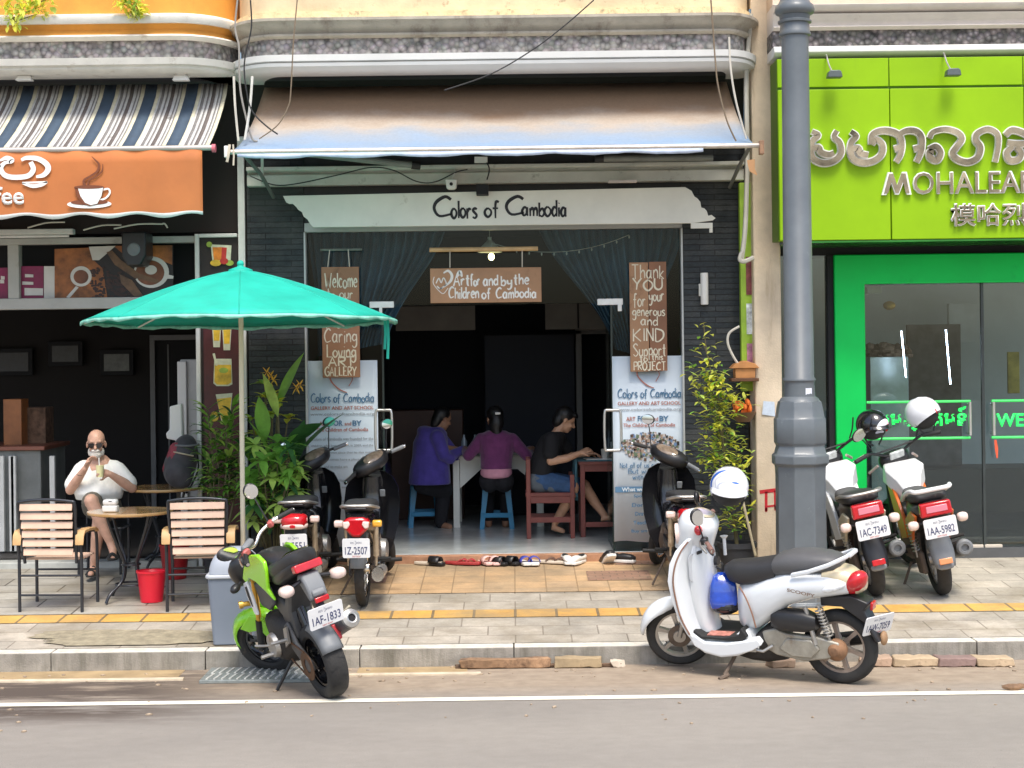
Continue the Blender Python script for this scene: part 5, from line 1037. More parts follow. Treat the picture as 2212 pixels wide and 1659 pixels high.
# ---------------------------------------------------------------- two white bodied motorcycles in front of the green shop
mWPl = M('white_body_plastic', (.78, .78, .77), .3, var=.05, sc=3, coat=.3, dirt=((.5, .47, .42), .12, 6)); mOr = M('orange_body_plastic', (.62, .13, .012), .35, var=.08, coat=.3, dirt=((.4, .12, .04), .2, 6)); mCreamP = M('cream_body_plastic', (.66, .60, .46), .4, var=.1)
def trail(name, label, loc, yaw, lean, st_ang, text, side, rail, refl, helm=None):
    t = thing(name, label, 'motorcycle', group='white bodied motorcycles in front of the green shop'); pose(t, loc, yaw, lean, SLOPE); t.scale = (1.08,)*3
    r = .285; WB = 1.22; T = steer((.88, 0, .90), R(26), st_ang)
    wheel(t, (0, 0, r), r, .105, .19, None, 0, mAlloy, 5, tread=30); wheel(t, (WB, 0, r), r, .09, .19, T, 0, mAlloy, 5)
    mb = MB(); mb.T = T
    for y in (-.075, .075): mb.tube([(WB, y, r), (1.0, y, .80)], .022, 10)
    mb.build('fork', mPlast, t)
    mb = MB(); mb.T = T; secs = []
    for k in range(10):
        a = R(10 + 130*k/9); q = V((math.cos(a), 0, math.sin(a))); c = V((WB, 0, r)) + q*(r + .03); secs.append([c + V((0, y, 0)) - q*(.04*(abs(y)/.065)**2) for y in (-.065, -.04, 0, .04, .065)])
    mb.loft(secs, False, 0, False); o = mb.build('front_mudguard', mPlast, t, fix=False, ang=80); o.modifiers.new('t', 'SOLIDIFY').thickness = .004
    # angular white front body and its lower side panel
    mb = MB()
    mb.loft([[(x, s*hw, z) for s in (-1, -.55, .55, 1) for x, z, hw in ()] or [(.50, -a, z0), (.50, a, z0), (.50, b, z1), (.50, -b, z1)] for a, z0, b, z1 in ()] or [[(.40, -.06, .70), (.40, .06, .70), (.40, .055, .76), (.40, -.055, .76)], [(.52, -.085, .67), (.52, .085, .67), (.52, .10, .86), (.52, -.10, .86)], [(.63, -.15, .78), (.63, .15, .78), (.60, .155, .93), (.60, -.155, .93)], [(.80, -.16, .80), (.80, .16, .80), (.78, .135, .95), (.78, -.135, .95)], [(.93, -.10, .82), (.93, .10, .82), (.91, .07, .92), (.91, -.07, .92)]])
    mb.build('front_body', mWPl, t, bevel=.014)
    for s in (-1, 1):
        mb = MB(); mb.loft([[(x, s*(.105 + d), z) for x, z in ((.30, .42), (.58, .36), (.72, .60), (.80, .80), (.62, .80), (.46, .68), (.36, .58))] for d in (0, .028)]); mb.build('side_panel', side if s < 0 or side is mOr else mWPl, t, bevel=.008)
    # seat, tail
    mb = MB(); mb.body([(-.30, 0, .095, .80, .835), (-.26, 0, .125, .775, .855), (-.05, 0, .135, .745, .845), (.18, 0, .13, .72, .805), (.34, 0, .105, .71, .79), (.44, 0, .075, .72, .79)], 18, 3.4); mb.build('seat', mSeat, t, ang=60)
    mb = MB(); mb.body([(-.36, 0, .08, .66, .77), (-.30, 0, .12, .62, .79), (-.05, 0, .14, .54, .76), (.2, 0, .12, .46, .73), (.38, 0, .09, .44, .72)], 16, 3); mb.build('tail_body', mPlast, t, ang=60)
    for s in (-1, 1):
        mb = MB(); mb.loft([[(x, s*(.128 + d), z) for x, z in ((-.30, .69), (-.10, .70), (.16, .60), (.16, .46), (.06, .40), (-.06, .52), (-.22, .62))] for d in (0, .022)]); mb.build('rear_side_panel', mCreamP if side is not mOr else mOr, t, bevel=.008)
    mb = MB()
    if rail == 'high':
        for s in (-1, 1): mb.tube([(.10, s*.15, .76), (-.14, s*.165, .84), (-.30, s*.15, .885), (-.38, s*.12, .885), (-.385, 0, .885)], .017, 10, sm=4)
        mb.build('grab_rail', mWPl, t)
    else:
        for s in (-1, 1): mb.tube([(.0, s*.15, .80), (-.20, s*.155, .845), (-.34, s*.12, .86), (-.36, 0, .86)], .012, 8, sm=4)
        mb.build('grab_rail', mAlloy, t)
    mb = MB(); mb.T = FACE_BACK; mb.prism([(-.12, .685), (.12, .685), (.115, .79), (-.115, .79)], -.40, -.33); tm = mb.build('tail_light', mRedL, t, bevel=.012)
    mb = MB(); mb.T = FACE_BACK; mb.prism([(-.075, .715), (.085, .715), (.083, .765), (-.073, .765)], -.404, -.39); mb.build('lens', M('pink_lens', (.72, .22, .28), .2, coat=.5), tm, bevel=.004)
    plate(t, (-.415, -.005, .60), R(-4), text, .245, .15)
    for s in (-1, 1):
        mb = MB(); mb.tube([(-.34, s*.10, .64), (-.35, s*.15, .64)], .010, 8); i_ = mb.build('rear_indicator', mPlast, t); mb = MB(); mb.body([(-.40, s*.185, .02, .625, .655), (-.385, s*.185, .04, .605, .675), (-.34, s*.185, .036, .61, .67), (-.31, s*.18, .015, .63, .65)], 14, 2.6); mb.build('lens', mClearL, i_, ang=70)
    # long rear mudguard with reflector
    mb = MB(); secs = []
    for k in range(9):
        f_ = k/8; x = -.20 - .19*f_ + .05*f_*f_; z = .60 - .32*f_; hw = .055 + .035*math.sin(math.pi*min(1, f_*.8)) ; secs.append([V((x - .035*(1 - (y/hw)**2), y, z)) for y in (-hw, -hw*.6, 0, hw*.6, hw)])
    mb.loft(secs, False, 0, False); o = mb.build('rear_mudguard', mGreyPl if refl != 'red' else mPlast, t, fix=False, ang=80); o.modifiers.new('t', 'SOLIDIFY').thickness = .006
    mb = MB(); mb.cb((-.385, 0, .335), (.016, .10, .045), (0, .1, 0)); mb.build('reflector', mRedL if refl == 'red' else M('orange_reflector', (.70, .28, .12), .3, coat=.4), t, bevel=.006)
    mb = MB(); mb.body([(-.375, 0, .03, .275, .31), (-.36, 0, .06, .265, .315), (-.30, 0, .07, .27, .32)], 12, 3); mb.build('mudguard_tip', mGreyPl, t)
    # swing arm, shock, engine, exhaust, pegs
    mb = MB()
    for s in (-1, 1): mb.tube([(0, s*.10, r), (.45, s*.10, .36)], .022, 8)
    mb.body([(.38, 0, .12, .22, .44), (.56, 0, .14, .18, .44), (.72, 0, .12, .22, .46), (.82, 0, .07, .30, .46)], 12, 3); mb.build('engine', mBrown, t)
    mb = MB(); mb.tube([(.02, .13, r + .03), (.06, .14, .62)], .012, 8)
    for k in range(9): mb.tube([(.025 + .004*k + .028*math.cos(a*.7854), .131 + .001*k + .028*math.sin(a*.7854), .36 + .026*k + .026*a/8) for a in range(9)], .005, 5)
    mb.build('shock_absorber', mAlloy, t)
    mb = MB(); mb.prism([(-.10, .20), (.10, .17), (.20, .30), (.08, .38), (-.05, .36)], .09, .13); mb.build('gear_case', mBrown, t, bevel=.015)
    mb = MB(); mb.tube([(.75, -.08, .26), (.55, -.14, .18), (.35, -.17, .22)], .018, 10, sm=3); mb.tube([(.36, -.17, .22), (.26, -.18, .25), (-.05, -.19, .33), (-.17, -.195, .36)], [.02, .05, .062, .06], 18); ex = mb.build('exhaust', mPlast, t)
    mb = MB(); mb.lathe([(0, .01), (.026, .01), (.03, -.012), (.05, -.012), (.064, .0), (.064, .03)], 20, (-.185, -.196, .363), 'x'); mb.build('muffler_end', mGreyPl, ex)
    for s in (-1, 1):
        mb = MB(); mb.tube([(.5, s*.12, .27), (.49, s*.31, .28)], .016, 8); mb.build('foot_peg', mRub, t)
        mb = MB(); mb.tube([(.16, s*.12, .38), (.12, s*.27, .40)], .014, 8); mb.build('foot_peg', mRub, t)
    mb = MB(); mb.tube([(.42, .12, .2), (.36, .27, -.05)], .011, 8); mb.build('side_stand', mBrown, t)
    # dirt bike bars on risers, head lamp cowl, mirrors
    mb = MB(); mb.T = T; mb.tube([(.76, .37, 1.07), (.80, .24, 1.085), (.86, .12, 1.03), (.86, .05, 1.0), (.86, -.05, 1.0), (.86, -.12, 1.03), (.80, -.24, 1.085), (.76, -.37, 1.07)], .012, 10, sm=4); mb.tube([(.835, .17, 1.06), (.835, -.17, 1.06)], .008, 8); mb.tube([(.87, 0, .92), (.86, 0, 1.01)], .03, 10); hd = mb.build('handlebar', mPlast, t)
    for s in (-1, 1):
        mb = MB(); mb.T = T; mb.tube([(.795, s*.25, 1.084), (.755, s*.385, 1.069)], .018, 12); mb.build('grip', mRub, hd); mb = MB(); mb.T = T; mb.tube([(.83, s*.20, 1.08), (.86, s*.26, 1.08), (.82, s*.38, 1.065)], .006, 6, sm=2); mb.build('lever', mAlloy, hd)
    mb = MB(); mb.T = T; mb.body([(.84, 0, .09, .93, 1.0), (.90, 0, .13, .89, 1.035), (.97, 0, .12, .88, 1.02), (1.01, 0, .09, .90, 1.0)], 16, 3); mb.build('headlight_cowl', mPlast, t, ang=60)
    mb = MB(); mb.T = T; mb.cb((.83, 0, 1.0), (.03, .13, .07), (0, -.5, 0)); mb.build('instrument_panel', M('pale_dial', (.45, .47, .46), .15, coat=.6, var=.3, sc=30), t, bevel=.012)
    mirror(t, T, (.82, .20, 1.09), (.80, .26, 1.22), (.80, .27, 1.26), .07, .046, M('greyish_mirror', (.55, .58, .52), .12, .9), tilt=R(-25))
    mb = MB(); mb.T = T; mb.tube([(.82, -.20, 1.09), (.81, -.24, 1.16), (.80, -.27, 1.25)], .006, 8, sm=3); mb.build('mirror', mPlast, t)
    
    for s in (-1, 1): mb = MB(); mb.T = T; mb.tube([(.90, s*.16, .95), (.98, s*.22, .90)], .012, 8); mb.build('front_indicator', mClearL, t)
    return t, T
bD = kk(1894, 1285); bE = kk(2037, 1283)
tD, TD = trail('white_motorcycle', 'white motorcycle with cream rear panels and red mudguard reflector, nearest the street lamp', tuple(bD), R(90), R(12), R(8), '1AC-7349', mWPl, 'low', 'red')
tE, TE = trail('white_motorcycle', 'white motorcycle with orange side panels and high grab rail, before the green lettered glass', tuple(bE), R(88), R(11), R(14), '1AA-5982', mOr, 'high', 'orange')
# ---------------------------------------------------------------- white scooter at the kerb
mScoot = M('pearl_white_scooter_paint', (.70, .73, .75), .22, var=.03, sc=2, coat=.7, dirt=((.5, .45, .38), .10, 7)); mTrim = M('brown_trim', (.30, .17, .12), .4, .3); mCreamG = M('gold_cream_panel', (.62, .53, .36), .3, .15, .06, coat=.5)
r0, f0 = gr(1821, 1475), gr(1476, 1443); yw = math.atan2(f0.y - r0.y, f0.x - r0.x)
sc_ = t = thing('white_scooter', 'white retro scooter with grey seat parked at the kerb, with round red tail light', 'scooter'); pose(t, r0, yw, R(8), 0)
T = steer((1.0, 0, .95), R(24), R(24)); WB = 1.215
wheel(t, (0, 0, .262), .262, .092, .178, None, 0, M('brown_dusted_rim', (.30, .24, .20), .5, .5, .25, 9), 6, tread=34); fw = wheel(t, (WB, 0, .244), .244, .082, .172, T, 0, mAlloy, 6, tread=0)
mb = MB(); mb.T = T; mb.lathe([(.085, .045), (.085, .049), (.045, .049), (.045, .045)], 30, (WB, 0, .244), 'y', cap=False); mb.build('brake_disc', mBrown, fw)
for s in (-1, 1): mb = MB(); mb.T = T; mb.tube([(WB, s*.062, .244), (1.12, s*.062, .56)], .018, 10); mb.build('fork', mAlloy, t)
mb = MB(); mb.T = T; secs = []                                    # pointed front mudguard
for k in range(13):
    a = R(5 + 118*k/12); q = V((math.cos(a), 0, math.sin(a))); rad = .285 + .02*math.sin(math.pi*k/12); c = V((WB, 0, .244)) + q*rad; hw = .02 + .062*math.sin(math.pi*min(1, (k + .6)/9))**.7
    secs.append([c + V((0, y*hw, 0)) - q*(.085*abs(y)**2.2*min(1, .25 + k/8)) for y in (-1, -.8, -.45, 0, .45, .8, 1)])
mb.loft(secs, False, 0, False); o = mb.build('front_mudguard', mScoot, t, fix=False, ang=80); o.modifiers.new('t', 'SOLIDIFY').thickness = .006
# leg shield: rows (z, x_centre, half width, sweep of the edges, thickness)
def shield_row(z, xc, hw, sw, th, n=10):
    s_ = [i/n - 1 for i in range(2*n + 1)]
    return [(xc + sw*abs(s)**2.0, s*hw, z) for s in s_] + [(xc + th*(1 - .6*abs(s)**2) + sw*abs(s)**2.0, s*hw, z) for s in s_[::-1]]
rows = [(.25, .93, .20, .04, .05), (.33, .955, .225, .065, .06), (.45, .965, .25, .10, .07), (.58, .965, .268, .12, .09), (.72, .97, .275, .125, .11), (.84, .965, .262, .11, .12), (.93, .955, .23, .085, .11), (.99, .95, .185, .05, .09), (1.015, .95, .14, .025, .08)]
mb = MB(); mb.loft([shield_row(*r_) for r_ in rows]); ls = mb.build('leg_shield', mScoot, t, ang=60)
for s in (-1, 1):
    mb = MB(); q = [V((xc + sw + .002, s*(hw + .001), z)) for z, xc, hw, sw, th in rows[1:8]]; q, _ = spline(q, 4); mb.tube(q, .0065, 6); mb.build('edge_trim', mTrim, ls)
mb = MB(); mb.body([(.99, 0, .14, .40, .98), (1.06, 0, .15, .36, .97), (1.12, 0, .13, .42, .92), (1.165, 0, .08, .52, .84), (1.18, 0, .03, .58, .78)], 18, 2.4); mb.build('front_apron', mScoot, t, ang=70)
# raised centre of the knee panel, glove box, hook and key
mb = MB(); secs = []
for z, x, hw in ((.30, .88, .11), (.40, .905, .14), (.55, .915, .165), (.72, .912, .18), (.84, .91, .175), (.94, .92, .15), (1.0, .94, .11)):
    secs.append([(x + .06*(abs(s)**2.5), s*hw, z) for s in [i/6 - 1 for i in range(13)]] + [(x + .10, s*hw, z) for s in [1 - i/6 for i in range(13)]])
mb.loft(secs); mb.build('knee_panel', mScoot, t, ang=60)
mb = MB(); mb.prism(rr(.02, .20, .70, .90, .03), 0, .006, 'yz'); mb.v = [V((.935 + p.x + .10*(p.y/.25)**2, p.y, p.z)) for p in mb.v]; mb.build('glove_box', M('light_panel_gap', (.58, .60, .62), .3, coat=.5), ls)
mb = MB(); mb.cb((.945, .135, .905), (.012, .055, .024), (0, 0, -.25)); mb.build('glove_box_latch', mPlast, ls, bevel=.005)
mb = MB(); mb.lathe([(0, -.01), (.032, -.01), (.034, .02), (0, .03)], 18, (.895, -.05, .80), 'x'); mb.build('ignition_lock', mPlast, t)
mb = MB(); mb.tube([(.90, -.03, .76), (.86, -.03, .74), (.845, -.03, .71), (.86, -.03, .69)], .008, 8, sm=3); mb.build('bag_hook', mPlast, t)
mb = MB(); mb.lathe([(.012, 0), (.012, .12), (.03, .14), (0, .145)], 10, (.87, -.14, .82)); mb.v = [V(p) for p in mb.v]; mb.build('carabiner', mWPl, t)
# handlebar cover with round dial
mb = MB(); mb.T = T; secs = []
for z, xc, rx, ry in ((.93, .985, .09, .125), (1.0, .975, .10, .145), (1.06, .965, .11, .155), (1.11, .955, .11, .15), (1.145, .95, .095, .13), (1.158, .945, .07, .10)):
    secs.append([(xc + rx*math.cos(a) + (.10 - (z - .94)*.25 if math.cos(a) > .2 else 0)*math.cos(a), ry*math.sin(a), z + .30*(rx*math.cos(a))*(z - .94)/.2) for a in [2*math.pi*k/22 for k in range(22)]])
mb.loft(secs); hc = mb.build('handlebar_cover', mScoot, t, ang=60)
Q = T @ Mx.Translation((.945, 0, 1.158)) @ Euler((0, R(-22), 0)).to_matrix().to_4x4()
mb = MB(); mb.T = Q; mb.lathe([(.07, .0), (.078, .008), (.062, .016), (.058, .006)], 28, cap=False); mb.v = [V(p) for p in mb.v]; dl_ = mb.build('dial_ring', mCreamG, hc)
mb = MB(); mb.T = Q; mb.lathe([(0, .010), (.060, .009), (.060, .0)], 26); mb.build('dial', M('pale_lilac_dial', (.50, .46, .58), .12, var=.35, sc=24, coat=.8), hc)
mb = MB(); mb.T = T; mb.tube([(1.12, .0, 1.02), (1.16, 0, 1.02)], .075, 22); mb.build('headlight', mClearL, t)
mb = MB(); mb.T = T; mb.tube([(.90, .36, 1.02), (.95, .22, 1.03), (.985, 0, 1.02), (.95, -.22, 1.03), (.90, -.36, 1.02)], .012, 10, sm=4); hd = mb.build('handlebar', mChrome, t)
for s in (-1, 1):
    mb = MB(); mb.T = T; mb.tube([(.935, s*.24, 1.028), (.90, s*.36, 1.02)], .019, 12); mb.build('grip', M('brownish_grip', (.20, .11, .09), .6, var=.2, sc=30), hd)
    mb = MB(); mb.T = T; mb.cb((.955, s*.19, 1.03), (.05, .06, .05), (0, 0, s*-.25)); mb.build('switch_housing', mPlast, hd, bevel=.012)
    mb = MB(); mb.T = T; mb.tube([(.985, s*.19, 1.03), (.98, s*.27, 1.025), (.94, s*.37, 1.015)], .007, 6, sm=2); mb.build('brake_lever', mAlloy, hd)
mirror(t, T, (.96, .20, 1.05), (.98, .23, 1.17), (.98, .245, 1.23), .052, .066, None, tilt=R(-20), yaw=R(-58)); mirror(t, T, (.96, -.20, 1.05), (.99, -.25, 1.14), (.99, -.30, 1.16), .05, .05, None)
mb = MB(); mb.T = T; mb.ell((.99, .16, 1.10), (.03, .05, .035)); mb.build('red_reflector', M('red_glossy_cover', (.55, .02, .03), .2, coat=.5), t)
mb = MB(); mb.T = T; mb.tube([(.93, .2, 1.02), (.90, .26, .95), (.93, .16, .93), (.96, .1, .98)], .006, 6, sm=4); mb.build('brake_cable', mCable, t)
# floor board and side skirts
mb = MB(); mb.prism([(.54, .235), (.60, .36), (.64, .385), (.70, .335), (.80, .315), (.95, .315), (1.01, .36), (1.03, .30), (.98, .22), (.80, .19)], -.17, .17); mb.build('floor_tunnel', mScoot, t, bevel=.012)
mb = MB(); mb.prism([(.60, .34), (.64, .40), (.665, .345), (.78, .322), (.94, .322), (1.0, .36), (1.005, .34), (.95, .30), (.64, .30)], -.205, .205); mb.build('floor_mat', mRub, t, bevel=.006)
mb = MB(); mb.cb((.80, .13, .327), (.22, .10, .006), (0, 0, .1)); mb.build('red_marking', M('worn_red_grip_tape', (.50, .20, .16), .5, var=.5, sc=22), t)
for s in (-1, 1):
    mb = MB(); P = [(.49, .295), (.52, .335), (.60, .315), (.75, .285), (.92, .28), (1.02, .345), (1.06, .36), (1.0, .25), (.92, .195), (.80, .175), (.68, .195), (.56, .25)]
    mb.loft([[(x, s*.16, z + .01) for x, z in P], [(x, s*.205, z) for x, z in P], [(x, s*.215, z + .012*(1 if z < .25 else -.4)) for x, z in P]]); mb.build('side_skirt', mScoot, t, bevel=.010)
# seat in two tones
mb = MB(); mb.body([(.80, 0, .06, .74, .80), (.76, 0, .09, .68, .825), (.68, 0, .11, .66, .835), (.58, 0, .125, .67, .845), (.47, 0, .135, .70, .865), (.40, 0, .14, .73, .885)], 20, 2.8); mb.build('rider_seat', mSeat, t, ang=60)
mb = MB(); mb.body([(.44, 0, .12, .755, .858), (.40, 0, .145, .75, .895), (.30, 0, .15, .75, .925), (.18, 0, .148, .76, .935), (.05, 0, .135, .785, .925), (-.02, 0, .11, .80, .91), (-.05, 0, .06, .83, .89)], 20, 2.6); mb.build('pillion_seat', M('grey_seat_vinyl', (.085, .085, .088), .5, var=.12, sc=6, bump=.15, bsc=150), t, ang=60)
# rear body, under seat pillar, tail, grab handle
mb = MB(); mb.body([(.70, 0, .09, .36, .66), (.64, 0, .125, .33, .69), (.56, 0, .15, .36, .72), (.46, 0, .170, .43, .765), (.32, 0, .185, .545, .80), (.16, 0, .182, .60, .81), (.02, 0, .160, .625, .805), (-.10, 0, .12, .645, .79), (-.16, 0, .08, .66, .76)], 24, 2.5); mb.build('rear_body', mScoot, t, ang=70)
for s in (-1, 1):
    mb = MB(); q, _ = spline([V((.66, s*.13, .67)), V((.61, s*.151, .60)), V((.57, s*.16, .50)), V((.545, s*.165, .40))], 4); mb.tube(q, .006, 6); mb.build('edge_trim', mTrim, t)
    mb = MB(); T2 = Mx.Translation((.17, s*.186, .665)) @ (Euler((0, 0, 0)) if s > 0 else Euler((0, 0, 0))).to_matrix().to_4x4()
    if s > 0:
        Tx = Mx(((-1, 0, 0, .19), (0, -1, 0, .1925), (0, 0, 1, .676), (0, 0, 0, 1))) @ Euler((0, R(9), 0)).to_matrix().to_4x4()
        ptext('SCOOPY', .024, t, M('brownish_badge', (.25, .19, .16), .3, .5), Tx, .20, .03, 'side_lettering')
mb = MB(); mb.body([(.06, 0, .135, .70, .835), (-.02, 0, .125, .69, .845), (-.10, 0, .115, .655, .83), (-.16, 0, .10, .645, .79), (-.20, 0, .06, .67, .75), (-.21, 0, .02, .69, .73)], 22, 2.4); mb.build('tail_panel', mCreamG, t, ang=70)
mb = MB(); mb.T = Mx.Translation((-.135, .035, .742)) @ Euler((0, R(-38), R(-20))).to_matrix().to_4x4(); mb.ell((-.02, 0, 0), (.062, .088, .098), 24, 12); mb.build('tail_light', mRedL, t)
for s in (-1, 1): mb = MB(); mb.T = Mx.Translation((-.03, s*.145, .715)) @ Euler((0, R(18), s*R(12))).to_matrix().to_4x4(); mb.ell((0, 0, 0), (.085, .022, .028), 14, 8); mb.build('rear_indicator', M('clear_white_lens', (.78, .80, .82), .12, var=.2, sc=30, coat=.8), t)
mb = MB()
for s in (-1, 1): mb.loft([[V((x, s*y, z)) + V((0, a, b)) for a, b in ((-.014, -.016), (.014, -.016), (.016, .014), (-.012, .016))] for x, y, z in ((.26, .172, .79), (.14, .175, .82), (0, .165, .87), (-.08, .13, .905), (-.12, .07, .92))])
mb.cb((-.122, 0, .921), (.03, .15, .03)); mb.build('grab_handle', mScoot, t, bevel=.009)
# rear mudguard, plate, reflector, indicators
mb = MB(); mb.prism([(.10, .62), (-.12, .64), (-.23, .60), (-.235, .585), (-.20, .545), (-.26, .40), (-.30, .33), (-.27, .33), (-.20, .46), (-.05, .56), (.10, .56)], -.075, .075); mb.build('rear_mudguard', mPlast, t, bevel=.012)
mb = MB(); mb.cb((-.245, .0, .565), (.02, .08, .055), (0, -.15, 0)); mb.build('reflector', mRedL, t, bevel=.006)
plate(t, (-.285, .03, .445), R(-24), '1AW-7059', .235, .15, R(-34))
mb = MB(); mb.ell((-.30, -.02, .335), (.025, .045, .05)); mb.build('mud_flap_tip', M('brown_flap', (.32, .19, .10), .6, var=.2), t)
# drive case, air box, shock, stand, engine
mb = MB(); mb.prism([(.52, .36), (.50, .24), (.42, .20), (.22, .17), (.06, .20), (-.05, .25), (-.03, .32), (.12, .35), (.34, .36), (.42, .39)], .075, .125); mb.prism([(.40, .25), (.30, .20), (.16, .20), (.10, .27), (.16, .33), (.34, .33)], .12, .14); mb.build('drive_case', M('dusty_alloy_case', (.36, .34, .29), .5, .5, .2, 10, bump=.2, dirt=((.20, .12, .07), .45, 6)), t, bevel=.012)
mb = MB(); mb.lathe([(0, .07), (.075, .07), (.078, .10), (.05, .125), (.03, .15), (0, .155)], 22, (.0, 0, .262), 'y'); mb.build('rear_hub', M('rust_brown_hub', (.24, .13, .07), .75, .2, .3, 14, bump=.3), t)
mb = MB(); mb.body([(.44, .09, .06, .40, .50), (.38, .10, .075, .375, .53), (.20, .10, .075, .38, .53), (.12, .10, .05, .40, .50)], 14, 3.4); mb.build('air_box', mPlast, t, ang=60)
mb = MB(); mb.body([(.76, 0, .08, .15, .25), (.62, 0, .13, .13, .30), (.50, 0, .13, .12, .40), (.38, 0, .10, .14, .42)], 12, 3); mb.build('engine', M('sooty_engine', (.03, .028, .027), .6, .3, .3, 12, bump=.3), t)
mb = MB(); mb.tube([(.03, .10, .30), (.10, .125, .58)], .011, 8); mb.tube([(.13, .13, .30), (.19, .13, .56)], .016, 8)
for k in range(9): mb.tube([(.042 + .0065*k + .028*math.cos(a*.7854), .106 + .002*k + .028*math.sin(a*.7854), .36 + .022*k + .022*a/8) for a in range(9)], .0055, 5)
mb.build('shock_absorber', mAlloy, t)
mb = MB(); mb.tube([(.44, .14, .27), (.50, .17, .235), (.56, .18, .245)], .011, 8); mb.cb((.57, .18, .245), (.05, .02, .03)); mb.build('kick_start', mAlloy, t)
mb = MB(); mb.tube([(.74, .09, .17), (.78, .22, .055)], .014, 8); mb.tube([(.76, .20, .055), (.80, .27, .040)], .016, 8); mb.build('side_stand', mBrown, t)
mb = MB(); mb.tube([(.70, -.08, .2), (.4, -.14, .2), (.26, -.15, .22)], .018, 8); mb.tube([(.28, -.15, .22), (.2, -.155, .23), (-.14, -.16, .29)], [.03, .052, .05], 16); mb.build('exhaust', mPlast, t)
# glossy blue bag on the hook, helmet on the right mirror
W_ = lambda l: Mx.Translation(r0) @ Euler((-R(8), 0, yw)).to_matrix().to_4x4() @ V(l)
hb = W_((.84, .03, .50)); t = thing('blue_bag', 'glossy blue wrapped packet hanging from the hook of the white scooter', 'bag', hb, (0, 0, yw + .5))
mBlueG = M('glossy_blue_film', (.01, .06, .42), .12, var=.35, sc=9, bump=.4, bsc=18, coat=1)
mb = MB(); mb.loft([[( .085*a, .075*b, -.02) for a, b in ((-1,-.8),(0,-1),(1,-.8),(1,.8),(0,1),(-1,.8))], [(.10*a, .095*b, .04) for a, b in ((-1,-.8),(0,-1.05),(1,-.8),(1,.8),(0,1.05),(-1,.8))], [(.092*a, .088*b, .15) for a, b in ((-1,-.8),(0,-1.1),(1,-.8),(1,.8),(0,1.1),(-1,.8))], [(.07*a, .06*b, .21) for a, b in ((-1,-.8),(0,-1),(1,-.8),(1,.8),(0,1),(-1,.8))], [(.03*a, .03*b, .235) for a, b in ((-1,-.8),(0,-1),(1,-.8),(1,.8),(0,1),(-1,.8))]]); mb.build('packet', mBlueG, t, bevel=.015, seg=3)
mb = MB(); mb.ell((-.02, .0, -.005), (.105, .09, .06), 16, 8); mb.build('black_cap', mGlossB, t); mb = MB(); mb.tube([(0, 0, .23), (.0, -.02, .29), (.01, 0, .30), (0, .02, .29), (0, 0, .23)], .006, 6, sm=3); mb.build('loop', mCable, t)
def helmet(name, label, loc, rot, shell, accents, visor=None, r=.135, peak=True, group='motorcycle helmets hung on handlebars'):
    t = thing(name, label, 'helmet', loc, rot, group)
    mb = MB(); n, m = 28, 14; secs = []          # open dome with thickness: front towards -y
    for layer, rr_ in ((0, 1.0), (1, .90)):
        for i in (range(m) if layer == 0 else range(m)[::-1]):
            f_ = i/(m - 1); row = []
            for k in range(n):
                a = 2*math.pi*k/n; fr = .5 - .5*math.sin(a)     # 1 at the front
                low = -.62 + .62*max(0, fr - .45)/.55*1.15
                zt = 1.0; ph = math.acos(max(-1, min(1, 1 - (1 - low)*f_)))
                row.append((r*rr_*math.sin(ph)*math.cos(a)*.93, r*rr_*math.sin(ph)*math.sin(a)*1.12, r*rr_*math.cos(ph)))
            secs.append(row)
    mb.loft(secs, False); o = mb.build('shell', shell, t, ang=60)
    mb = MB(); mb.ell((0, .01, -.02), (r*.86, r*1.0, r*.80), 20, 10); mb.build('padding', mRub, t)
    for pts, w_, mat in accents:
        q = []
        for a, e in pts: q.append((r*1.006*math.cos(e)*math.cos(a)*.93, r*1.006*math.cos(e)*math.sin(a)*1.12, r*1.006*math.sin(e)))
        q, _ = spline([V(x) for x in q], 5); mb = MB(); secs = []
        for i, p_ in enumerate(q):
            tt = (q[min(i+1, len(q)-1)] - q[max(i-1, 0)]).normalized(); nn = V((p_.x, p_.y/1.25, p_.z)).normalized(); b = tt.cross(nn); u_ = i/(len(q)-1); ww = w_*(.35 + .65*math.sin(math.pi*min(1, u_*1.05)))
            row = []
            for s_ in (-1, -.5, 0, .5, 1):
                v_ = p_ + b*ww*s_/2; e_ = V((v_.x/.93, v_.y/1.12, v_.z)); e_ = e_.normalized()*r*1.008; row.append((e_.x*.93, e_.y*1.12, e_.z))
            secs.append(row)
        mb.loft(secs, False, 0, False); mb.build('decal', mat, o, fix=False, ang=80)
    if peak:
        mb = MB(); secs = []
        for j in range(5):
            row = []
            for k in range(13):
                a = R(-150 + 120*k/12); d = 1.0 + .10*j/4; row.append((r*.93*d*math.cos(a), r*1.12*d*math.sin(a)*(1 + .02*j), r*(.10 - .05*j) + .35*r*(math.sin(a) + 1)*0))
            secs.append(row)
        mb.loft(secs, False, 0, False); pk = mb.build('peak', shell if visor is None else visor, t, fix=False, ang=80); pk.modifiers.new('t', 'SOLIDIFY').thickness = .006
    for s in (-1, 1):
        mb = MB(); mb.ribbon([(s*r*.8, .0, -r*.4), (s*r*.6, -.02, -r*.95), (s*.03, -.04, -r*1.25)], .018, (0, -1, 0), .003); mb.build('chin_strap', mRub, t)
    return t
mHelW = M('white_helmet_shell', (.78, .79, .82), .18, var=.03, coat=.8); mHelB = M('helmet_blue_print', (.03, .13, .52), .25, coat=.6); mHelK = M('black_helmet_shell', (.012, .012, .014), .15, var=.1, coat=.8); mHelG = M('grey_helmet_print', (.52, .54, .62), .3, coat=.5)
hc_ = at(1575, 1052, 11.75)
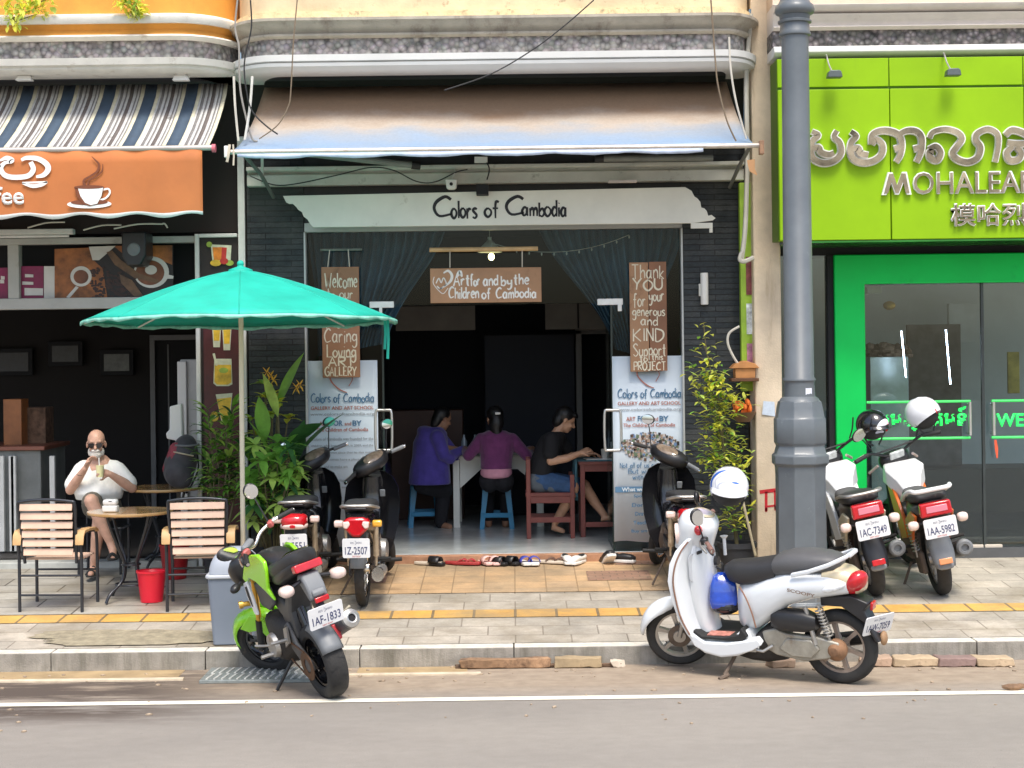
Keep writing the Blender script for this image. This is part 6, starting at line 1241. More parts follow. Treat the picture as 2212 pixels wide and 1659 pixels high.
helmet('helmet', 'white helmet with blue swirls hung on the right mirror of the white scooter', hc_, (R(14), R(6), R(-6)), mHelW, [([(R(-150), R(-5)), (R(-165), R(20)), (R(-160), R(45)), (R(-130), R(66))], .035, mHelB), ([(R(-132), R(8)), (R(-145), R(28)), (R(-130), R(45)), (R(-90), R(52)), (R(-60), R(45))], .016, mHelG), ([(R(-122), R(2)), (R(-128), R(20)), (R(-100), R(34)), (R(-60), R(30))], .012, mHelG), ([(R(-84), R(33)), (R(-70), R(32)), (R(-60), R(29))], .014, mHelB)], None, .148)
def onbar(tt, TT, l): return (Mx.Translation(tt.location) @ tt.rotation_euler.to_matrix().to_4x4() @ Mx.Scale(1.08, 4) @ TT) @ V(l)
hD = at(1884, 918, 14.7); hE = at(1993, 893, 14.75)
helmet('helmet', 'black helmet with white and red side flash hung on the motorcycle beside the green frame', hD, (R(6), R(-8), R(28)), mHelK, [([(R(-120), R(-2)), (R(-100), R(14)), (R(-70), R(18)), (R(-45), R(6))], .055, mHelW), ([(R(-82), R(-14)), (R(-66), R(-2)), (R(-50), R(6)), (R(-36), R(2))], .07, MATS['red_glossy_cover']), ([(R(-125), R(-18)), (R(-110), R(-12)), (R(-92), R(-16))], .03, mHelG)], mHelK, .142)
helmet('helmet', 'plain white helmet with a small red mark hung on the orange panelled motorcycle', hE, (R(-4), R(-16), R(38)), mHelW, [([(R(-98), R(18)), (R(-97), R(8)), (R(-96), R(-2))], .012, MATS['red_glossy_cover']), ([(R(-50), R(62)), (R(-42), R(58)), (R(-36), R(54))], .012, MATS['red_glossy_cover'])], None, .152, False)
# ---------------------------------------------------------------- lime green street motorcycle standing in the gutter
mLimeP = M('lime_green_paint', (.27, .68, .012), .25, var=.04, coat=.6, dirt=((.2, .4, .03), .12, 8)); mGold = M('gold_anodised', (.80, .50, .10), .3, .9, .08)
mFrameK = M('dark_grey_frame', (.10, .10, .10), .5, .4, .2, 8, dirt=((.24, .18, .12), .25, 7))
r0, f0 = gr(716, 1503), gr(600, 1453); yw = math.atan2(f0.y - r0.y, f0.x - r0.x)
t = thing('green_motorcycle', 'lime green and black street motorcycle leaning on its side stand over the gutter', 'motorcycle'); pose(t, r0, yw, R(15), 0)
T = steer((.66, 0, .95), R(23), R(38)); RW, FW = -.03, .97
wheel(t, (RW, 0, .262), .262, .145, .165, None, 0, mGlossB, 5, tread=26); wheel(t, (FW, 0, .25), .25, .12, .158, T, 0, mGlossB, 5, tread=22)
for s in (-1, 1):
    mb = MB(); mb.T = T; mb.tube([(FW, s*.095, .25), (FW - .10, s*.095, .48)], .028, 12); mb.tube([(FW - .10, s*.095, .48), (.72, s*.095, .86)], .021, 12, mi=1); mb.build('fork', [mPlast, mGold], t)
mb = MB(); mb.T = T; secs = []
for k in range(12):
    a = R(-5 + 150*k/11); q = V((math.cos(a), 0, math.sin(a))); c = V((FW, 0, .25)) + q*(.275 + .015*math.sin(math.pi*k/11)); hw = .055 + .03*math.sin(math.pi*k/11)
    secs.append([c + V((0, y*hw, 0)) - q*(.07*abs(y)**2) for y in (-1, -.7, 0, .7, 1)])
mb.loft(secs, False, 0, False); o = mb.build('front_mudguard', mLimeP, t, fix=False, ang=80); o.modifiers.new('t', 'SOLIDIFY').thickness = .006
for s in (-1, 1): mb = MB(); mb.T = T; mb.loft([[(x, s*(.085 + d), z) for x, z in ((1.06, .44), (.93, .53), (.84, .50), (.80, .36), (.86, .30), (.90, .40), (1.0, .40))] for d in (0, .02)]); mb.build('fork_guard', mLimeP, t, bevel=.006)
# head lamp, dials, bars
mb = MB(); mb.T = T; mb.body([(.76, 0, .07, .80, .96), (.82, 0, .11, .76, .98), (.90, 0, .10, .74, .95), (.95, 0, .06, .78, .90)], 16, 3); mb.build('headlight_cowl', mPlast, t, ang=60)
mb = MB(); mb.T = T; mb.cb((.735, 0, 1.01), (.05, .13, .08), (0, -.5, 0)); mb.build('instrument_panel', mGreyPl, t, bevel=.016)
mb = MB(); mb.T = T; mb.tube([(.50, .36, 1.05), (.58, .25, 1.065), (.66, .12, 1.05), (.67, 0, 1.01), (.66, -.12, 1.05), (.58, -.25, 1.065), (.50, -.36, 1.05)], .012, 10, sm=4); hd = mb.build('handlebar', mChrome, t)
for s in (-1, 1):
    mb = MB(); mb.T = T; mb.tube([(.575, s*.25, 1.065), (.505, s*.36, 1.05)], .018, 12); mb.build('grip', mRub if s < 0 else mPlast, hd)
    mb = MB(); mb.T = T; mb.cb((.61, s*.19, 1.06), (.04, .06, .045), (0, 0, s*-.4)); mb.build('switch_housing', M('red_and_grey_switch', (.42, .10, .09) if s < 0 else (.12, .12, .12), .4), hd, bevel=.01)
    mb = MB(); mb.T = T; mb.tube([(.64, s*.18, 1.06), (.63, s*.26, 1.06), (.55, s*.36, 1.045)], .006, 6, sm=2); mb.build('lever', mChrome, hd)
mirror(t, T, (.62, .19, 1.07), (.61, .33, 1.14), (.60, .37, 1.165), .085, .05, mMirror, tilt=R(24), yaw=R(-25)); mirror(t, T, (.62, -.19, 1.07), (.68, -.25, 1.27), (.68, -.25, 1.31), .055, .06, mMirror, yaw=R(-40))
for s in (-1, 1): mb = MB(); mb.T = T; mb.ell((.86, s*.17, .80), (.035, .05, .03)); mb.tube([(.84, s*.08, .81), (.85, s*.13, .80)], .012, 8); mb.build('front_indicator', mPlast if s > 0 else mClearL, t)
# tank, shrouds, seat
mb = MB(); mb.body([(.16, 0, .07, .84, .95), (.24, 0, .10, .80, .99), (.36, 0, .135, .78, 1.01), (.48, 0, .14, .78, 1.0), (.58, 0, .11, .80, .97), (.64, 0, .06, .84, .93)], 18, 2.6); mb.build('fuel_tank', mPlast, t, ang=60)
for s in (-1, 1):
    mb = MB(); P = [(.74, .80), (.62, .90), (.46, 1.0), (.34, 1.01), (.24, .97), (.22, .90), (.26, .78), (.20, .70), (.30, .76), (.40, .82), (.52, .83), (.66, .77)]
    mb.loft([[(x, s*(.115 + d + .03*math.exp(-((x - .45)/.18)**2) - .35*max(0, z - .93)), z) for x, z in P] for d in (0, .028)]); mb.build('tank_shroud', mLimeP, t, bevel=.01)
    mb = MB(); mb.loft([[(x, s*(.10 + d), z) for x, z in ((.30, .78), (.44, .80), (.58, .78), (.54, .62), (.40, .60), (.28, .66))] for d in (0, .03)]); mb.build('side_cover', mFrameK, t, bevel=.01)
    mb = MB(); P = [(.60, .80), (.67, .78), (.66, .68), (.60, .56), (.55, .56), (.56, .68)]; Q = [(.605, .765), (.645, .755), (.635, .69), (.60, .62), (.585, .62), (.59, .69)]
    mb.loft([[(x, s*(.15 + d), z) for x, z in P] for d in (0, .022)]); mb.build('radiator_scoop', mWPl, t, bevel=.006)
    mb = MB(); mb.loft([[(x, s*(.172 + d), z) for x, z in Q] for d in (0, .003)]); mb.build('scoop_slot', mRub, t)
    mb = MB(); mb.tube([(.70, s*.14, .62), (.71, s*.20, .63)], .018, 10); mb.tube([(.71, s*.20, .63), (.715, s*.225, .632)], .027, 10); mb.build('bar_plug', mGold, t)
mb = MB(); mb.body([(.34, 0, .08, .86, .93), (.26, 0, .12, .84, .945), (.12, 0, .135, .85, .97), (.02, 0, .13, .88, 1.01), (-.06, 0, .125, .90, 1.04), (-.15, 0, .10, .94, 1.06), (-.21, 0, .06, .97, 1.06)], 20, 3); mb.build('seat', mSeat, t, ang=60)
mb = MB(); mb.add([V((x, y, z)) for x, y, z in ((.13, .045, .980), (.13, -.075, .980), (-.06, -.10, 1.043), (-.09, -.01, 1.054), (-.02, .055, 1.036))], [(0, 1, 2, 3, 4)]); mb.build('seat_patch', M('yellow_green_patch', (.60, .78, .01), .4, coat=.3), t)
mb = MB(); mb.body([(.24, 0, .11, .78, .90), (.10, 0, .135, .80, .92), (-.05, 0, .13, .86, .97), (-.15, 0, .105, .90, 1.0), (-.20, 0, .07, .93, 1.0)], 18, 3); mb.build('tail_cowl', mPlast, t, ang=60)
mb = MB(); mb.T = Mx.Translation((-.208, 0, .95)) @ Euler((0, R(12), 0)).to_matrix().to_4x4() @ FACE_BACK; mb.prism(rr(-.10, .10, -.027, .027, .014), -.012, .05); mb.build('tail_light', mRedL, t, bevel=.006)
mb = MB(); mb.prism([(-.14, .90), (-.20, .90), (-.255, .82), (-.27, .74), (-.24, .72), (-.18, .78), (-.10, .86)], -.065, .065); mb.build('tail_unit', mGreyPl, t, bevel=.014)
mb = MB(); mb.prism([(-.262, .80), (-.285, .78), (-.285, .755), (-.26, .745)], -.045, .045); mb.build('plate_lamp', mGreyPl, t, bevel=.008)
mb = MB(); mb.cb((-.275, -.01, .725), (.02, .10, .035)); mb.build('reflector', mRedL, t, bevel=.005)
for s in (-1, 1): mb = MB(); mb.tube([(-.17, s*.06, .86), (-.19, s*.15, .84)], .013, 8); i_ = mb.build('rear_indicator', mPlast, t); mb = MB(); mb.body([(-.255, s*.19, .02, .82, .85), (-.24, s*.19, .046, .80, .87), (-.18, s*.185, .05, .80, .87), (-.14, s*.18, .02, .82, .85)], 16, 2.6); mb.build('lens', mClearL, i_, ang=70)
plate(t, (-.285, -.005, .615), R(-14), '1AF-1833', .25, .15)
mb = MB(); mb.prism([(-.20, .76), (-.25, .70), (-.27, .56), (-.255, .54), (-.20, .64), (-.12, .76)], -.03, .03); mb.build('plate_bracket', mPlast, t, bevel=.01)
mb = MB(); secs = []
for k in range(8):
    a = R(95 + 62*k/7); q = V((math.cos(a), 0, math.sin(a))); c = V((RW, 0, .262)) + q*.29; secs.append([c + V((0, y, 0)) - q*(.045*(abs(y)/.08)**3) for y in (-.08, -.05, 0, .05, .08)])
mb.loft(secs, False, 0, False); o = mb.build('rear_mudguard', mGreyPl, t, fix=False, ang=80); o.modifiers.new('t', 'SOLIDIFY').thickness = .006
# frame, engine, swing arm, chain, pegs, stand, exhaust
mb = MB(); mb.prism([(.62, .84), (.55, .80), (.20, .66), (.10, .78), (-.10, .84), (.05, .74), (.14, .60), (.12, .42), (.24, .36), (.30, .56), (.52, .70), (.64, .74)], -.085, .085); mb.build('frame', mFrameK, t, bevel=.016)
mb = MB(); mb.body([(.16, 0, .11, .30, .52), (.30, 0, .15, .22, .56), (.48, 0, .15, .20, .56), (.60, 0, .10, .26, .50), (.70, 0, .08, .34, .52)], 14, 3); mb.build('engine', MATS['sooty_engine'], t)
mb = MB(); mb.lathe([(0, .13), (.07, .13), (.09, .15), (.08, .18), (0, .185)], 20, (.40, 0, .36), 'y'); mb.build('engine_cover', mAlloy, t)
for s in (-1, 1): mb = MB(); mb.prism([(RW - .05, .23), (RW + .02, .20), (.22, .36), (.26, .50), (.18, .54), (.10, .40), (RW - .03, .30)], s*.098 - .016, s*.098 + .016); mb.build('swing_arm', mFrameK, t, bevel=.012)
mb = MB(); mb.lathe([(.10, .115), (.10, .12), (.05, .12), (.05, .115)], 28, (RW, 0, .262), 'y', cap=False)
for dz, z2 in ((.098, .44), (-.098, .30)): mb.tube([(RW, .118, .262 + dz), (.24, .118, z2 - .03)], .007, 6)
mb.build('chain', M('oily_brown_chain', (.13, .07, .04), .5, .6), t)
mb = MB(); mb.tube([(.08, 0, .42), (.20, 0, .70)], .04, 12); mb.build('shock_absorber', mGlossB, t)
for s in (-1, 1):
    mb = MB(); mb.tube([(.40, s*.12, .30), (.40, s*.27, .31)], .014, 8); mb.build('foot_peg', mAlloy, t); mb = MB(); mb.prism([(.16, .40), (.24, .36), (.20, .50), (.14, .52)], s*.13 - .008, s*.13 + .008); mb.tube([(.19, s*.13, .42), (.17, s*.26, .44)], .013, 8); mb.build('passenger_peg', mAlloy, t)
mb = MB(); mb.tube([(.40, .16, .36), (.52, .20, .35), (.56, .24, .36)], .009, 8); mb.build('gear_pedal', mAlloy, t)
mb = MB(); mb.tube([(.30, .10, .24), (.36, .24, .065)], .012, 8); mb.cb((.37, .255, .055), (.07, .05, .014), (.2, 0, 0)); mb.build('side_stand', mPlast, t)
mb = MB(); mb.tube([(.64, -.04, .30), (.50, -.12, .20), (.26, -.15, .24), (.14, -.16, .36)], .021, 10, sm=4); mb.tube([(.18, -.165, .33), (.12, -.17, .38), (-.06, -.185, .46), (-.20, -.20, .51)], [.028, .058, .066, .064], 18); ex = mb.build('exhaust', mGreyPl, t)
ed = V((-.14, -.015, .05)).normalized(); Qe = Mx.Translation(V((-.20, -.20, .51))) @ ed.to_track_quat('X', 'Z').to_matrix().to_4x4()
mb = MB(); mb.T = Qe; mb.lathe([(0, -.03), (.027, -.03), (.027, .018), (.036, .020), (.062, .006), (.067, -.012)], 22, (0, 0, 0), 'x'); mb.build('muffler_end', [mAlloy], ex); mb = MB(); mb.T = Qe; mb.lathe([(0, .008), (.026, .008)], 18, (0, 0, 0), 'x', cap=False); mb.build('muffler_hole', mBlack, ex)
mb = MB(); mb.cb((-.07, -.12, .42), (.06, .05, .11), (0, .4, 0)); mb.build('brake_caliper', M('red_caliper', (.50, .03, .04), .4, coat=.4), t, bevel=.012)
mb = MB(); mb.tube([(-.02, -.13, .47), (-.08, -.26, .56)], .008, 8); mb.build('brake_hose_rod', MATS['cream_body_plastic'], t)
# ================================================================== coffee shop terrace
# ---- teal parasol
UY = 14.0; ub = at(516, 900, UY); zr, za_ = at(516, 694, UY).z, at(520, 583, UY).z
t = thing('parasol', 'large teal market parasol with slender white pole shading the coffee shop terrace', 'parasol', (ub.x + .02, UY, zp(UY)), (R(-1.2), 0, 0)); g0 = zp(UY)
mTeal = M('teal_canvas', (.008, .42, .32), .6, var=.14, sc=3, bump=.35, bsc=7, dirt=((.10, .50, .40), .22, 3)); RU = 1.315; mb = MB(); secs = []; n = 96; nr = 8
for j in range(12):
    f_ = j/11; row = []
    for k in range(n):
        a = 2*math.pi*k/n + .15; u_ = (k/n*nr) % 1; dip = math.sin(math.pi*u_)
        rad = RU*f_*(1 - .03*dip*f_); z = (za_ - g0) - (za_ - zr)*(f_**1.35) - .035*dip*math.sin(math.pi*min(1, f_))*.8 + .012*dip*f_**4
        row.append((rad*math.cos(a), rad*math.sin(a), z))
    secs.append(row)
mb.loft(secs, False); o = mb.build('canopy', mTeal, t, fix=False, ang=80); o.modifiers.new('t', 'SOLIDIFY').thickness = .004
mb = MB(); P = []
for k in range(n + 1):
    a = 2*math.pi*k/n + .15; dip = math.sin(math.pi*((k/n*nr) % 1)); rad = RU*(1 - .035*dip) + .004; P.append((rad*math.cos(a), rad*math.sin(a), zr - g0 + .012*dip))
mb.add(P + [(x, y, z - .028 - .008*math.sin(i*1.7)) for i, (x, y, z) in enumerate(P)], [(k, k+1, n+2+k, n+1+k) for k in range(n)]); o = mb.build('hem', M('pale_teal_hem', (.25, .62, .50), .6, var=.25, sc=12), t, fix=False); o.modifiers.new('t', 'SOLIDIFY').thickness = .003
mb = MB()
for k in range(nr): a = 2*math.pi*k/nr + .15; mb.tube([(.03*math.cos(a), .03*math.sin(a), za_ - g0 - .06), (RU*.55*math.cos(a), RU*.55*math.sin(a), za_ - g0 - .26), (RU*.98*math.cos(a), RU*.98*math.sin(a), zr - g0 - .01)], .008, 6)
mb.build('ribs', mWFrame, t)
mb = MB()
for k in range(nr): a = 2*math.pi*k/nr + .15; mb.tube([(RU*f_*math.cos(a), RU*f_*math.sin(a), za_ - g0 - (za_ - zr)*f_**1.35 + .002) for f_ in [i/10 for i in range(11)]], .0065, 6)
mb.build('seam', M('dark_teal_seam', (.008, .36, .27), .7), t)
mb = MB(); mb.tube([(.0, 0, 0), (0, 0, za_ - g0)], .021, 14); mb.build('pole', M('cream_pole', (.78, .70, .52), .4, var=.06), t)
mb = MB(); mb.lathe([(.11, -.035), (.10, .005), (.03, .03), (.02, .05)], 20, (0, 0, za_ - g0)); mb.ell((0, 0, za_ - g0 + .055), (.03, .03, .03)); mb.build('finial', [MATS['teal_canvas']], t)
mb = MB(); mb.lathe([(0, 0), (.26, 0), (.26, .07), (.06, .10), (.04, .30), (0, .30)], 24); mb.build('base', mPlast, t)
st0 = at(833, 690, UY)
for k, (dx, l_) in enumerate(((-.010, .25), (.014, .33))):
    a = V((st0.x - t.location.x + dx, st0.y - t.location.y, st0.z - g0)); mb = MB(); mb.ribbon([a, a + V((.004, .0, -l_*.5)), a + V((-.004, 0, -l_))], .022, (0, -1, 0), .002); mb.build('tie_strap', mTeal, t)
# ---- slatted armchairs
mSl = M('pinkish_pine_slats', (.66, .46, .34), .5, var=.12, sc=6, bump=.05); mArmW = M('oak_armrest', (.55, .34, .15), .45, var=.2, sc=7); mIron = M('black_painted_iron', (.030, .034, .042), .35, .4, .15, coat=.3)
def armchair(label, loc, rz, colr=1):
    t = thing('slatted_armchair', label, 'chair', loc, (SLOPE*.0, 0, rz), 'slatted armchairs of the coffee shop')   # back faces -y, seat towards +y
    W_, top = .26, .90
    for s in (-1, 1):
        mb = MB(); mb.tube([(s*W_, -.02, 0), (s*W_, -.02, .45), (s*W_, -.04, .60), (s*(W_ - .015), .0, .64), (s*W_, .26, .64), (s*W_, .36, .60), (s*W_, .38, .40), (s*W_, .38, 0)], .0135, 10, sm=5); mb.build('leg', mIron, t)
        mb = MB(); mb.loft([[(s*W_ + a, y, z + b) for a, b in ((-.035, -.008), (.035, -.008), (.035, .016), (-.035, .016))] for y, z in ((-.075, .56), (-.06, .62), (-.02, .655), (.10, .66), (.26, .652), (.32, .63))]); mb.build('armrest', mArmW, t, bevel=.007)
    mb = MB(); q = [(-.215, -.01, .40), (-.225, -.05, .65), (-.235, -.10, top - .02), (-.20, -.11, top + .012), (0, -.115, top + .028), (.20, -.11, top + .012), (.235, -.10, top - .02), (.225, -.05, .65), (.215, -.01, .40)]; mb.tube(q, .013, 10, sm=4); mb.build('back_frame', mIron, t)
    for k in range(6):
        z = top - .035 - k*.0735; y = -.105 + .30*(top - z)*.42; hw = .218 - .012*k/5; mb = MB(); mb.cb((0, y - .01, z), (2*hw, .014, .058), (R(-11), 0, 0)); mb.build('back_slat', mSl, t, bevel=.004)
    for k in range(6): mb = MB(); mb.cb((0, .06 + .068*k, .43 - .01*math.sin(math.pi*k/5)), (.44, .058, .014)); mb.build('seat_slat', mSl, t, bevel=.004)
    for (y, z) in ((-.02, .30), (-.02, .14), (.38, .30)): mb = MB(); mb.tube([(-W_, y, z), (W_, y, z)], .009, 8); mb.build('rail', mIron, t)
    return t
c1 = pv(112, 1322); armchair('slatted armchair with pinkish pine back at far left, turned to the man in white', (c1.x, c1.y, zp(c1.y)), R(-4)); c2 = pv(432, 1319); armchair('slatted armchair with pinkish pine back behind the grey bin, red bucket under it', (c2.x, c2.y, zp(c2.y)), R(5))
# ---- round tables on curved iron legs
def table(label, loc, rz, h=.755, r=.355, sc=1):
    t = thing('round_table', label, 'table', loc, (0, 0, rz), 'round wooden tables of the coffee shop')
    mb = MB(); mb.lathe([(0, h - .032), (r - .03, h - .032), (r, h - .022), (r + .004, h - .008), (r, h), (0, h)], 40); mb.build('tabletop', M('varnished_tabletop', (.50, .30, .12), .18, var=.15, sc=5, coat=.5), t, ang=50)
    for k in range(4):
        a = math.pi/4 + k*math.pi/2; d = V((math.cos(a), math.sin(a), 0)); mb = MB(); mb.tube([d*.24 + V((0, 0, h - .035)), d*.20 + V((0, 0, h - .15)), d*.10 + V((0, 0, h*.52)), d*.07 + V((0, 0, h*.40)), d*.10 + V((0, 0, h*.22)), d*.22 + V((0, 0, .07)), d*.26 + V((0, 0, 0))], .0125, 10, sm=5); mb.build('leg', mIron, t)
    for z, q in ((h*.40, .075), (h*.18, .13)): mb = MB(); mb.tube([(q*math.cos(a), q*math.sin(a), z) for a in [2*math.pi*i/20 for i in range(21)]], .009, 8); mb.build('ring', mIron, t)
    return t
T1 = pv(284, 1296); tb1 = table('front round wooden table with a white napkin box on it', (T1.x, T1.y, zp(T1.y)), .1); T2 = pv(356, 1228); tb2 = table('rear round wooden table with the backpack on it', (T2.x, T2.y, zp(T2.y)), .3)
# napkin box
bx = at(239, 1088, T1.y - .12); t = thing('napkin_box', 'small white napkin box on the front round table', 'napkin box', (bx.x, T1.y - .12, zp(T1.y) + .757)); mb = MB(); mb.box(-.062, .062, -.05, .05, 0, .055); mb.build('box', mGreyWhite, t, bevel=.012); mb = MB(); mb.box(-.058, .058, -.046, .046, .056, .105); mb.build('lid', mGreyWhite, t, bevel=.016); mb = MB(); mb.box(-.005, .02, -.048, -.042, .088, .094); mb.build('slot', mPlast, t)
# backpack
b_ = at(383, 1072, T2.y - .02); t = thing('backpack', 'dark grey backpack with red side panel and cream trim standing on the rear table', 'backpack', (b_.x, T2.y - .02, zp(T2.y) + .757), (0, 0, R(8)))
mBp = M('dark_grey_nylon', (.055, .052, .058), .7, var=.3, sc=10, bump=.5, bsc=14, sheen=.2)
mb = MB(); mb.T = Euler((0, R(20), 0)).to_matrix().to_4x4()
mb.ell((-.04, 0, .20), (.15, .13, .21), 20, 14); mb.ell((-.04, 0, .29), (.135, .12, .16)); mb.ell((-.02, -.06, .13), (.135, .10, .14), 18, 10); mb.ell((-.05, .02, .36), (.11, .10, .13), 18, 10); mb.ell((.02, -.09, .10), (.10, .06, .10), 16, 9); o = mb.skin('bag_body', mBp, t, .012, 5)
mb = MB(); mb.T = Euler((0, R(20), 0)).to_matrix().to_4x4(); mb.body([(-.185, 0, .02, .12, .34), (-.17, 0, .06, .09, .37), (-.13, 0, .10, .08, .40), (-.09, 0, .105, .09, .40)], 16, 2.4); mb.build('red_panel', M('dull_red_mesh', (.30, .055, .07), .8, var=.3, sc=60), t, ang=60)
mb = MB(); mb.T = Euler((0, R(20), 0)).to_matrix().to_4x4(); mb.tube([(-.13, -.085, .30), (-.04, -.125, .315), (.05, -.11, .325)], .012, 8, sm=4, flat=.6); mb.build('cream_trim', M('cream_trim', (.55, .48, .34), .6), t)
mb = MB(); mb.T = Euler((0, R(20), 0)).to_matrix().to_4x4(); mb.tube([(.08, -.10, .34), (.13, -.12, .22), (.12, -.13, .06), (.10, -.12, -.02)], .014, 8, sm=4, flat=.5); mb.tube([(.11, .06, .42), (.19, .03, .25), (.19, 0, .05)], .018, 8, sm=4, flat=.5); mb.build('strap', mRub, t); mb = MB(); mb.T = Euler((0, R(20), 0)).to_matrix().to_4x4(); mb.tube([(-.14, -.07, .36), (-.02, -.12, .40), (.06, -.08, .44)], .01, 6, sm=4); mb.build('zip', mGreyPl, t)
# waste buckets, grey bin
def bucket(label, p, r1, r0_, h, m):
    t = thing('waste_bucket', label, 'bucket', (p.x, p.y, zp(p.y) + .004), group='red buckets on the terrace'); mb = MB(); mb.lathe([(0, .006), (r0_ - .005, .006), (r1 - .006, h - .004), (r1 - .002, h), (r1 + .004, h - .002), (r1, h - .02), (r0_, 0), (0, 0)], 28, cap=False); mb.build('body', m, t, ang=50)
    mb = MB(); mb.lathe([(r1 - .002, h - .012), (r1 + .009, h - .010), (r1 + .009, h + .006), (r1 - .004, h + .006)], 28, cap=False); mb.build('rim', m, t); return t
bucket('bright red plastic waste bucket on the terrace under the front round table', pv(328, 1300), .118, .092, .255, M('bright_red_plastic', (.72, .012, .035), .35, var=.06)); bucket('darker red bucket under the slatted armchair near the plants', pv(378, 1250), .13, .10, .30, M('deep_red_plastic', (.38, .015, .02), .4))
q = pv(497, 1398); t = thing('litter_bin', 'grey plastic litter bin with a domed lid standing behind the green motorcycle', 'litter bin', (q.x + .01, q.y + .20, zp(q.y + .2)), (0, 0, R(3)))
hb_ = 1240; hB = at(497, 1243, q.y + .2).z - t.location.z; mBin = M('grey_bin_plastic', (.17, .20, .25), .45, var=.06, sc=3, dirt=((.28, .27, .25), .16, 6))
mb = MB(); mb.loft([[(a*.165*k_, b*.165*k_, z) for a, b in rr(-1, 1, -1, 1, .18)] for k_, z in ((.92, 0), (1.12, hB - .02), (1.12, hB))]); mb.build('body', mBin, t)
mb = MB(); mb.loft([[(a*.20, b*.20, z) for a, b in rr(-1, 1, -1, 1, .2)] for z in (hB, hB + .028)]); mb.build('rim', M('pale_grey_rim', (.46, .48, .52), .45), t, bevel=.008)
mb = MB(); mb.loft([[(a*.18*math.cos(R(e))**.8 + 1e-4*a, b*.18*math.cos(R(e))**.8 + 1e-4*b, hB + .03 + .19*math.sin(R(e))) for a, b in rr(-1, 1, -1, 1, .35)] for e in (0, 12, 25, 40, 55, 70, 82)]); mb.build('lid', M('pale_grey_lid', (.34, .37, .42), .4, var=.05), t, ang=70)
# ================================================================== people
def capsule(mb, pts, rs, n=10):
    pts = [V(p) for p in pts]; mb.tube(pts, list(rs), n)
    for p, r in ((pts[0], rs[0]), (pts[-1], rs[-1])): mb.ell(p, r, 10, 7)
def hand_geo(mb, wrist, d, pn, curl=.5, thumb=1, s=1.0):      # d: along the hand, pn: out of the palm, thumb side = thumb * (d x pn)
    d = V(d).normalized(); pn = V(pn); pn = (pn - d*pn.dot(d)).normalized(); lat = d.cross(pn)*thumb; w_ = V(wrist)
    capsule(mb, [w_, w_ + d*.03*s], [.024*s, .026*s], 8)
    for q in (-.028, -.010, .010, .028): capsule(mb, [w_ + d*.025*s + lat*q*s*.8, w_ + d*.09*s + lat*q*s], [.014*s, .0125*s], 7)
    for i, L in enumerate((.068, .078, .072, .055)):
        p = w_ + d*.09*s + lat*(.030 - .020*i)*s; a = 0
        P = [p]
        for j in range(3): a += curl*(1 + .12*i)*(1 if j else .7); p = p + (d*math.cos(a) + pn*math.sin(a))*(L*(.45, .31, .24)[j]*s); P.append(p)
        capsule(mb, P, [.0092*s, .0088*s, .008*s, .0068*s], 7)
    p = w_ + d*.035*s + lat*.03*s; q = p + (d*.55 + lat*.75 + pn*.35).normalized()*.04*s; capsule(mb, [p, q, q + (d*.8 + lat*.05 + pn*.6).normalized()*.03*s], [.013*s, .0105*s, .0085*s], 7)
def head_geo(mb, c, f, s=1.0, up=(0, 0, 1), beard=False):          # f: facing direction
    c = V(c); f = V(f).normalized(); u = V(up); u = (u - f*u.dot(f)).normalized(); l = u.cross(f)
    Mh = Mx((( f.x, l.x, u.x, c.x), (f.y, l.y, u.y, c.y), (f.z, l.z, u.z, c.z), (0, 0, 0, 1)))
    T = mb.T; mb.T = T @ Mh @ Mx.Scale(s, 4)
    mb.ell((-.012, 0, .035), (.098, .076, .088), 18, 12); mb.ell((.028, 0, -.045), (.060, .058, .072), 16, 10); mb.ell((.052, 0, -.092), (.030, .034, .024)); mb.ell((.066, 0, .028), (.022, .055, .018))
    mb.tube([(.084, 0, .012), (.110, 0, -.030)], [.009, .014], 8); mb.ell((.106, 0, -.032), (.013, .017, .010))
    for y in (-1, 1): mb.ell((-.012, y*.080, -.012), (.020, .010, .032)); mb.ell((.062, y*.036, -.028), (.026, .024, .022))
    mb.ell((.082, 0, -.066), (.012, .024, .008)); mb.T = T; return Mh @ Mx.Scale(s, 4)
mSkinM = M('sun_tanned_skin', (.60, .35, .25), .5, var=.12, sc=16); mSkinB = M('brown_skin', (.36, .19, .115), .5, var=.1, sc=14); mHair = M('black_hair', (.010, .009, .009), .4, var=.3, sc=60, bump=.3, bsc=120); mSun = M('dark_sunglass_lens', (.012, .010, .012), .08, coat=1)
# ---------------- seated man with a drink
mq = lambda px, py, dy=0: at(px, py, 15.2 + dy)
hc = mq(208, 958, -.04)
t = thing('person', 'bald bearded person in a white T-shirt and sunglasses sipping a pale drink at the terrace', 'person', (mq(215, 1090).x, 15.25, zp(15.25)))
def wb(mb, name, mat, par, vox, sm=4): o = mb.skin(name, mat, None, vox, sm); o.parent = par; o.matrix_parent_inverse = Mx.Translation(-V(par.location)); return o
shL, shR = mq(174, 1014, .0), mq(256, 1013, .0); elL, elR = mq(152, 1058, -.10), mq(285, 1054, -.08); wrL, wrR = mq(184, 1012, -.27), mq(238, 1024, -.25)
hpL, hpR = mq(203, 1090, .02), mq(236, 1092, .02); knL = mq(197, 1082, -.34); ank = mq(238, 1172, -.30); kn2 = mq(214, 1118, -.30); fo2 = mq(203, 1240, -.20)
mb = MB(); HM = head_geo(mb, hc, (.16, -1, -.10), 1.02)
capsule(mb, [mq(212, 1000, .02), mq(209, 975, 0)], [.066, .060]); capsule(mb, [mq(214, 1010, .03), mq(214, 1060, .02)], [.13, .14], 12)
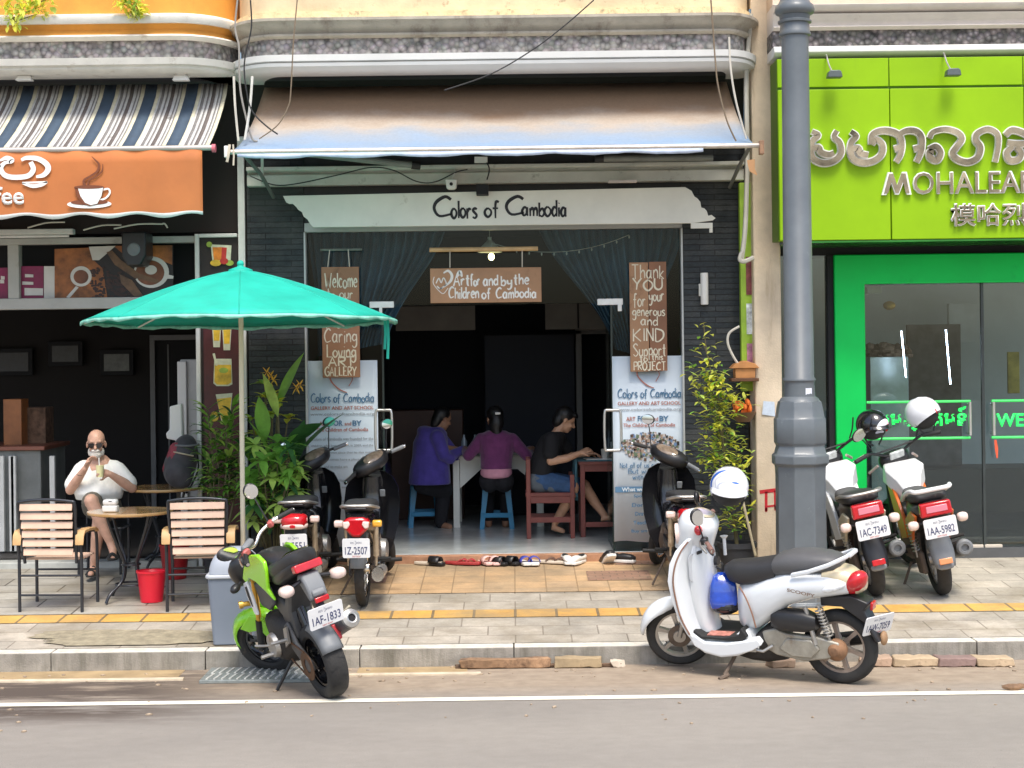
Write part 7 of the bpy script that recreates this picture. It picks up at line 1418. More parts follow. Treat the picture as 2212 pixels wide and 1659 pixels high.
for a, b, c in ((shL, elL, wrL), (shR, elR, wrR)): capsule(mb, [a, b], [.056, .047]); capsule(mb, [b, (b*.55 + c*.45), c], [.047, .044, .028])
hand_geo(mb, wrL, (mq(198, 985, -.26) - wrL), (.75, -.1, .2), .55, -1, 1.0); hand_geo(mb, wrR, (mq(216, 1020, -.29) - wrR), (0, -1, -.1), .75, -1, 1.0)
capsule(mb, [hpL, knL], [.085, .064]); capsule(mb, [knL, knL*.6 + ank*.4, ank], [.062, .058, .036]); capsule(mb, [hpR, kn2], [.085, .062]); capsule(mb, [kn2, kn2*.65 + fo2*.35, fo2 + V((0, 0, .07))], [.058, .058, .037])
capsule(mb, [ank, ank + V((.03, -.02, -.07)), ank + V((.05, -.10, -.12))], [.036, .036, .026]); capsule(mb, [fo2 + V((0, 0, .06)), fo2 + V((0, -.04, .03)), fo2 + V((.01, -.16, .018))], [.036, .036, .026])
wb(mb, 'body', mSkinM, t, .0065, 4)
mb = MB()   # T-shirt
mb.body([], ) if 0 else None
secs = [(993, 34, .075, -.01), (999, 54, .10, .0), (1008, 86, .13, .01), (1028, 106, .15, .0), (1048, 108, .175, -.03), (1064, 106, .185, -.05), (1078, 98, .17, -.03)]
ring = lambda py, wpx, dep, dy, cx=214: [mq(cx, py, dy + .03) + V((wpx/2*15.2/F*math.cos(a), dep*math.sin(a), 0)) for a in [2*math.pi*k/20 for k in range(20)]]
mb.loft([ring(*s_) for s_ in secs]); capsule(mb, [shL, shL*.25 + elL*.75], [.066, .080]); capsule(mb, [shR, shR*.25 + elR*.75], [.066, .080]); capsule(mb, [mq(200, 1003, .03), mq(181, 1009, .02)], [.05, .066]); capsule(mb, [mq(228, 1003, .03), mq(248, 1009, .02)], [.05, .066])
mTee = M('white_cotton', (.78, .78, .74), .85, var=.08, sc=5, bump=.9, bsc=11); wb(mb, 'shirt', mTee, t, .010, 6)
mb = MB(); capsule(mb, [hpL + V((0, .03, -.02)), hpL*.35 + knL*.65], [.115, .098]); capsule(mb, [hpR + V((0, .03, -.02)), hpR*.3 + kn2*.7], [.115, .10]); capsule(mb, [mq(207, 1092, .05), mq(232, 1092, .05)], [.135, .135]); wb(mb, 'shorts', M('grey_brown_shorts', (.13, .115, .09), .85, var=.2, sc=9, bump=.3, bsc=30), t, .010, 5)
mb = MB(); mb.T = HM; mb.ell((.062, 0, -.088), (.046, .054, .042), 14, 8); mb.ell((.090, 0, -.052), (.020, .042, .018), 12, 6); mb.ell((.078, 0, -.075), (.022, .045, .030), 12, 6)
for s in (-1, 1): mb.ell((.030, s*.058, -.072), (.040, .014, .036), 10, 6)
mb.T = Mx(); wb(mb, 'beard', M('white_beard', (.66, .62, .56), .9, var=.15, sc=60, bump=.6, bsc=120), t, .006, 2)
mb = MB(); mb.T = HM
for s in (-1, 1): mb.loft([[(.098 - .12*abs(y)**1.5*2.2 + d, s*y, z) for y, z in ((.008, .012), (.014, -.022), (.034, -.030), (.056, -.018), (.062, .008), (.050, .018), (.020, .019))] for d in (0, .010)]); mb.tube([(.09, s*.062, .012), (-.01, s*.084, .006)], .0028, 6)
mb.tube([(.106, .012, .010), (.106, -.012, .010)], .003, 6); mb.T = Mx(); bp('sunglasses', mb, mSun, t, ang=60)
mb = MB(); mb.tube([wrL*.75 + elL*.25 + V((0, 0, 0)) + .036*V((math.cos(a), math.sin(a)*.8, .35*math.sin(a))) for a in [2*math.pi*k/14 for k in range(15)]], .005, 6); bp('bracelet', mb, mBrown, t)
for an in (ank + V((.045, -.07, -.135)), fo2 + V((.005, -.09, .002))):
    mb = MB(); mb.ell(an, (.048, .135, .012), 18, 6); mb.tube([an + V((-.045, -.03, .0)), an + V((0, -.05, .05)), an + V((.045, -.03, 0))], .008, 6, sm=4, flat=2); mb.tube([an + V((-.042, .07, .0)), an + V((0, .05, .075)), an + V((.042, .07, 0))], .007, 6, sm=4); bp('sandal', mb, mRub, t)
mb = MB(); g_ = mq(216, 1016, -.315); t2 = thing('drink_glass', 'clear glass of pale yellow drink held by the person in white', 'drink', (g_.x, g_.y, g_.z - .06)); mb.lathe([(0, 0), (.030, 0), (.036, .10), (.036, .105), (0, .105)], 18); mb.build('juice', M('pale_yellow_juice', (.85, .80, .42), .3, var=.08), t2); mb = MB(); mb.tube([(-.005, 0, .09), (-.015, .03, .17)], .005, 8); mb.build('straw', M('white_straw', (.8, .8, .75), .4), t2)
# chair under him: dark seat and legs
t3 = thing('dark_chair', 'dark metal chair under the person in white, mostly hidden', 'chair', (mq(218, 1100).x, 15.27, zp(15.27))); mb = MB(); mb.box(-.21, .21, -.16, .21, .40, .43); mb.build('seat', mIron, t3, bevel=.01)
for x in (-.19, .19):
    for y in (-.14, .19): mb = MB(); mb.tube([(x, y, 0), (x, y, .40 if y < 0 else .80)], .013, 8); mb.build('leg', mIron, t3)
mb = MB(); mb.box(-.20, .20, .18, .20, .55, .80); mb.build('backrest', mIron, t3, bevel=.008)
# ---------------- three people painting inside the gallery
ZF = .42
def fl(px, py): return gr(px, py, ZF)
mHood = M('violet_blue_fleece', (.070, .050, .30), .9, var=.2, sc=12, bump=.5, bsc=14, sheen=.3); mPurp = M('plum_knit', (.165, .035, .130), .9, var=.2, sc=14, bump=.5, bsc=60, sheen=.3); mPink = M('pink_hem_cloth', (.72, .33, .42), .85, var=.12, sc=9, bump=.3, bsc=20); mBlkT = M('black_tshirt', (.010, .010, .012), .85, var=.2, sc=8, bump=.3, bsc=14); mDen = M('blue_denim', (.035, .085, .19), .8, var=.3, sc=12, bump=.3, bsc=40); mDarkP = M('dark_trousers', (.014, .014, .018), .85, var=.2)
# person in the violet hooded fleece, seen from behind-left, leaning to the table
Y0 = 17.75; q = lambda px, py, dy=0: at(px, py, Y0 + dy)
t = thing('person', 'person in a violet blue hooded fleece seated on the left blue stool', 'person', (q(917, 1100).x, Y0, ZF))
mb = MB(); HM = head_geo(mb, q(957, 905, .04), (.80, .52, -.35), .95); capsule(mb, [q(938, 935), q(950, 915, .02)], [.058, .05])
capsule(mb, [q(962, 968, .02), q(998, 972, .10)], [.04, .027]); hand_geo(mb, q(998, 972, .10), (1, .4, -.05), (0, .2, -1), .3, 1, .95)
capsule(mb, [q(920, 1045), q(950, 1056, .14), q(958, 1060, .18)], [.08, .07, .06]); capsule(mb, [q(960, 1058, .2), q(950, 1130, .12)], [.062, .045]); capsule(mb, [q(950, 1132, .12), q(972, 1138, .05)], [.04, .03]); wb(mb, 'body', mSkinB, t, .009, 3)
mb = MB(); R_ = lambda px, py, rx, ry, dy=0: [q(px, py, dy) + V((rx*Y0/F*math.cos(a), ry*math.sin(a), .0)) for a in [2*math.pi*k/18 for k in range(18)]]
mb.loft([R_(938, 922, 16, .10), R_(934, 934, 32, .15), R_(930, 955, 38, .17), R_(930, 985, 40, .17), R_(928, 1015, 44, .19), R_(928, 1046, 46, .20)]); mb.ell(q(925, 936, .0), (.13, .15, .075), 14, 9, (0, .35, 0)); capsule(mb, [q(945, 945, -.14), q(960, 985, -.16), q(972, 990, -.10)], [.085, .07, .066]); capsule(mb, [q(968, 988, -.10), q(998, 972, .06)], [.066, .048]); capsule(mb, [q(950, 945, .14), q(985, 985, .16)], [.08, .06]); wb(mb, 'hooded_fleece', mHood, t, .013, 5)
mb = MB(); capsule(mb, [q(915, 1044), q(958, 1058, .16)], [.12, .105]); capsule(mb, [q(958, 1056, .18), q(952, 1128, .12)], [.085, .07]); wb(mb, 'trousers', mDarkP, t, .012, 4)
mb = MB(); mb.T = HM; mb.ell((-.030, 0, .045), (.100, .088, .088), 16, 10); mb.ell((-.075, 0, -.02), (.06, .07, .11), 14, 9); mb.ell((-.085, 0, -.06), (.05, .05, .09)); mb.T = Mx(); wb(mb, 'hair', mHair, t, .009, 3)
# person in the plum jumper seen from the back
Y0 = 17.55
t = thing('person', 'person in a plum jumper over a pink top, back turned, on the right blue stool', 'person', (q(1072, 1100).x, Y0, ZF))
mb = MB(); HM = head_geo(mb, q(1068, 905, .02), (-.35, .95, -.28), 1.0); capsule(mb, [q(1072, 945), q(1070, 920)], [.06, .052])
for x0, x1, x2 in ((1042, 1012, 1000), (1106, 1140, 1150)): capsule(mb, [q(x1, 974, .10), q(x2, 968, .30)], [.04, .027]); hand_geo(mb, q(x2, 968, .30), (0, 1, -.05), (0, 0, -1), .4, 1, .95)
capsule(mb, [q(1060, 1040), q(1055, 1050, .42)], [.10, .065]); capsule(mb, [q(1085, 1040), q(1092, 1050, .42)], [.10, .065])
for x in (1055, 1092): capsule(mb, [q(x, 1050, .42), q(x, 1128, .36)], [.06, .042]); capsule(mb, [q(x, 1132, .36), q(x, 1137, .5)], [.04, .03])
wb(mb, 'body', mSkinB, t, .009, 3)
mb = MB(); mb.loft([R_(1072, 930, 20, .09), R_(1072, 940, 38, .13), R_(1073, 955, 42, .15), R_(1073, 980, 36, .15), R_(1072, 1005, 34, .15), R_(1072, 1013, 35, .16)])
for x0, x1, dy in ((1040, 1012, .12), (1106, 1138, .12)): capsule(mb, [q(x0, 950, .0), q(x1, 984, .03)], [.075, .062]); capsule(mb, [q(x1, 984, .03), q(x1 - 8 if x0 < 1072 else x1 + 6, 971, .26)], [.062, .045])
wb(mb, 'jumper', mPurp, t, .013, 5)
mb = MB(); mb.loft([R_(1072, 1006, 31, .14), R_(1072, 1020, 35, .165), R_(1072, 1030, 33, .16), R_(1072, 1033, 24, .12)]); wb(mb, 'pink_top', mPink, t, .011, 4)
mb = MB(); capsule(mb, [q(1058, 1038), q(1055, 1050, .42)], [.12, .08]); capsule(mb, [q(1087, 1038), q(1092, 1050, .42)], [.12, .08])
for x in (1055, 1092): capsule(mb, [q(x, 1052, .42), q(x, 1118, .36)], [.075, .055])
wb(mb, 'trousers', mDarkP, t, .012, 4)
mb = MB(); mb.T = HM; mb.ell((-.030, 0, .045), (.104, .090, .090), 16, 10); mb.ell((-.080, 0, -.03), (.06, .074, .12), 14, 9); mb.T = Mx(); capsule(mb, [q(1070, 915, -.05), q(1074, 942, -.06)], [.075, .055]); wb(mb, 'hair', mHair, t, .009, 3)
mb = MB(); a = q(1077, 893, -.135); mb.box(a.x - .035, a.x + .02, a.y - .01, a.y + .01, a.z - .012, a.z + .012); bp('hair_clip', mb, mGreyWhite, t, bevel=.006)
# person in the black T-shirt in profile on the red chair
Y0 = 16.95
t = thing('person', 'person in a black T-shirt and denim shorts painting in profile on the dark red chair', 'person', (q(1180, 1080).x, Y0, ZF))
mb = MB(); HM = head_geo(mb, q(1222, 908, .02), (.85, .10, -.42), 1.0); capsule(mb, [q(1200, 940, .0), q(1214, 918, .01)], [.058, .05])
capsule(mb, [q(1190, 955, -.17), q(1190, 994, -.20)], [.052, .044]); capsule(mb, [q(1190, 996, -.20), q(1225, 990, -.22), q(1252, 979, -.20)], [.046, .041, .027]); hand_geo(mb, q(1252, 979, -.20), (.9, .1, .35), (.1, .6, -.75), .55, -1, 1.0)
capsule(mb, [q(1215, 955, .16), q(1228, 985, .16), q(1270, 980, .05)], [.05, .045, .028]); hand_geo(mb, q(1268, 980, .06), (.9, -.3, 0), (0, -.2, -1), .4, 1, 1.0)
capsule(mb, [q(1165, 1040, -.07), q(1236, 1052, -.12)], [.10, .07]); capsule(mb, [q(1238, 1054, -.12), q(1222, 1090, -.06), q(1200, 1128, .0)], [.064, .058, .038]); capsule(mb, [q(1200, 1128, .0), q(1196, 1140, -.02), q(1216, 1147, -.06)], [.038, .036, .025])
capsule(mb, [q(1170, 1040, .10), q(1262, 1050, .10)], [.10, .068]); capsule(mb, [q(1264, 1052, .10), q(1285, 1085, .08), q(1305, 1112, .05)], [.06, .052, .036]); capsule(mb, [q(1305, 1112, .05), q(1300, 1122, .04), q(1316, 1118, .02)], [.036, .03, .024]); wb(mb, 'body', M('tan_skin', (.56, .31, .19), .5, var=.1, sc=14), t, .008, 3)  # plain tan skin colour
mb = MB(); mb.loft([R_(1200, 932, 15, .09), R_(1196, 942, 28, .17), R_(1188, 962, 31, .18), R_(1178, 990, 31, .17), R_(1168, 1018, 33, .18), R_(1164, 1036, 32, .18)]); capsule(mb, [q(1192, 950, -.15), q(1190, 978, -.19)], [.085, .082]); capsule(mb, [q(1208, 950, .14), q(1222, 968, .16)], [.08, .075]); wb(mb, 'tshirt', mBlkT, t, .012, 5)
mb = MB(); capsule(mb, [q(1163, 1038, -.08), q(1228, 1050, -.12)], [.12, .095]); capsule(mb, [q(1166, 1038, .08), q(1246, 1048, .10)], [.12, .09]); wb(mb, 'denim_shorts', mDen, t, .012, 4)
mb = MB(); mb.T = HM; mb.ell((-.030, 0, .048), (.104, .090, .090), 16, 10); mb.ell((-.072, 0, -.025), (.062, .076, .09), 14, 9); mb.ell((.055, 0, .085), (.05, .07, .03)); mb.T = Mx(); wb(mb, 'hair', mHair, t, .009, 3)
# ================================================================== gallery furniture
mSt = M('blue_plastic_stool', (.010, .22, .42), .35, var=.08, sc=4); 
def stool(label, px, py, rz=0):
    p = fl(px, py); t = thing('plastic_stool', label, 'stool', (p.x, p.y, ZF), (0, 0, rz), 'blue plastic stools'); h = .46
    mb = MB(); mb.loft([[(a*k_, b*k_, z) for a, b in rr(-1, 1, -1, 1, .3)] for k_, z in ((.135, h - .035), (.150, h - .02), (.148, h - .004), (.135, h))]); mb.build('seat', mSt, t)
    for sx in (-1, 1):
        for sy in (-1, 1): mb = MB(); mb.loft([[(sx*(c_ - d), sy*(c_ - e), z) for d, e in ((0, 0), (w2, 0), (w2, .012), (.012, .012), (.012, w2), (0, w2))] for c_, z, w2 in ((.185, 0, .05), (.165, .2, .05), (.148, h - .02, .065))]); mb.build('leg', mSt, t)
    for sx, sy in ((1, 0), (-1, 0), (0, 1), (0, -1)): mb = MB(); mb.cb((sx*.168, sy*.168, .145), (.012 if sx else .31, .012 if sy else .31, .05)); mb.build('rung', mSt, t, bevel=.004)
stool('blue plastic stool under the person in the violet fleece', 918, 1136, .1); stool('blue plastic stool under the person in the plum jumper', 1074, 1139, 0)
p = fl(985, 1140); x0, x1 = p.x - .05, at(1140, 1140, p.y).x + .2; t = thing('white_table', 'white painted table between the people in violet and plum', 'table', ((x0+x1)/2, p.y + .35, ZF)); L_ = (x1 - x0)/2; mWT = M('white_table_paint', (.76, .76, .70), .45, var=.06, sc=5)
mb = MB(); mb.box(-L_, L_, -.36, .36, .735, .77); mb.build('tabletop', mWT, t, bevel=.005)
for x in (-L_ + .06, L_ - .06):
    for y in (-.32, .32): mb = MB(); mb.box(x - .035, x + .035, y - .03, y + .03, 0, .735); mb.build('leg', mWT, t, bevel=.004)
mb = MB(); mb.prism([(-L_ + .1, .735), (L_ - .1, .735), (L_ - .1, .45), (L_ - .3, .62), (-L_ + .32, .62), (-L_ + .1, .42)], -.335, -.31); mb.build('apron', mWT, t, bevel=.003)
mRW = M('dark_red_brown_wood', (.20, .050, .038), .42, var=.2, sc=6, bump=.08)
p = fl(1188, 1163); t = thing('red_chair', 'dark red brown wooden chair holding a grey bag, seen from the side', 'chair', (p.x, p.y + .2, ZF))
for x, y, h in ((-.21, -.2, .80), (.23, -.2, .45 + .19), (-.21, .2, .80), (.23, .2, .64)): mb = MB(); mb.box(x - .022, x + .022, y - .022, y + .022, 0, h); mb.build('leg', mRW, t, bevel=.004)
mb = MB(); mb.box(-.24, .26, -.22, .22, .42, .46); mb.build('seat', mRW, t, bevel=.006)
for y in (-.2, .2): mb = MB(); mb.box(-.19, .21, y - .015, y + .015, .355, .42); mb.build('rail', mRW, t, bevel=.004); mb = MB(); mb.box(-.19, .21, y - .014, y + .014, .16, .215); mb.build('stretcher', mRW, t, bevel=.004)
for z in (.56, .72): mb = MB(); mb.box(-.222, -.198, -.18, .18, z, z + .06); mb.build('back_rail', mRW, t, bevel=.004)
mb = MB(); mb.ell((-.10, -.12, .56), (.13, .08, .11), 14, 9, (0, .5, 0)); mb.ell((.02, -.14, .52), (.10, .06, .07), 12, 8, (0, .5, 0)); o = mb.skin('grey_bag', M('slate_grey_cloth', (.12, .14, .16), .85, var=.2, sc=8, bump=.5, bsc=12), None, .012, 4); o.location = t.location; tag(o, 'crumpled slate grey cloth bag on the dark red chair', 'bag')
p = fl(1290, 1160); t = thing('red_table', 'dark red brown table with a blue cloth and painting things, beside the right glass door', 'table', (p.x + .18, p.y + .28, ZF))
mb = MB(); mb.box(-.36, .36, -.30, .30, .73, .765); mb.build('tabletop', mRW, t, bevel=.005)
for x in (-.32, .32):
    for y in (-.26, .26): mb = MB(); mb.box(x - .024, x + .024, y - .024, y + .024, 0, .73); mb.build('leg', mRW, t, bevel=.004)
mb = MB(); mb.box(-.30, .30, -.275, -.25, .66, .73); mb.build('apron', mRW, t, bevel=.003); mb = MB(); mb.box(-.30, .30, -.27, -.25, .10, .15); mb.build('stretcher', mRW, t, bevel=.003)
tx_, ty_, tz_ = t.location
mb = MB(); secs = []
for j in range(9):
    f_ = j/8; row = []
    for i in range(15): u_ = i/14; row.append((tx_ - .36 - (.02 if f_ else 0) + .03*math.sin(u_*14)*f_ - .02*f_ + (.5*(1 - f_*2) if f_ < .5 else 0), ty_ - .31 + .55*u_, ZF + .772 if f_ < .5 else ZF + .772 - .33*(f_ - .5)*2*(1 + .25*math.sin(u_*9))))
    secs.append(row)
mb.loft(secs, False, 0, False); o = mb.build('table_cloth', M('teal_blue_cloth', (.10, .24, .30), .85, var=.2, sc=7, bump=.3, bsc=20), fix=False, ang=80); o.modifiers.new('t', 'SOLIDIFY').thickness = .005; tag(o, 'teal blue cloth hanging over the left edge of the dark red table', 'tablecloth')
def cup(name, label, x, y, r, h, m, cat): mb = MB(); mb.lathe([(0, 0), (r*.85, 0), (r, h), (r*.9, h), (r*.8, .01), (0, .01)], 16, cap=False); o = mb.build(name, m); o.location = (x, y, ZF + .78); tag(o, label, cat)
cup('mug', 'pale mug in front of the hand of the person in black', tx_ - .08, ty_ - .15, .045, .10, M('pale_mug', (.5, .5, .46), .4), 'mug'); cup('cup', 'white cup behind the pale mug on the dark red table', tx_ + .03, ty_ + .05, .05, .16, mGreyWhite, 'cup')
mb = MB(); mb.lathe([(0, 0), (.035, 0), (.037, .16), (.015, .22), (.015, .27), (0, .27)], 16); o = mb.build('water_bottle', M('dark_bottle', (.04, .06, .10), .15, coat=.5)); o.location = (tx_ - .02, ty_ + .18, ZF + .78); tag(o, 'dark bottle with pale cap standing on the dark red table', 'bottle')
mb = MB(); mb.ell((0, 0, .08), (.07, .06, .09), 14, 9); mb.ell((.08, 0, .06), (.06, .05, .06)); o = mb.build('paint_pot', M('dark_red_pot', (.12, .03, .03), .4)); o.location = (tx_ + .14, ty_ - .12, ZF + .775); tag(o, 'dark rounded pot near the right edge of the red table', 'pot')
mb = MB(); mb.cb((0, 0, .004), (.26, .20, .008), (0, 0, .1)); o = mb.build('paper_sheet', mGreyWhite); o.location = (tx_ - .16, ty_ - .16, ZF + .778); tag(o, 'sheet of paper under the hand of the person in black', 'paper')
for i, dx in enumerate((0, .075)):
    mb = MB(); mb.lathe([(0, 0), (.034, 0), (.034, .14), (.014, .19), (.014, .215), (0, .215)], 14); o = mb.build('water_bottle', M('clear_bottle', (.25, .30, .34), .15, coat=.5)); w0 = at(1003, 985, 18.1); o.location = (w0.x + dx*1.6, 18.1, ZF + .772); tag(o, ('left' if i == 0 else 'right') + ' one of two clear bottles on the white table', 'bottle', 'clear bottles on the white table')
w0 = at(905, 895, 18.9); mb = MB(); mb.box(w0.x - .32, w0.x + .5, 18.8, 19.2, ZF, w0.z + .05); tag(mb.build('brown_cabinet', M('dark_brown_cabinet', (.07, .03, .02), .5, var=.2), bevel=.01), 'low dark brown cabinet behind the person in the violet fleece', 'cabinet')
# ================================================================== plants
def leafmat(nm, c, v=.35):                  # thin blades let some light through
    m = M('leaf_' + nm, c, .45, var=v, sc=7); n = m.node_tree.nodes; L = m.node_tree.links; p = n['Principled BSDF']; o = n['Material Output']
    tr = n.new('ShaderNodeBsdfTranslucent'); mx = n.new('ShaderNodeMixShader'); mx.inputs[0].default_value = .38; L.new(p.inputs['Base Color'].links[0].from_socket, tr.inputs[0]); L.new(p.outputs[0], mx.inputs[1]); L.new(tr.outputs[0], mx.inputs[2]); L.new(mx.outputs[0], o.inputs[0]); return m
lfG, lfD, lfY, lfL, lfN = leafmat('mid_green', (.20, .42, .06)), leafmat('dark_green', (.05, .15, .04)), leafmat('yellow_green', (.72, .70, .08)), leafmat('light_green', (.50, .68, .15)), leafmat('pale_lime', (.64, .68, .13))
mStem = M('green_brown_stem', (.13, .11, .05), .7, var=.3, sc=12); mPot = M('dark_clay_pot', (.035, .037, .042), .6, var=.2, sc=8, bump=.2); mSoil = M('potting_soil', (.05, .035, .025), .95)
def leaf(mb, b, d, L, W, droop=.4, mi=0, n=5, cup=.25, tw=0):
    b = V(b); d = V(d).normalized(); s = d.cross(V((0, 0, 1)))
    s = s.normalized() if s.length > .05 else V((1, 0, 0))
    if tw: s = Mx.Rotation(tw, 3, d) @ s
    u = s.cross(d); A = []; p = b
    for i in range(n + 1):
        f_ = i/n; w_ = W*.5*math.sin(math.pi*min(.999, f_**.8*.97 + .03)); A += [p - s*w_ + u*w_*cup, p, p + s*w_ + u*w_*cup]
        p = p + (d*math.cos(droop*f_) - V((0, 0, 1))*math.sin(droop*f_)*.9)*(L/n)
    mb.add(A, [q for i in range(n) for q in ((3*i, 3*i+1, 3*i+4, 3*i+3), (3*i+1, 3*i+2, 3*i+5, 3*i+4))], mi)
def pot(t, r, h):
    mb = MB(); mb.lathe([(0, 0), (r*.76, 0), (r*.98, h - .05), (r*1.06, h - .045), (r*1.06, h), (r*.96, h), (r*.94, h - .05), (0, h - .05)], 26); mb.build('pot', mPot, t); mb = MB(); mb.lathe([(0, h - .046), (r*.93, h - .046)], 20, cap=False); mb.build('soil', mSoil, t)
rg = random.Random(21)
def PP(px, py, Y, t): p = at(px, py, Y); return p - V(t.location)
def plant(label, px, Y, r=.16, h=.26): p = at(px, 1000, Y); t = thing('potted_plant', label, 'potted plant', (p.x, Y, zp(Y)), group='potted plants in front of the shops'); pot(t, r, h); return t
def finish(t, lv, st, mats): st.build('stem', mStem, t); lv.build('foliage', mats, t, fix=False, ang=60)
# lance leaved canes behind the chair
t = plant('tall plant with whorls of narrow lance shaped leaves beside the poster pier', 475, 14.75); lv, st = MB(), MB()
for px, py0, py1 in ((452, 885, 1090), (468, 940, 1100), (484, 905, 1100), (500, 880, 1080), (440, 990, 1095), (515, 960, 1100), (460, 1010, 1110), (494, 990, 1120)):
    a, b = PP(px + rg.uniform(-5, 5), py0, 14.75 + rg.uniform(-.15, .15), t), PP(475 + (px - 475)*.5, 1130, 14.75, t); st.tube([b, (a + b)/2 + V((.02, 0, 0)), a], [.013, .010, .006], 6, sm=4)
    m_ = max(4, int((1100 - py0)/16))
    for k in range(m_):
        f_ = k/m_; p = a*(1 - f_*.8) + b*f_*.8
        for j in range(4): an = rg.uniform(0, 6.28); leaf(lv, p, (math.cos(an), math.sin(an)*.8, .75 - .5*f_), rg.uniform(.18, .30), rg.uniform(.032, .05), rg.uniform(.5, 1.3), rg.choice([0, 0, 1, 2]), 5)
finish(t, lv, st, [lfG, lfD, lfL])
# big paddle leaves
t = plant('large leaved plant with long dark paddle leaves and small yellow flowers before the slate pillar', 610, 15.0); lv, st = MB(), MB()
for (x0, y0, x1, y1, W, mi) in ((600, 880, 652, 752, .15, 0), (640, 990, 735, 880, .20, 1), (620, 960, 690, 905, .15, 1), (575, 950, 560, 850, .14, 0), (590, 1000, 540, 900, .14, 0), (650, 1040, 700, 960, .16, 1), (600, 900, 570, 800, .10, 2), (630, 1010, 655, 900, .15, 1), (560, 1010, 520, 930, .14, 0), (610, 1060, 640, 970, .16, 1)):
    Y1 = 15.0 + rg.uniform(-.2, .1); a, b = PP(x0, y0, Y1, t), PP(x1, y1, Y1 - .1, t); st.tube([V((0, 0, .25)), (a + V((0, 0, .25)))/2, a], [.016, .013, .010], 6, sm=3); leaf(lv, a, b - a, (b - a).length*1.12, W, .35, mi, 8, .22, rg.uniform(-.9, .9))
for px, py in ((585, 812), (640, 838), (576, 805), (592, 820), (648, 832)):
    a = PP(px, py, 14.95, t)
    for j in range(6): an = j*1.05; leaf(lv, a, (math.cos(an), -.4, math.sin(an)), .07, .022, .2, 3, 3)
finish(t, lv, st, [lfG, lfD, lfL, M('yellow_flower', (.80, .48, .06), .6)])
# palmate umbrella leaves
t = plant('bushy umbrella plant with palmate light green leaves beside the black motorcycles', 590, 14.45, .18); lv, st = MB(), MB()
for k in range(46):
    px, py = rg.uniform(530, 655), rg.uniform(945, 1135)
    if k < 6: px, py = [(600, 1040), (560, 1015), (630, 1010), (585, 985), (640, 1060), (565, 1075)][k]
    Y1 = 14.4 + rg.uniform(-.2, .25); a = PP(px, py, Y1, t); st.tube([V(((px - 590)*.0006, 0, .25)), (a + V((0, 0, .15)))*.5, a], [.008, .006, .004], 5, sm=3); tilt = V((rg.uniform(-.4, .4), -.55 + rg.uniform(-.3, .3), .8)).normalized(); e1 = tilt.orthogonal().normalized(); e2 = tilt.cross(e1); mi = rg.choice([0, 0, 1, 2, 2]); n_ = rg.choice([6, 7, 8]); L_ = rg.uniform(.14, .24)
    for j in range(n_): an = 6.283*j/n_ + rg.uniform(-.1, .1); leaf(lv, a, e1*math.cos(an) + e2*math.sin(an) + tilt*.1, L_*rg.uniform(.8, 1.1), L_*.34, .7, mi, 4, .2)
finish(t, lv, st, [lfG, lfD, lfL])
# yellow tipped shrub
t = plant('slim shrub with bright yellow green leaf tufts behind the umbrella plant', 560, 15.1, .14); lv, st = MB(), MB()
for px, py in ((575, 860), (560, 880), (590, 850), (600, 872), (545, 905), (572, 830), (622, 905), (585, 895), (610, 1000), (552, 940)):
    a = PP(px, py, 15.1 + rg.uniform(-.12, .12), t); st.tube([V((0, 0, .2)), a*.5 + V((.03, 0, .1)), a], [.016, .011, .006], 6, sm=3)
    for j in range(9): an = rg.uniform(0, 6.28); leaf(lv, a, (math.cos(an), math.sin(an), rg.uniform(-.1, .9)), rg.uniform(.10, .17), rg.uniform(.05, .07), .7, rg.choice([0, 0, 1]), 4)
finish(t, lv, st, [lfY, lfL])
# tall thin shrub in the black pot, right
t = plant('tall thin yellow green shrub in a black pot beside the beige pier', 1590, 14.75, .165, .30); lv, st = MB(), MB(); Yr = 14.75
tips = [(1520, 700), (1512, 740), (1500, 770), (1530, 770), (1545, 790), (1518, 800), (1495, 810), (1505, 835), (1540, 825), (1565, 840), (1590, 850), (1530, 850), (1555, 870), (1580, 880), (1510, 870), (1600, 870), (1545, 900), (1570, 920), (1530, 930), (1520, 905), (1590, 930), (1510, 960), (1535, 970), (1560, 960), (1600, 970), (1500, 985), (1520, 1000), (1545, 1000), (1575, 1000), (1600, 1010), (1560, 1030), (1590, 1050), (1610, 1040), (1605, 1090), (1580, 1090), (1560, 1110), (1600, 1120), (1540, 1060), (1575, 945), (1615, 985)]
trunk = [V((0, 0, .25)), PP(1580, 1080, Yr, t), PP(1562, 960, Yr, t), PP(1550, 860, Yr, t), PP(1530, 780, Yr, t), PP(1519, 700, Yr, t)]; st.tube(trunk, [.018, .015, .012, .010, .006, .003], 7, sm=5)
tq, _ = spline(trunk, 6)
for i, (px, py) in enumerate(tips):
    a = PP(px, py, Yr + rg.uniform(-.15, .15), t); c = min(tq, key=lambda q_: abs(q_.z - (a.z - .12))); st.tube([c, (a + c)/2 + V((0, 0, .03)), a], [.006, .004, .003], 5, sm=3)
    for j in range(23 if i > 3 else 8):
        f_ = rg.random()**.6; p = c*(1 - f_) + a*f_ + V((rg.uniform(-.09, .09), rg.uniform(-.08, .08), rg.uniform(-.08, .08))); an = rg.uniform(0, 6.28); leaf(lv, p, (math.cos(an), math.sin(an), rg.uniform(-.3, .9)), rg.uniform(.07, .13), rg.uniform(.026, .042), rg.uniform(.2, 1.1), rg.choice([0, 0, 1, 1, 2, 3]), 3)
finish(t, lv, st, [lfN, lfY, lfL, lfG])
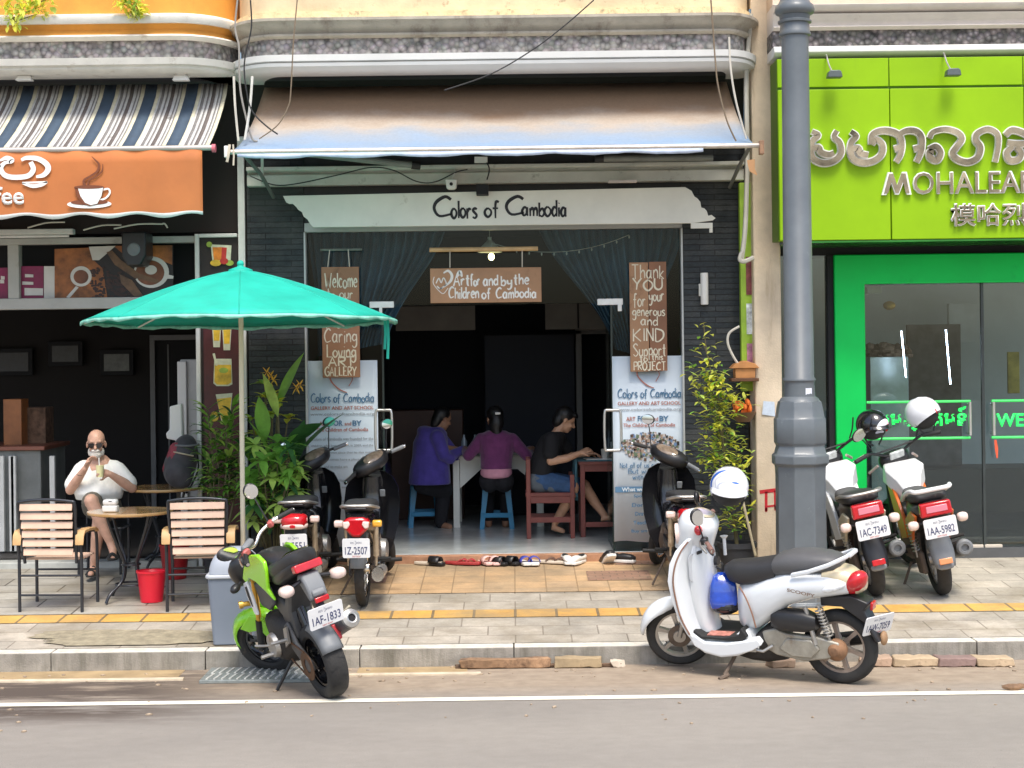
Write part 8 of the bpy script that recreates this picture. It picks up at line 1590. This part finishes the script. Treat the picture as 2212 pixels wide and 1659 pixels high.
mb = MB(); a, b = PP(1590, 1020, 14.6, t), PP(1632, 1200, 14.6, t); mb.tube([a, b], .012, 8); o = mb.build('bamboo_cane', M('pale_cane', (.55, .47, .30), .6)); o.location = t.location; tag(o, 'thin pale cane leaning from the shrub to the foot of the beige pier', 'cane')
# vines trailing over the orange balcony
for lab_, pts in (('trailing creeper with yellow green leaves on the orange balcony, at the far left', ((20, 40), (45, 42), (80, 50), (110, 32), (150, 18), (180, 5), (60, 30), (95, 70), (140, 50), (165, 35), (50, 100), (60, 118), (150, 75), (130, 5))), ('trailing creeper hanging from the orange balcony right of the first', ((455, 0), (470, 10), (490, 20), (510, 30), (530, 40), (500, 5), (545, 55), (520, 60), (540, 75), (475, 25), (525, 15), (535, 88)))):
    c = at(pts[0][0]/1.8228*.83, 20, 14.72); t = thing('creeper', lab_, 'creeper', c, group='creepers on the orange balcony'); lv, st = MB(), MB(); k_ = 1/1.8228
    P = []
    for px, py in pts:
        p = at(px*k_*1.02, py*k_*.75 - 2, 14.72) - c; P.append(p)
        for j in range(12): an = rg.uniform(0, 6.28); leaf(lv, p + V((rg.uniform(-.07, .07), rg.uniform(-.06, .02), rg.uniform(-.06, .06))), (math.cos(an), -.3, math.sin(an)), rg.uniform(.05, .08), rg.uniform(.03, .05), .5, rg.choice([0, 0, 1, 2]), 3)
    for a, b in zip(P, P[1:]): st.tube([a, b], .004, 5)
    finish(t, lv, st, [lfY, lfN, lfL])
# orange flowers in a bowl and the little spirit house by the pier
p = at(1606, 890, 15.2); t = thing('flower_bowl', 'bowl of orange flowers on a shelf beside the beige pier', 'flowers', p); mb = MB()
for k in range(22): mb.ell((rg.uniform(-.09, .06), rg.uniform(-.06, .04), rg.uniform(.0, .10)), (.022, .022, .028), 7, 5)
mb.build('flower_heads', M('orange_petals', (.75, .16, .02), .7, var=.4, sc=30), t); mb = MB(); mb.lathe([(0, -.09), (.06, -.09), (.12, 0), (.11, 0), (0, -.02)], 18); mb.build('bowl', M('brown_bowl', (.22, .12, .06), .6), t)
p = at(1605, 800, 15.22); t = thing('spirit_house', 'small orange wooden spirit house on the wall beside the beige pier', 'spirit house', p); mW_ = M('orange_wood', (.50, .22, .07), .6, var=.2, sc=8)
mb = MB(); mb.box(-.08, .10, -.08, .08, -.07, .02); mb.build('wall', mW_, t, bevel=.004); mb = MB(); mb.prism([(-.12, .02), (.14, .02), (.10, .06), (.01, .09), (-.08, .06)], -.10, .10); mb.build('roof', mW_, t, bevel=.004); mb = MB(); mb.box(-.12, .13, -.11, .1, -.10, -.07); mb.build('shelf', M('dark_shelf_wood', (.12, .05, .02), .6), t, bevel=.004)
# ================================================================== shoes on the step
def shoe(label, px, py, rz, m, strap, kind='slide', grp='shoes left on the brick paving before the gallery step', s=1.0, tilt=0):
    p = pv(px, py); p.y = min(p.y, FY - .22 - .02*math.sin(px)); t = thing('shoe', label, 'shoe', (p.x, p.y, zp(p.y) + .012), (tilt, 0, rz), grp); t.scale = (s*1.12,)*3
    P = [(.0, -.125), (.035, -.115), (.045, -.05), (.036, .02), (.032, .08), (.02, .12), (0, .128), (-.02, .12), (-.032, .08), (-.030, .02), (-.040, -.05), (-.034, -.115)]
    mb = MB(); mb.prism(P, 0, .024, 'xy'); mb.build('sole', m, t, bevel=.006)
    if kind == 'slide':
        mb = MB(); secs = []
        for y in (-.085, -.05, -.01): secs.append([(.044*math.cos(a)*1.02, y, .022 + .045*math.sin(a)) for a in [math.pi*k/8 for k in range(9)]])
        mb.loft(secs, False, 0, False); o = mb.build('strap', strap, t, fix=False, ang=80); o.modifiers.new('t', 'SOLIDIFY').thickness = .006
    elif kind == 'thong':
        mb = MB(); mb.tube([(.036, .0, .022), (.02, -.04, .045), (0, -.075, .03)], .008, 6, sm=3); mb.tube([(-.034, .0, .022), (-.02, -.04, .045), (0, -.075, .03)], .008, 6, sm=3); mb.build('strap', strap, t)
    else:
        mb = MB(); mb.body([(-.12, 0, .022, .02, .045), (-.09, 0, .036, .02, .062), (-.02, 0, .036, .02, .070), (.03, 0, .034, .02, .058), (.09, 0, .032, .02, .070), (.125, 0, .02, .02, .062)], 14, 2.6); mb.v = [V((p_.y, p_.x, p_.z)) for p_ in mb.v]; mb.build('upper', strap, t, ang=70)
        mb = MB(); mb.body([(.015, 0, .022, .05, .066), (.06, 0, .026, .05, .0735), (.105, 0, .018, .05, .072)], 12, 2.4); mb.v = [V((p_.y, p_.x, p_.z)) for p_ in mb.v]; mb.build('opening', mRub, t)
mShB, mShR, mShP, mShW, mShBl, mShBr = mPlast, M('red_sandal', (.35, .03, .03), .6), M('pale_pink_sandal', (.74, .48, .44), .6), M('white_shoe', (.78, .76, .72), .55), M('blue_strap', (.06, .07, .42), .5), M('brown_sandal', (.12, .06, .04), .6)
cr = M('cream_sole', (.60, .52, .42), .7)
for a in ((('black slide with a cream sole, nearest the motorcycles', 928, 1214, 1.25, cr, mShB, 'slide'), ('black slide behind its mate near the motorcycles', 936, 1208, 1.1, mShB, mShB, 'slide'), ('red strappy sandal, left one of the red pair', 992, 1217, 1.2, mShR, mShR, 'thong'), ('red strappy sandal, right one of the red pair', 1008, 1217, 1.4, mShR, mShR, 'thong'), ('pale pink slide, left one of the pink pair', 1048, 1216, .4, mShP, mShP, 'slide'), ('pale pink slide, right one of the pink pair', 1066, 1218, .3, mShP, mShP, 'slide'), ('black sandal behind the pink pair, left one', 1070, 1206, 1.0, mShB, mShB, 'slide'), ('black sandal behind the pink pair, right one', 1096, 1207, .9, mShB, mShB, 'slide'), ('white slipper with blue strap, left one of the pair', 1132, 1213, .25, mShW, mShBl, 'slide'), ('white slipper with blue strap, right one of the pair', 1152, 1213, .1, mShW, mShBl, 'slide'), ('brown thong sandal, left one of the brown pair', 1180, 1211, 1.3, cr, mShBr, 'thong'), ('brown thong sandal, right one of the brown pair', 1200, 1211, 1.1, cr, mShBr, 'thong'), ('white canvas shoe, left one of the white pair', 1222, 1209, .15, mShW, mShW, 'shoe'), ('white canvas shoe, right one of the white pair', 1246, 1208, -.5, mShW, mShW, 'shoe'), ('black and white sneaker tipped against its mate by the right door', 1310, 1212, .3, mShW, mShB, 'shoe', 'shoes left on the brick paving before the gallery step', 1.15, -.5), ('black and white sneaker by the foot of the right door', 1336, 1208, 1.2, mShW, mShB, 'shoe', 'shoes left on the brick paving before the gallery step', 1.1))): shoe(*a)
# ================================================================== bricks, planks and rubbish along the kerb
mPl = M('grey_brown_plank', (.30, .18, .10), .9, var=.4, sc=5, bump=1, bsc=22, dirt=((.07, .04, .025), .55, 9))
def slab(name, label, cat, px0, px1, py, d, h, m, rz=0, grp=None, z=0):
    a, b = gr(px0, py), gr(px1, py); mb = MB(); L = (b.x - a.x)/2; n = 7; r2 = random.Random(px0)
    secs = [[(L*(2*i/n - 1) + (r2.uniform(-.02, .02) if i in (0, n) else 0), y + r2.uniform(-.006, .006), zz2 + r2.uniform(-.006, .006)) for y, zz2 in ((-d/2, 0), (d/2, 0), (d/2, h), (-d/2, h))] for i in range(n + 1)]
    mb.loft(secs); o = mb.build(name, m, bevel=.006); o.location = ((a.x+b.x)/2, min(a.y, KY - d/2 - .01), z + .004); o.rotation_euler = (0, 0, rz); return tag(o, label, cat, grp)
slab('plank', 'weathered broken plank against the kerb, left of the two', 'plank', 992, 1186, 1438, .10, .065, mPl, .015); slab('plank', 'paler weathered plank against the kerb, right of the two', 'plank', 1198, 1300, 1436, .11, .07, M('pale_plank', (.36, .27, .16), .9, var=.3, sc=6, bump=.7, bsc=16, dirt=((.14, .08, .04), .3, 6)), -.01)
slab('plank_scrap', 'thin dark scrap of wood lying in front of the planks', 'wood scrap', 985, 1340, 1444, .06, .022, M('dark_plank', (.13, .08, .05), .9, var=.4, sc=7, bump=.6), 0)
cb1, cb2, cb3 = (M(nm, c, .9, var=.2, sc=7, bump=.5, bsc=30, dirt=((.18, .12, .09), .3, 8)) for nm, c in (('pinkish_block', (.40, .28, .20)), ('tan_block', (.46, .35, .23)), ('purple_grey_block', (.25, .17, .15))))
for i, (p0, p1, m_, lb) in enumerate(((1858, 1926, cb1, 'broken pinkish paving block nearest the white scooter'), (1928, 2020, cb2, 'tan paving block between the pinkish and the purple blocks'), (2022, 2104, cb3, 'purple grey paving block in the kerb row'), (2106, 2184, cb2, 'tan paving block at the right end of the kerb row'))): slab('paving_block', lb, 'paving block', p0, p1, 1437, .17, .058, m_, (-.05, .03, -.02, .04)[i], 'loose paving blocks along the kerb')
slab('paving_block', 'small pinkish block fragment behind the rear wheel of the white scooter', 'paving block', 1660, 1720, 1440, .12, .05, cb1, .1, 'loose paving blocks along the kerb'); slab('stone_fragment', 'chipped white stone fragment beside the pale plank', 'stone', 1318, 1346, 1440, .07, .045, cr, .3)
p = gr(2188, 1492); mb = MB(); mb.ell((0, 0, .02), (.075, .03, .022), 12, 7); mb.ell((.05, .0, .025), (.04, .025, .018)); o = mb.build('dry_leaf', M('brown_dry_leaf', (.20, .12, .07), .9, var=.4, sc=20, bump=.6)); o.location = (p.x, p.y, .006); tag(o, 'curled brown dry leaf on the white road line at the right edge', 'dry leaf')
rg = random.Random(8); mb = MB()
for k in range(150):
    x, y = rg.uniform(-4.2, 4.2), rg.choice([rg.uniform(11.7, 12.17), rg.uniform(10.2, 12.1)]); s_ = rg.uniform(.004, .016); mb.ell((x, y, s_*.4), (s_*rg.uniform(1, 2.2), s_, s_*.6), 6, 4, (0, 0, rg.uniform(0, 3)))
tag(mb.build('grit', M('roadside_grit', (.36, .28, .2), .95, var=.5, sc=30)), 'scattered grit and small litter along the kerb', 'grit', kind='stuff')
# ================================================================== green shop sign letters, lit signs, things behind its glass
mFace = M('mirror_letter_face', (.30, .24, .17), .2, .85, .75, 3.5); mEdge = M('white_letter_edge', (.82, .82, .78), .4)  # brown patches in the face colour are painted reflections of the surroundings
def sign(label, text, x0, y0, y1, x1, b1, b2, Y):
    a, b = at(x0, (y0 + y1)/2, Y), at(x1, (y0 + y1)/2, Y); t = thing('sign_lettering', label, 'sign lettering', a, group='raised letters on the lime green fascia')
    h = (y1 - y0)*Y/F
    for nm, m_, bo, th, dy, k in (('letter_edge', mEdge, b1, .035, 0, 1.0), ('letter_face', mFace, b2, .006, -.034, .90)):
        e = letters(text, h*k, nm, m_, None, th, bo, None, (b.x - a.x)*(1 - (1-k)*.25), 'LEFT'); e.location = (.0 + (1-k)*h*.35, dy, .0); e.parent = t
    return t
t = thing('sign_lettering', 'raised mirrored Khmer letters along the top of the lime fascia', 'sign lettering', at(1748, 316, GY), group='raised letters on the lime green fascia')
KH = (((1754, 284), (1768, 292), (1756, 304), (1751, 322), (1757, 342), (1778, 352), (1802, 347), (1817, 330), (1814, 308), (1802, 296), (1808, 282)), ((1752, 322), (1768, 318), (1774, 329), (1790, 334), (1802, 330)), ((1838, 284), (1850, 294), (1840, 306), (1837, 324), (1844, 343), (1864, 351), (1888, 347), (1905, 332), (1906, 312), (1893, 301), (1884, 312)), ((1838, 322), (1854, 320), (1858, 331), (1876, 335)), ((1882, 312), (1884, 292), (1900, 283), (1922, 283), (1942, 292), (1948, 312), (1945, 334), (1936, 350)), ((1932, 322), (1944, 318)), ((1942, 290), (1960, 282), (1980, 284), (1991, 298), (1990, 326), (1980, 350)), ((1974, 322), (1988, 318)), ((2008, 298), (2016, 285), (2042, 279), (2068, 286), (2078, 300), (2066, 318), (2058, 332), (2070, 345), (2092, 350), (2112, 340), (2118, 318), (2108, 302), (2112, 288), (2134, 279), (2154, 289), (2157, 312), (2150, 350)), ((2006, 322), (2022, 316), (2032, 330), (2024, 346), (2010, 340), (2008, 328), (2018, 328)), ((2172, 292), (2186, 281), (2208, 286), (2224, 296)), ((2176, 308), (2200, 311), (2226, 309)), ((2188, 316), (2175, 330), (2182, 346), (2200, 344), (2206, 330), (2196, 318)), ((2222, 290), (2240, 310), (2236, 350)), ((2262, 290), (2255, 330), (2280, 350)))
for nm, m_, w_, dy, th in (('letter_edge', mEdge, 18, 0, .03), ('letter_face', mFace, 13, -.033, .004)):
    mb = MB()
    for k, g in enumerate(KH): pl(mb, g, [w_*(.7 + .3*math.sin(math.pi*(i + .6)/(len(g) + .2))) for i in range(len(g))], GY - .03 + dy - .0004*k, 6, th, (0, -1, 0))
    bp(nm, mb, m_, t, ang=30)
t = sign('raised mirrored capital letters in the middle row of the lime fascia', 'OHALEAP', 1970, 372, 421, 2232, .008, .0, GY)
MP = [(1903, 422), (1916, 373), (1926, 373), (1936, 402), (1947, 372), (1957, 372), (1967, 421), (1957, 421), (1951, 392), (1940, 421), (1932, 421), (1922, 393), (1913, 422)]
for nm, m_, d0, d1, k in (('letter_edge', mEdge, 0, -.035, 1), ('letter_face', mFace, -.034, -.040, .86)): mb = MB(); q = [at(1935 + (x - 1935)*k, 397 + (y - 397)*k, GY) for x, y in MP]; mb.prism([(p.x, p.z) for p in q], GY + d1, GY + d0); bp(nm, mb, m_, t)
sign('raised mirrored Chinese characters in the lowest row of the lime fascia', '\u6a21\u54c8\u70c8\u6cca', 2052, 440, 490, 2268, .012, .0, GY)
mNeon = M('green_lit_letters', (.02, .72, .10), .4, var=.1, emit=.9); mTubeG = M('green_sign_frame', (.05, .62, .12), .35, emit=.35)
NYg = GF + .03
def neon(label, text, x0, x1, y0, y1, fx0, fx1):
    a = at(x0, (y0 + y1)/2, NYg); t = thing('lit_sign', label, 'lit sign', a, group='green lit signs on the glass doors')
    e = letters(text, (y1 - y0)*NYg/F, 'lettering', mNeon, None, .008, .02, None, (x1 - x0)*NYg/F, 'LEFT'); e.parent = t
    for y in (868, 947):
        p0, p1 = at(fx0, y + .0125*(1980 - fx0), NYg) - a, at(fx1, y + .0125*(1980 - fx1), NYg) - a; mb = MB(); mb.tube([p0, p1], .012, 8); mb.build('frame_bar', mTubeG, t)
    return t
neon('green lit Khmer welcome sign across the left glass door', '\u179f\u17bc\u1798\u179f\u17d2\u179c\u17b6\u1782\u1798\u1793\u17cd', 1888, 2088, 880, 932, 1872, 2096); neon('green lit English welcome sign at the right edge', 'WELCOME', 2152, 2335, 893, 922, 2142, 2350)
for px, lb in ((2094, 'left'), (2145, 'right')):
    a, b = at(px, 940, GF - .02), at(px, 868, GF - .02); t = thing('door_handle', 'pale steel pull handle on the %s glass door of the green shop' % lb, 'door handle', a, group='pull handles of the green shop doors'); mb = MB(); mb.tube([V((0, -.03, 0)), V((0, -.03, b.z - a.z))], .016, 12); mb.build('bar', mSteel, t)
    for z in (.02, b.z - a.z - .02): mb = MB(); mb.tube([(0, -.03, z), (0, .06, z)], .01, 8); mb.build('mount', mSteel, t)
mb = MB(); a = at(2150, 950, GF - .03); mb.ribbon([a, a + V((.01, 0, -.08)), a + V((.015, 0, -.17))], [.022, .03, .012], (0, -1, 0), .004); tag(mb.build('red_ribbon', M('orange_red_ribbon', (.70, .10, .04), .7)), 'orange red ribbon tied to the right door handle of the green shop', 'ribbon')
def bxt(name, label, cat, x0, y0, x1, y1, Y, d, m, bev=.006, **k): a, b = at(x0, y1, Y), at(x1, y0, Y); mb = MB(); mb.box(a.x, b.x, Y, Y + d, a.z, b.z); return tag(mb.build(name, m, bevel=bev), label, cat, **k)
bxt('fridge', 'brushed steel fridge behind the left glass door of the green shop', 'fridge', 1884, 770, 1962, 1180, 17.6, .7, M('brushed_steel_fridge', (.42, .45, .46), .3, .8, .3, 3)); bxt('display_board', 'pale grey board high on the back wall of the green shop', 'board', 2050, 655, 2110, 740, 20.9, .08, M('pale_board', (.62, .66, .68), .6)); bxt('counter', 'low dark counter inside the green shop', 'counter', 1880, 1010, 2330, 1190, 18.8, .8, M('dark_shop_counter', (.06, .055, .05), .4)); bxt('air_vent', 'small white vent at the top left behind the green shop glass', 'vent', 1873, 619, 1905, 634, 16.4, .1, mGreyWhite)
bxt('wooden_screen', 'grey wooden slat screen behind the lit welcome sign', 'screen', 1965, 700, 2075, 1180, 19.4, .06, M('grey_brown_screen', (.12, .11, .11), .6, var=.5, sc=5)); bxt('garment', 'hanging purple and yellow cloth inside the green shop', 'cloth', 2178, 760, 2202, 850, 18.2, .04, M('yellow_purple_cloth', (.45, .36, .10), .8, var=.6, sc=4))
for x0, y0, x1, y1, lb in ((1947, 715, 1957, 815, 'left'), (2043, 712, 2053, 830, 'right')): a, b = at(x0, y0, 17.2), at(x1, y1, 17.2); mb = MB(); mb.tube([a, b], .007, 10); tag(mb.build('led_tube', M('lit_blue_white_tube', (.72, .80, 1), .4, var=0, emit=16)), lb + ' slanting lit white tube behind the green shop glass', 'lamp', 'lit tubes in the green shop')
a = at(1733, 931, 18.5); mb = MB(); mb.ell(at(1921, 660, 18.2), (.07, .05, .05)); tag(mb.build('gold_ornament', M('gold_ornament', (.5, .3, .06), .4, .5)), 'small gold ornament hanging on the grey back wall of the green shop', 'ornament'); mb = MB()
for k in range(60): p = at(rg.uniform(1875, 1965), rg.uniform(742, 768) + 12*rg.random(), 17.6 + rg.uniform(0, .3)); mb.ell(p, (rg.uniform(.03, .07), .03, rg.uniform(.02, .06)), 6, 4)
tag(mb.build('dried_flowers', M('dried_flower_brown', (.16, .10, .07), .9, var=.6, sc=20)), 'bunch of dried brown flowers standing on the steel fridge', 'flowers')
# ================================================================== coffee shop details
PYc = FY + .02
def disc(mb, cx, cy, rx, ry, Y, mi=0, n=22): c = at(cx, cy, Y); P = [c + V((rx*Y/F*math.cos(2*math.pi*k/n), 0, ry*Y/F*math.sin(2*math.pi*k/n))) for k in range(n)]; mb.loft([P, [p + V((0, .002, 0)) for p in P]], True, mi)
def poly(mb, pts, Y, mi=0): q = [at(x, y, Y) for x, y in pts]; mb.loft([q, [p + V((0, .002, 0)) for p in q]], True, mi)
t = thing('coffee_poster', 'wide coffee poster with beans and a cup, in the transom over the coffee shop', 'poster', at(200, 600, PYc))
mP = [M(nm, c, .45, var=v, sc=s) for nm, c, v, s in (('poster_orange_brown', (.30, .10, .025), .8, 5), ('poster_white', (.62, .60, .56), .1, 5), ('poster_bean', (.035, .012, .008), .6, 22), ('poster_coffee', (.16, .055, .025), .5, 9), ('poster_wood', (.15, .08, .04), .6, 8), ('poster_magenta', (.22, .012, .07), .3, 4), ('poster_black', (.012, .01, .01), .2, 5))]
mb = MB(); poly(mb, [(118, 538), (374, 530), (374, 645), (118, 645)], PYc, 6); bp('sheet', mb, mP, t)
mb = MB(); poly(mb, [(118, 538), (192, 535), (200, 560), (222, 580), (232, 644), (118, 645)], PYc - .004, 0); poly(mb, [(192, 533), (250, 531), (226, 552), (214, 562), (200, 562)], PYc - .006, 1); poly(mb, [(245, 531), (372, 530), (372, 572), (330, 555), (280, 560)], PYc - .004, 0); poly(mb, [(230, 545), (242, 541), (262, 562), (300, 590), (345, 606), (340, 612), (290, 600), (248, 572)], PYc - .012, 4); poly(mb, [(258, 592), (285, 605), (310, 640), (290, 640), (262, 612)], PYc - .012, 4)
r2 = random.Random(6)
for k in range(150): disc(mb, r2.uniform(196, 300), 578 + 66*r2.random()**.8, r2.uniform(2.5, 5), r2.uniform(2, 3.5), PYc - .007 - .002*r2.random(), 2, 8)
disc(mb, 327, 588, 38, 34, PYc - .008, 1, 30); disc(mb, 324, 589, 31, 27, PYc - .010, 3, 28); disc(mb, 326, 583, 13, 10, PYc - .0125, 1); poly(mb, [(358, 592), (375, 596), (374, 602), (356, 602)], PYc - .009, 1); disc(mb, 175, 597, 23, 22, PYc - .008, 1, 26); disc(mb, 175, 598, 16, 15, PYc - .010, 3, 24); poly(mb, [(164, 618), (170, 621), (150, 644), (143, 642)], PYc - .009, 1); bp('coffee_picture', mb, mP, t)
t = thing('menu_panel', 'magenta menu panel with white labels in the transom, at the far left', 'menu panel', at(80, 620, PYc)); mb = MB(); poly(mb, [(46, 575), (94, 575), (94, 645), (46, 645)], PYc, 5); poly(mb, [(95, 575), (118, 575), (118, 645), (95, 645)], PYc, 1); poly(mb, [(-40, 580), (17, 578), (17, 645), (-40, 645)], PYc, 5); bp('panel', mb, mP, t); mb = MB()
for a in ((54, 592, 18, 7), (48, 608, 24, 7), (53, 622, 40, 16), (2, 596, 8, 8), (0, 604, 9, 8)): poly(mb, [(a[0], a[1]), (a[0] + a[2], a[1] + 1), (a[0] + a[2], a[1] + a[3]), (a[0], a[1] + a[3])], PYc - .005, 1)
bp('label_strip', mb, mP, t)
t = thing('black_speaker', 'black box loudspeaker fixed over the coffee poster', 'loudspeaker', at(294, 540, FY - .3)); mb = MB(); mb.prism([(-.11, .16), (.11, .16), (.11, -.06), (.06, -.15), (-.06, -.15), (-.11, -.06)], -.1, .22); mb.build('cabinet', mPlast, t, bevel=.015); mb = MB(); mb.lathe([(0, -.104), (.05, -.108), (.06, -.10)], 20, (0, 0, .0), 'y'); mb.build('cone', mGreyPl, t)
# juice poster on the pier
JY = FY - .075; t = thing('juice_poster', 'tall dark red poster of fruit drinks on the pier behind the parasol pole', 'poster', at(478, 800, JY))
mJ = [M(nm, c, .4, var=v, sc=14) for nm, c, v in (('juice_yellow', (.72, .46, .03), .35), ('juice_orange', (.72, .22, .02), .4), ('juice_red', (.5, .03, .02), .3), ('juice_pale_glass', (.62, .64, .46), .2), ('juice_lime', (.32, .45, .06), .4), ('juice_maroon', (.075, .012, .012), .2))]
mb = MB(); poly(mb, [(439, 690), (519, 690), (523, 1150), (444, 1150)], JY, 5); bp('sheet', mb, mJ, t); mb = MB(); J = JY - .004
poly(mb, [(455, 528), (500, 530), (498, 566), (459, 566)], J, 3); poly(mb, [(459, 534), (479, 534), (478, 562), (462, 562)], J - .003, 1); poly(mb, [(479, 534), (490, 535), (488, 562), (478, 562)], J - .003, 2); disc(mb, 466, 568, 12, 7, J - .005, 0); disc(mb, 484, 564, 9, 7, J - .006, 2); disc(mb, 452, 528, 6, 6, J - .004, 4); disc(mb, 496, 568, 9, 6, J - .005, 4)
bp('drink_picture', mb, mJ, t); mb = MB()
for x in (467, 489): y0_ = 700 + (x - 467)*.3; poly(mb, [(x - 9, y0_), (x + 11, y0_), (x + 8, y0_ + 50), (x - 6, y0_ + 50)], J, 3); poly(mb, [(x - 7, y0_), (x + 9, y0_), (x + 7, y0_ + 36), (x - 5, y0_ + 36)], J - .003, 0)
poly(mb, [(463, 775), (500, 775), (502, 830), (494, 834), (468, 834), (461, 828)], J, 3); poly(mb, [(464, 788), (499, 788), (500, 826), (492, 831), (469, 831), (463, 825)], J - .003, 0); disc(mb, 483, 800, 10, 6, J - .005, 4); poly(mb, [(459, 764), (464, 763), (470, 790), (466, 790)], J - .004, 3); poly(mb, [(466, 852), (502, 849), (497, 908), (478, 910)], J, 3); poly(mb, [(468, 862), (500, 858), (495, 905), (479, 907)], J - .003, 0); disc(mb, 463, 900, 9, 11, J - .005, 0); disc(mb, 463, 900, 4, 5, J - .007, 3); disc(mb, 486, 912, 11, 5, J - .006, 4)
bp('drink_picture', mb, mJ, t)
# frames on the back wall, counter, brick block, dispenser, fridge
for x0, y0, x1, y1, lb, c in ((-20, 752, 70, 812, 'leftmost', (.012, .014, .02)), (104, 737, 178, 791, 'middle', (.02, .024, .026)), (216, 755, 288, 811, 'rightmost and palest', (.10, .11, .10))):
    a, b = at(x0, y1, 19.5), at(x1, y0, 19.5); t = thing('picture_frame', lb + ' of the three black framed pictures inside the coffee shop', 'picture', a, group='framed pictures in the coffee shop'); mb = MB(); w_, h_ = b.x - a.x, b.z - a.z; mb.box(0, w_, 0, .04, 0, h_); mb.build('frame', mBlack, t, bevel=.006); mb = MB(); mb.box(.05, w_ - .05, -.006, .0, .05, h_ - .05); mb.build('picture', M('print_' + lb.split()[0], c, .3, var=.5, sc=6), t)
t = thing('counter', 'grey coffee shop counter at the far left with white uprights', 'counter', at(30, 1100, 16.3)); a, b = at(-120, 1160, 16.3), at(88, 972, 16.3); mb = MB(); mb.box(a.x, b.x, 16.3, 17.2, .4, b.z); bp('body', mb, M('grey_counter_panel', (.20, .21, .20), .7, var=.25, sc=4, bump=.2), t, bevel=.01); mb = MB(); mb.box(a.x, b.x + .05, 16.25, 17.2, b.z, b.z + .04); bp('worktop', mb, M('reddish_worktop', (.22, .08, .05), .4), t, bevel=.006)
for x in (2, 24, 28, 112):
    mb = MB(); q = at(x, 1000, 16.2); mb.box(q.x - .025, q.x + .025, 16.2, 16.25, .42, at(x, 985, 16.2).z); bp('upright', mb, mWFrame, t, bevel=.004)
bxt('brick_block', 'rough brick column standing on the coffee shop counter', 'brick column', 44, 880, 98, 972, 16.8, .3, M('dark_rough_brick', (.14, .08, .05), .9, var=.6, sc=14, bump=.8, bsc=20)); bxt('shelf_board', 'orange brown wooden shelf end beside the brick column', 'shelf', 8, 862, 46, 970, 16.6, .25, M('orange_brown_shelf', (.30, .11, .035), .5, var=.3, sc=5))
t = thing('fridge', 'white upright fridge just inside the coffee shop beside the pier', 'fridge', at(410, 1100, 16.4)); a, b = at(393, 1140, 16.4), at(428, 776, 16.4); mb = MB(); mb.box(a.x, b.x, 16.4, 16.95, .4, b.z); bp('body', mb, M('greyed_white_fridge', (.50, .50, .48), .4), t, bevel=.012); mb = MB(); mb.box(a.x - .02, a.x + .07, 16.36, 16.398, .45, b.z - .02); bp('door', mb, mGreyWhite, t, bevel=.008)
t = thing('hand_dispenser', 'white plastic dispenser with a projecting lip behind the backpack', 'dispenser', at(382, 940, 15.55)); a = at(378, 1010, 15.5); z = lambda y: at(378, y, 15.5).z; mb = MB(); P = [(366, 878), (391, 872), (394, 945), (391, 995), (377, 995), (380, 952), (360, 948), (358, 936), (366, 928)]; q = [at(x, y, 15.5) for x, y in P]; mb.prism([(p.x, p.z) for p in q], 15.5, 15.62); bp('housing', mb, mGreyWhite, t, bevel=.012); mb = MB(); mb.tube([at(386, 990, 15.56), at(386, 1150, 15.56)], .02, 8); bp('stand', mb, mGreyTube, t)
# ------------------------------------------------------------------ tidy up
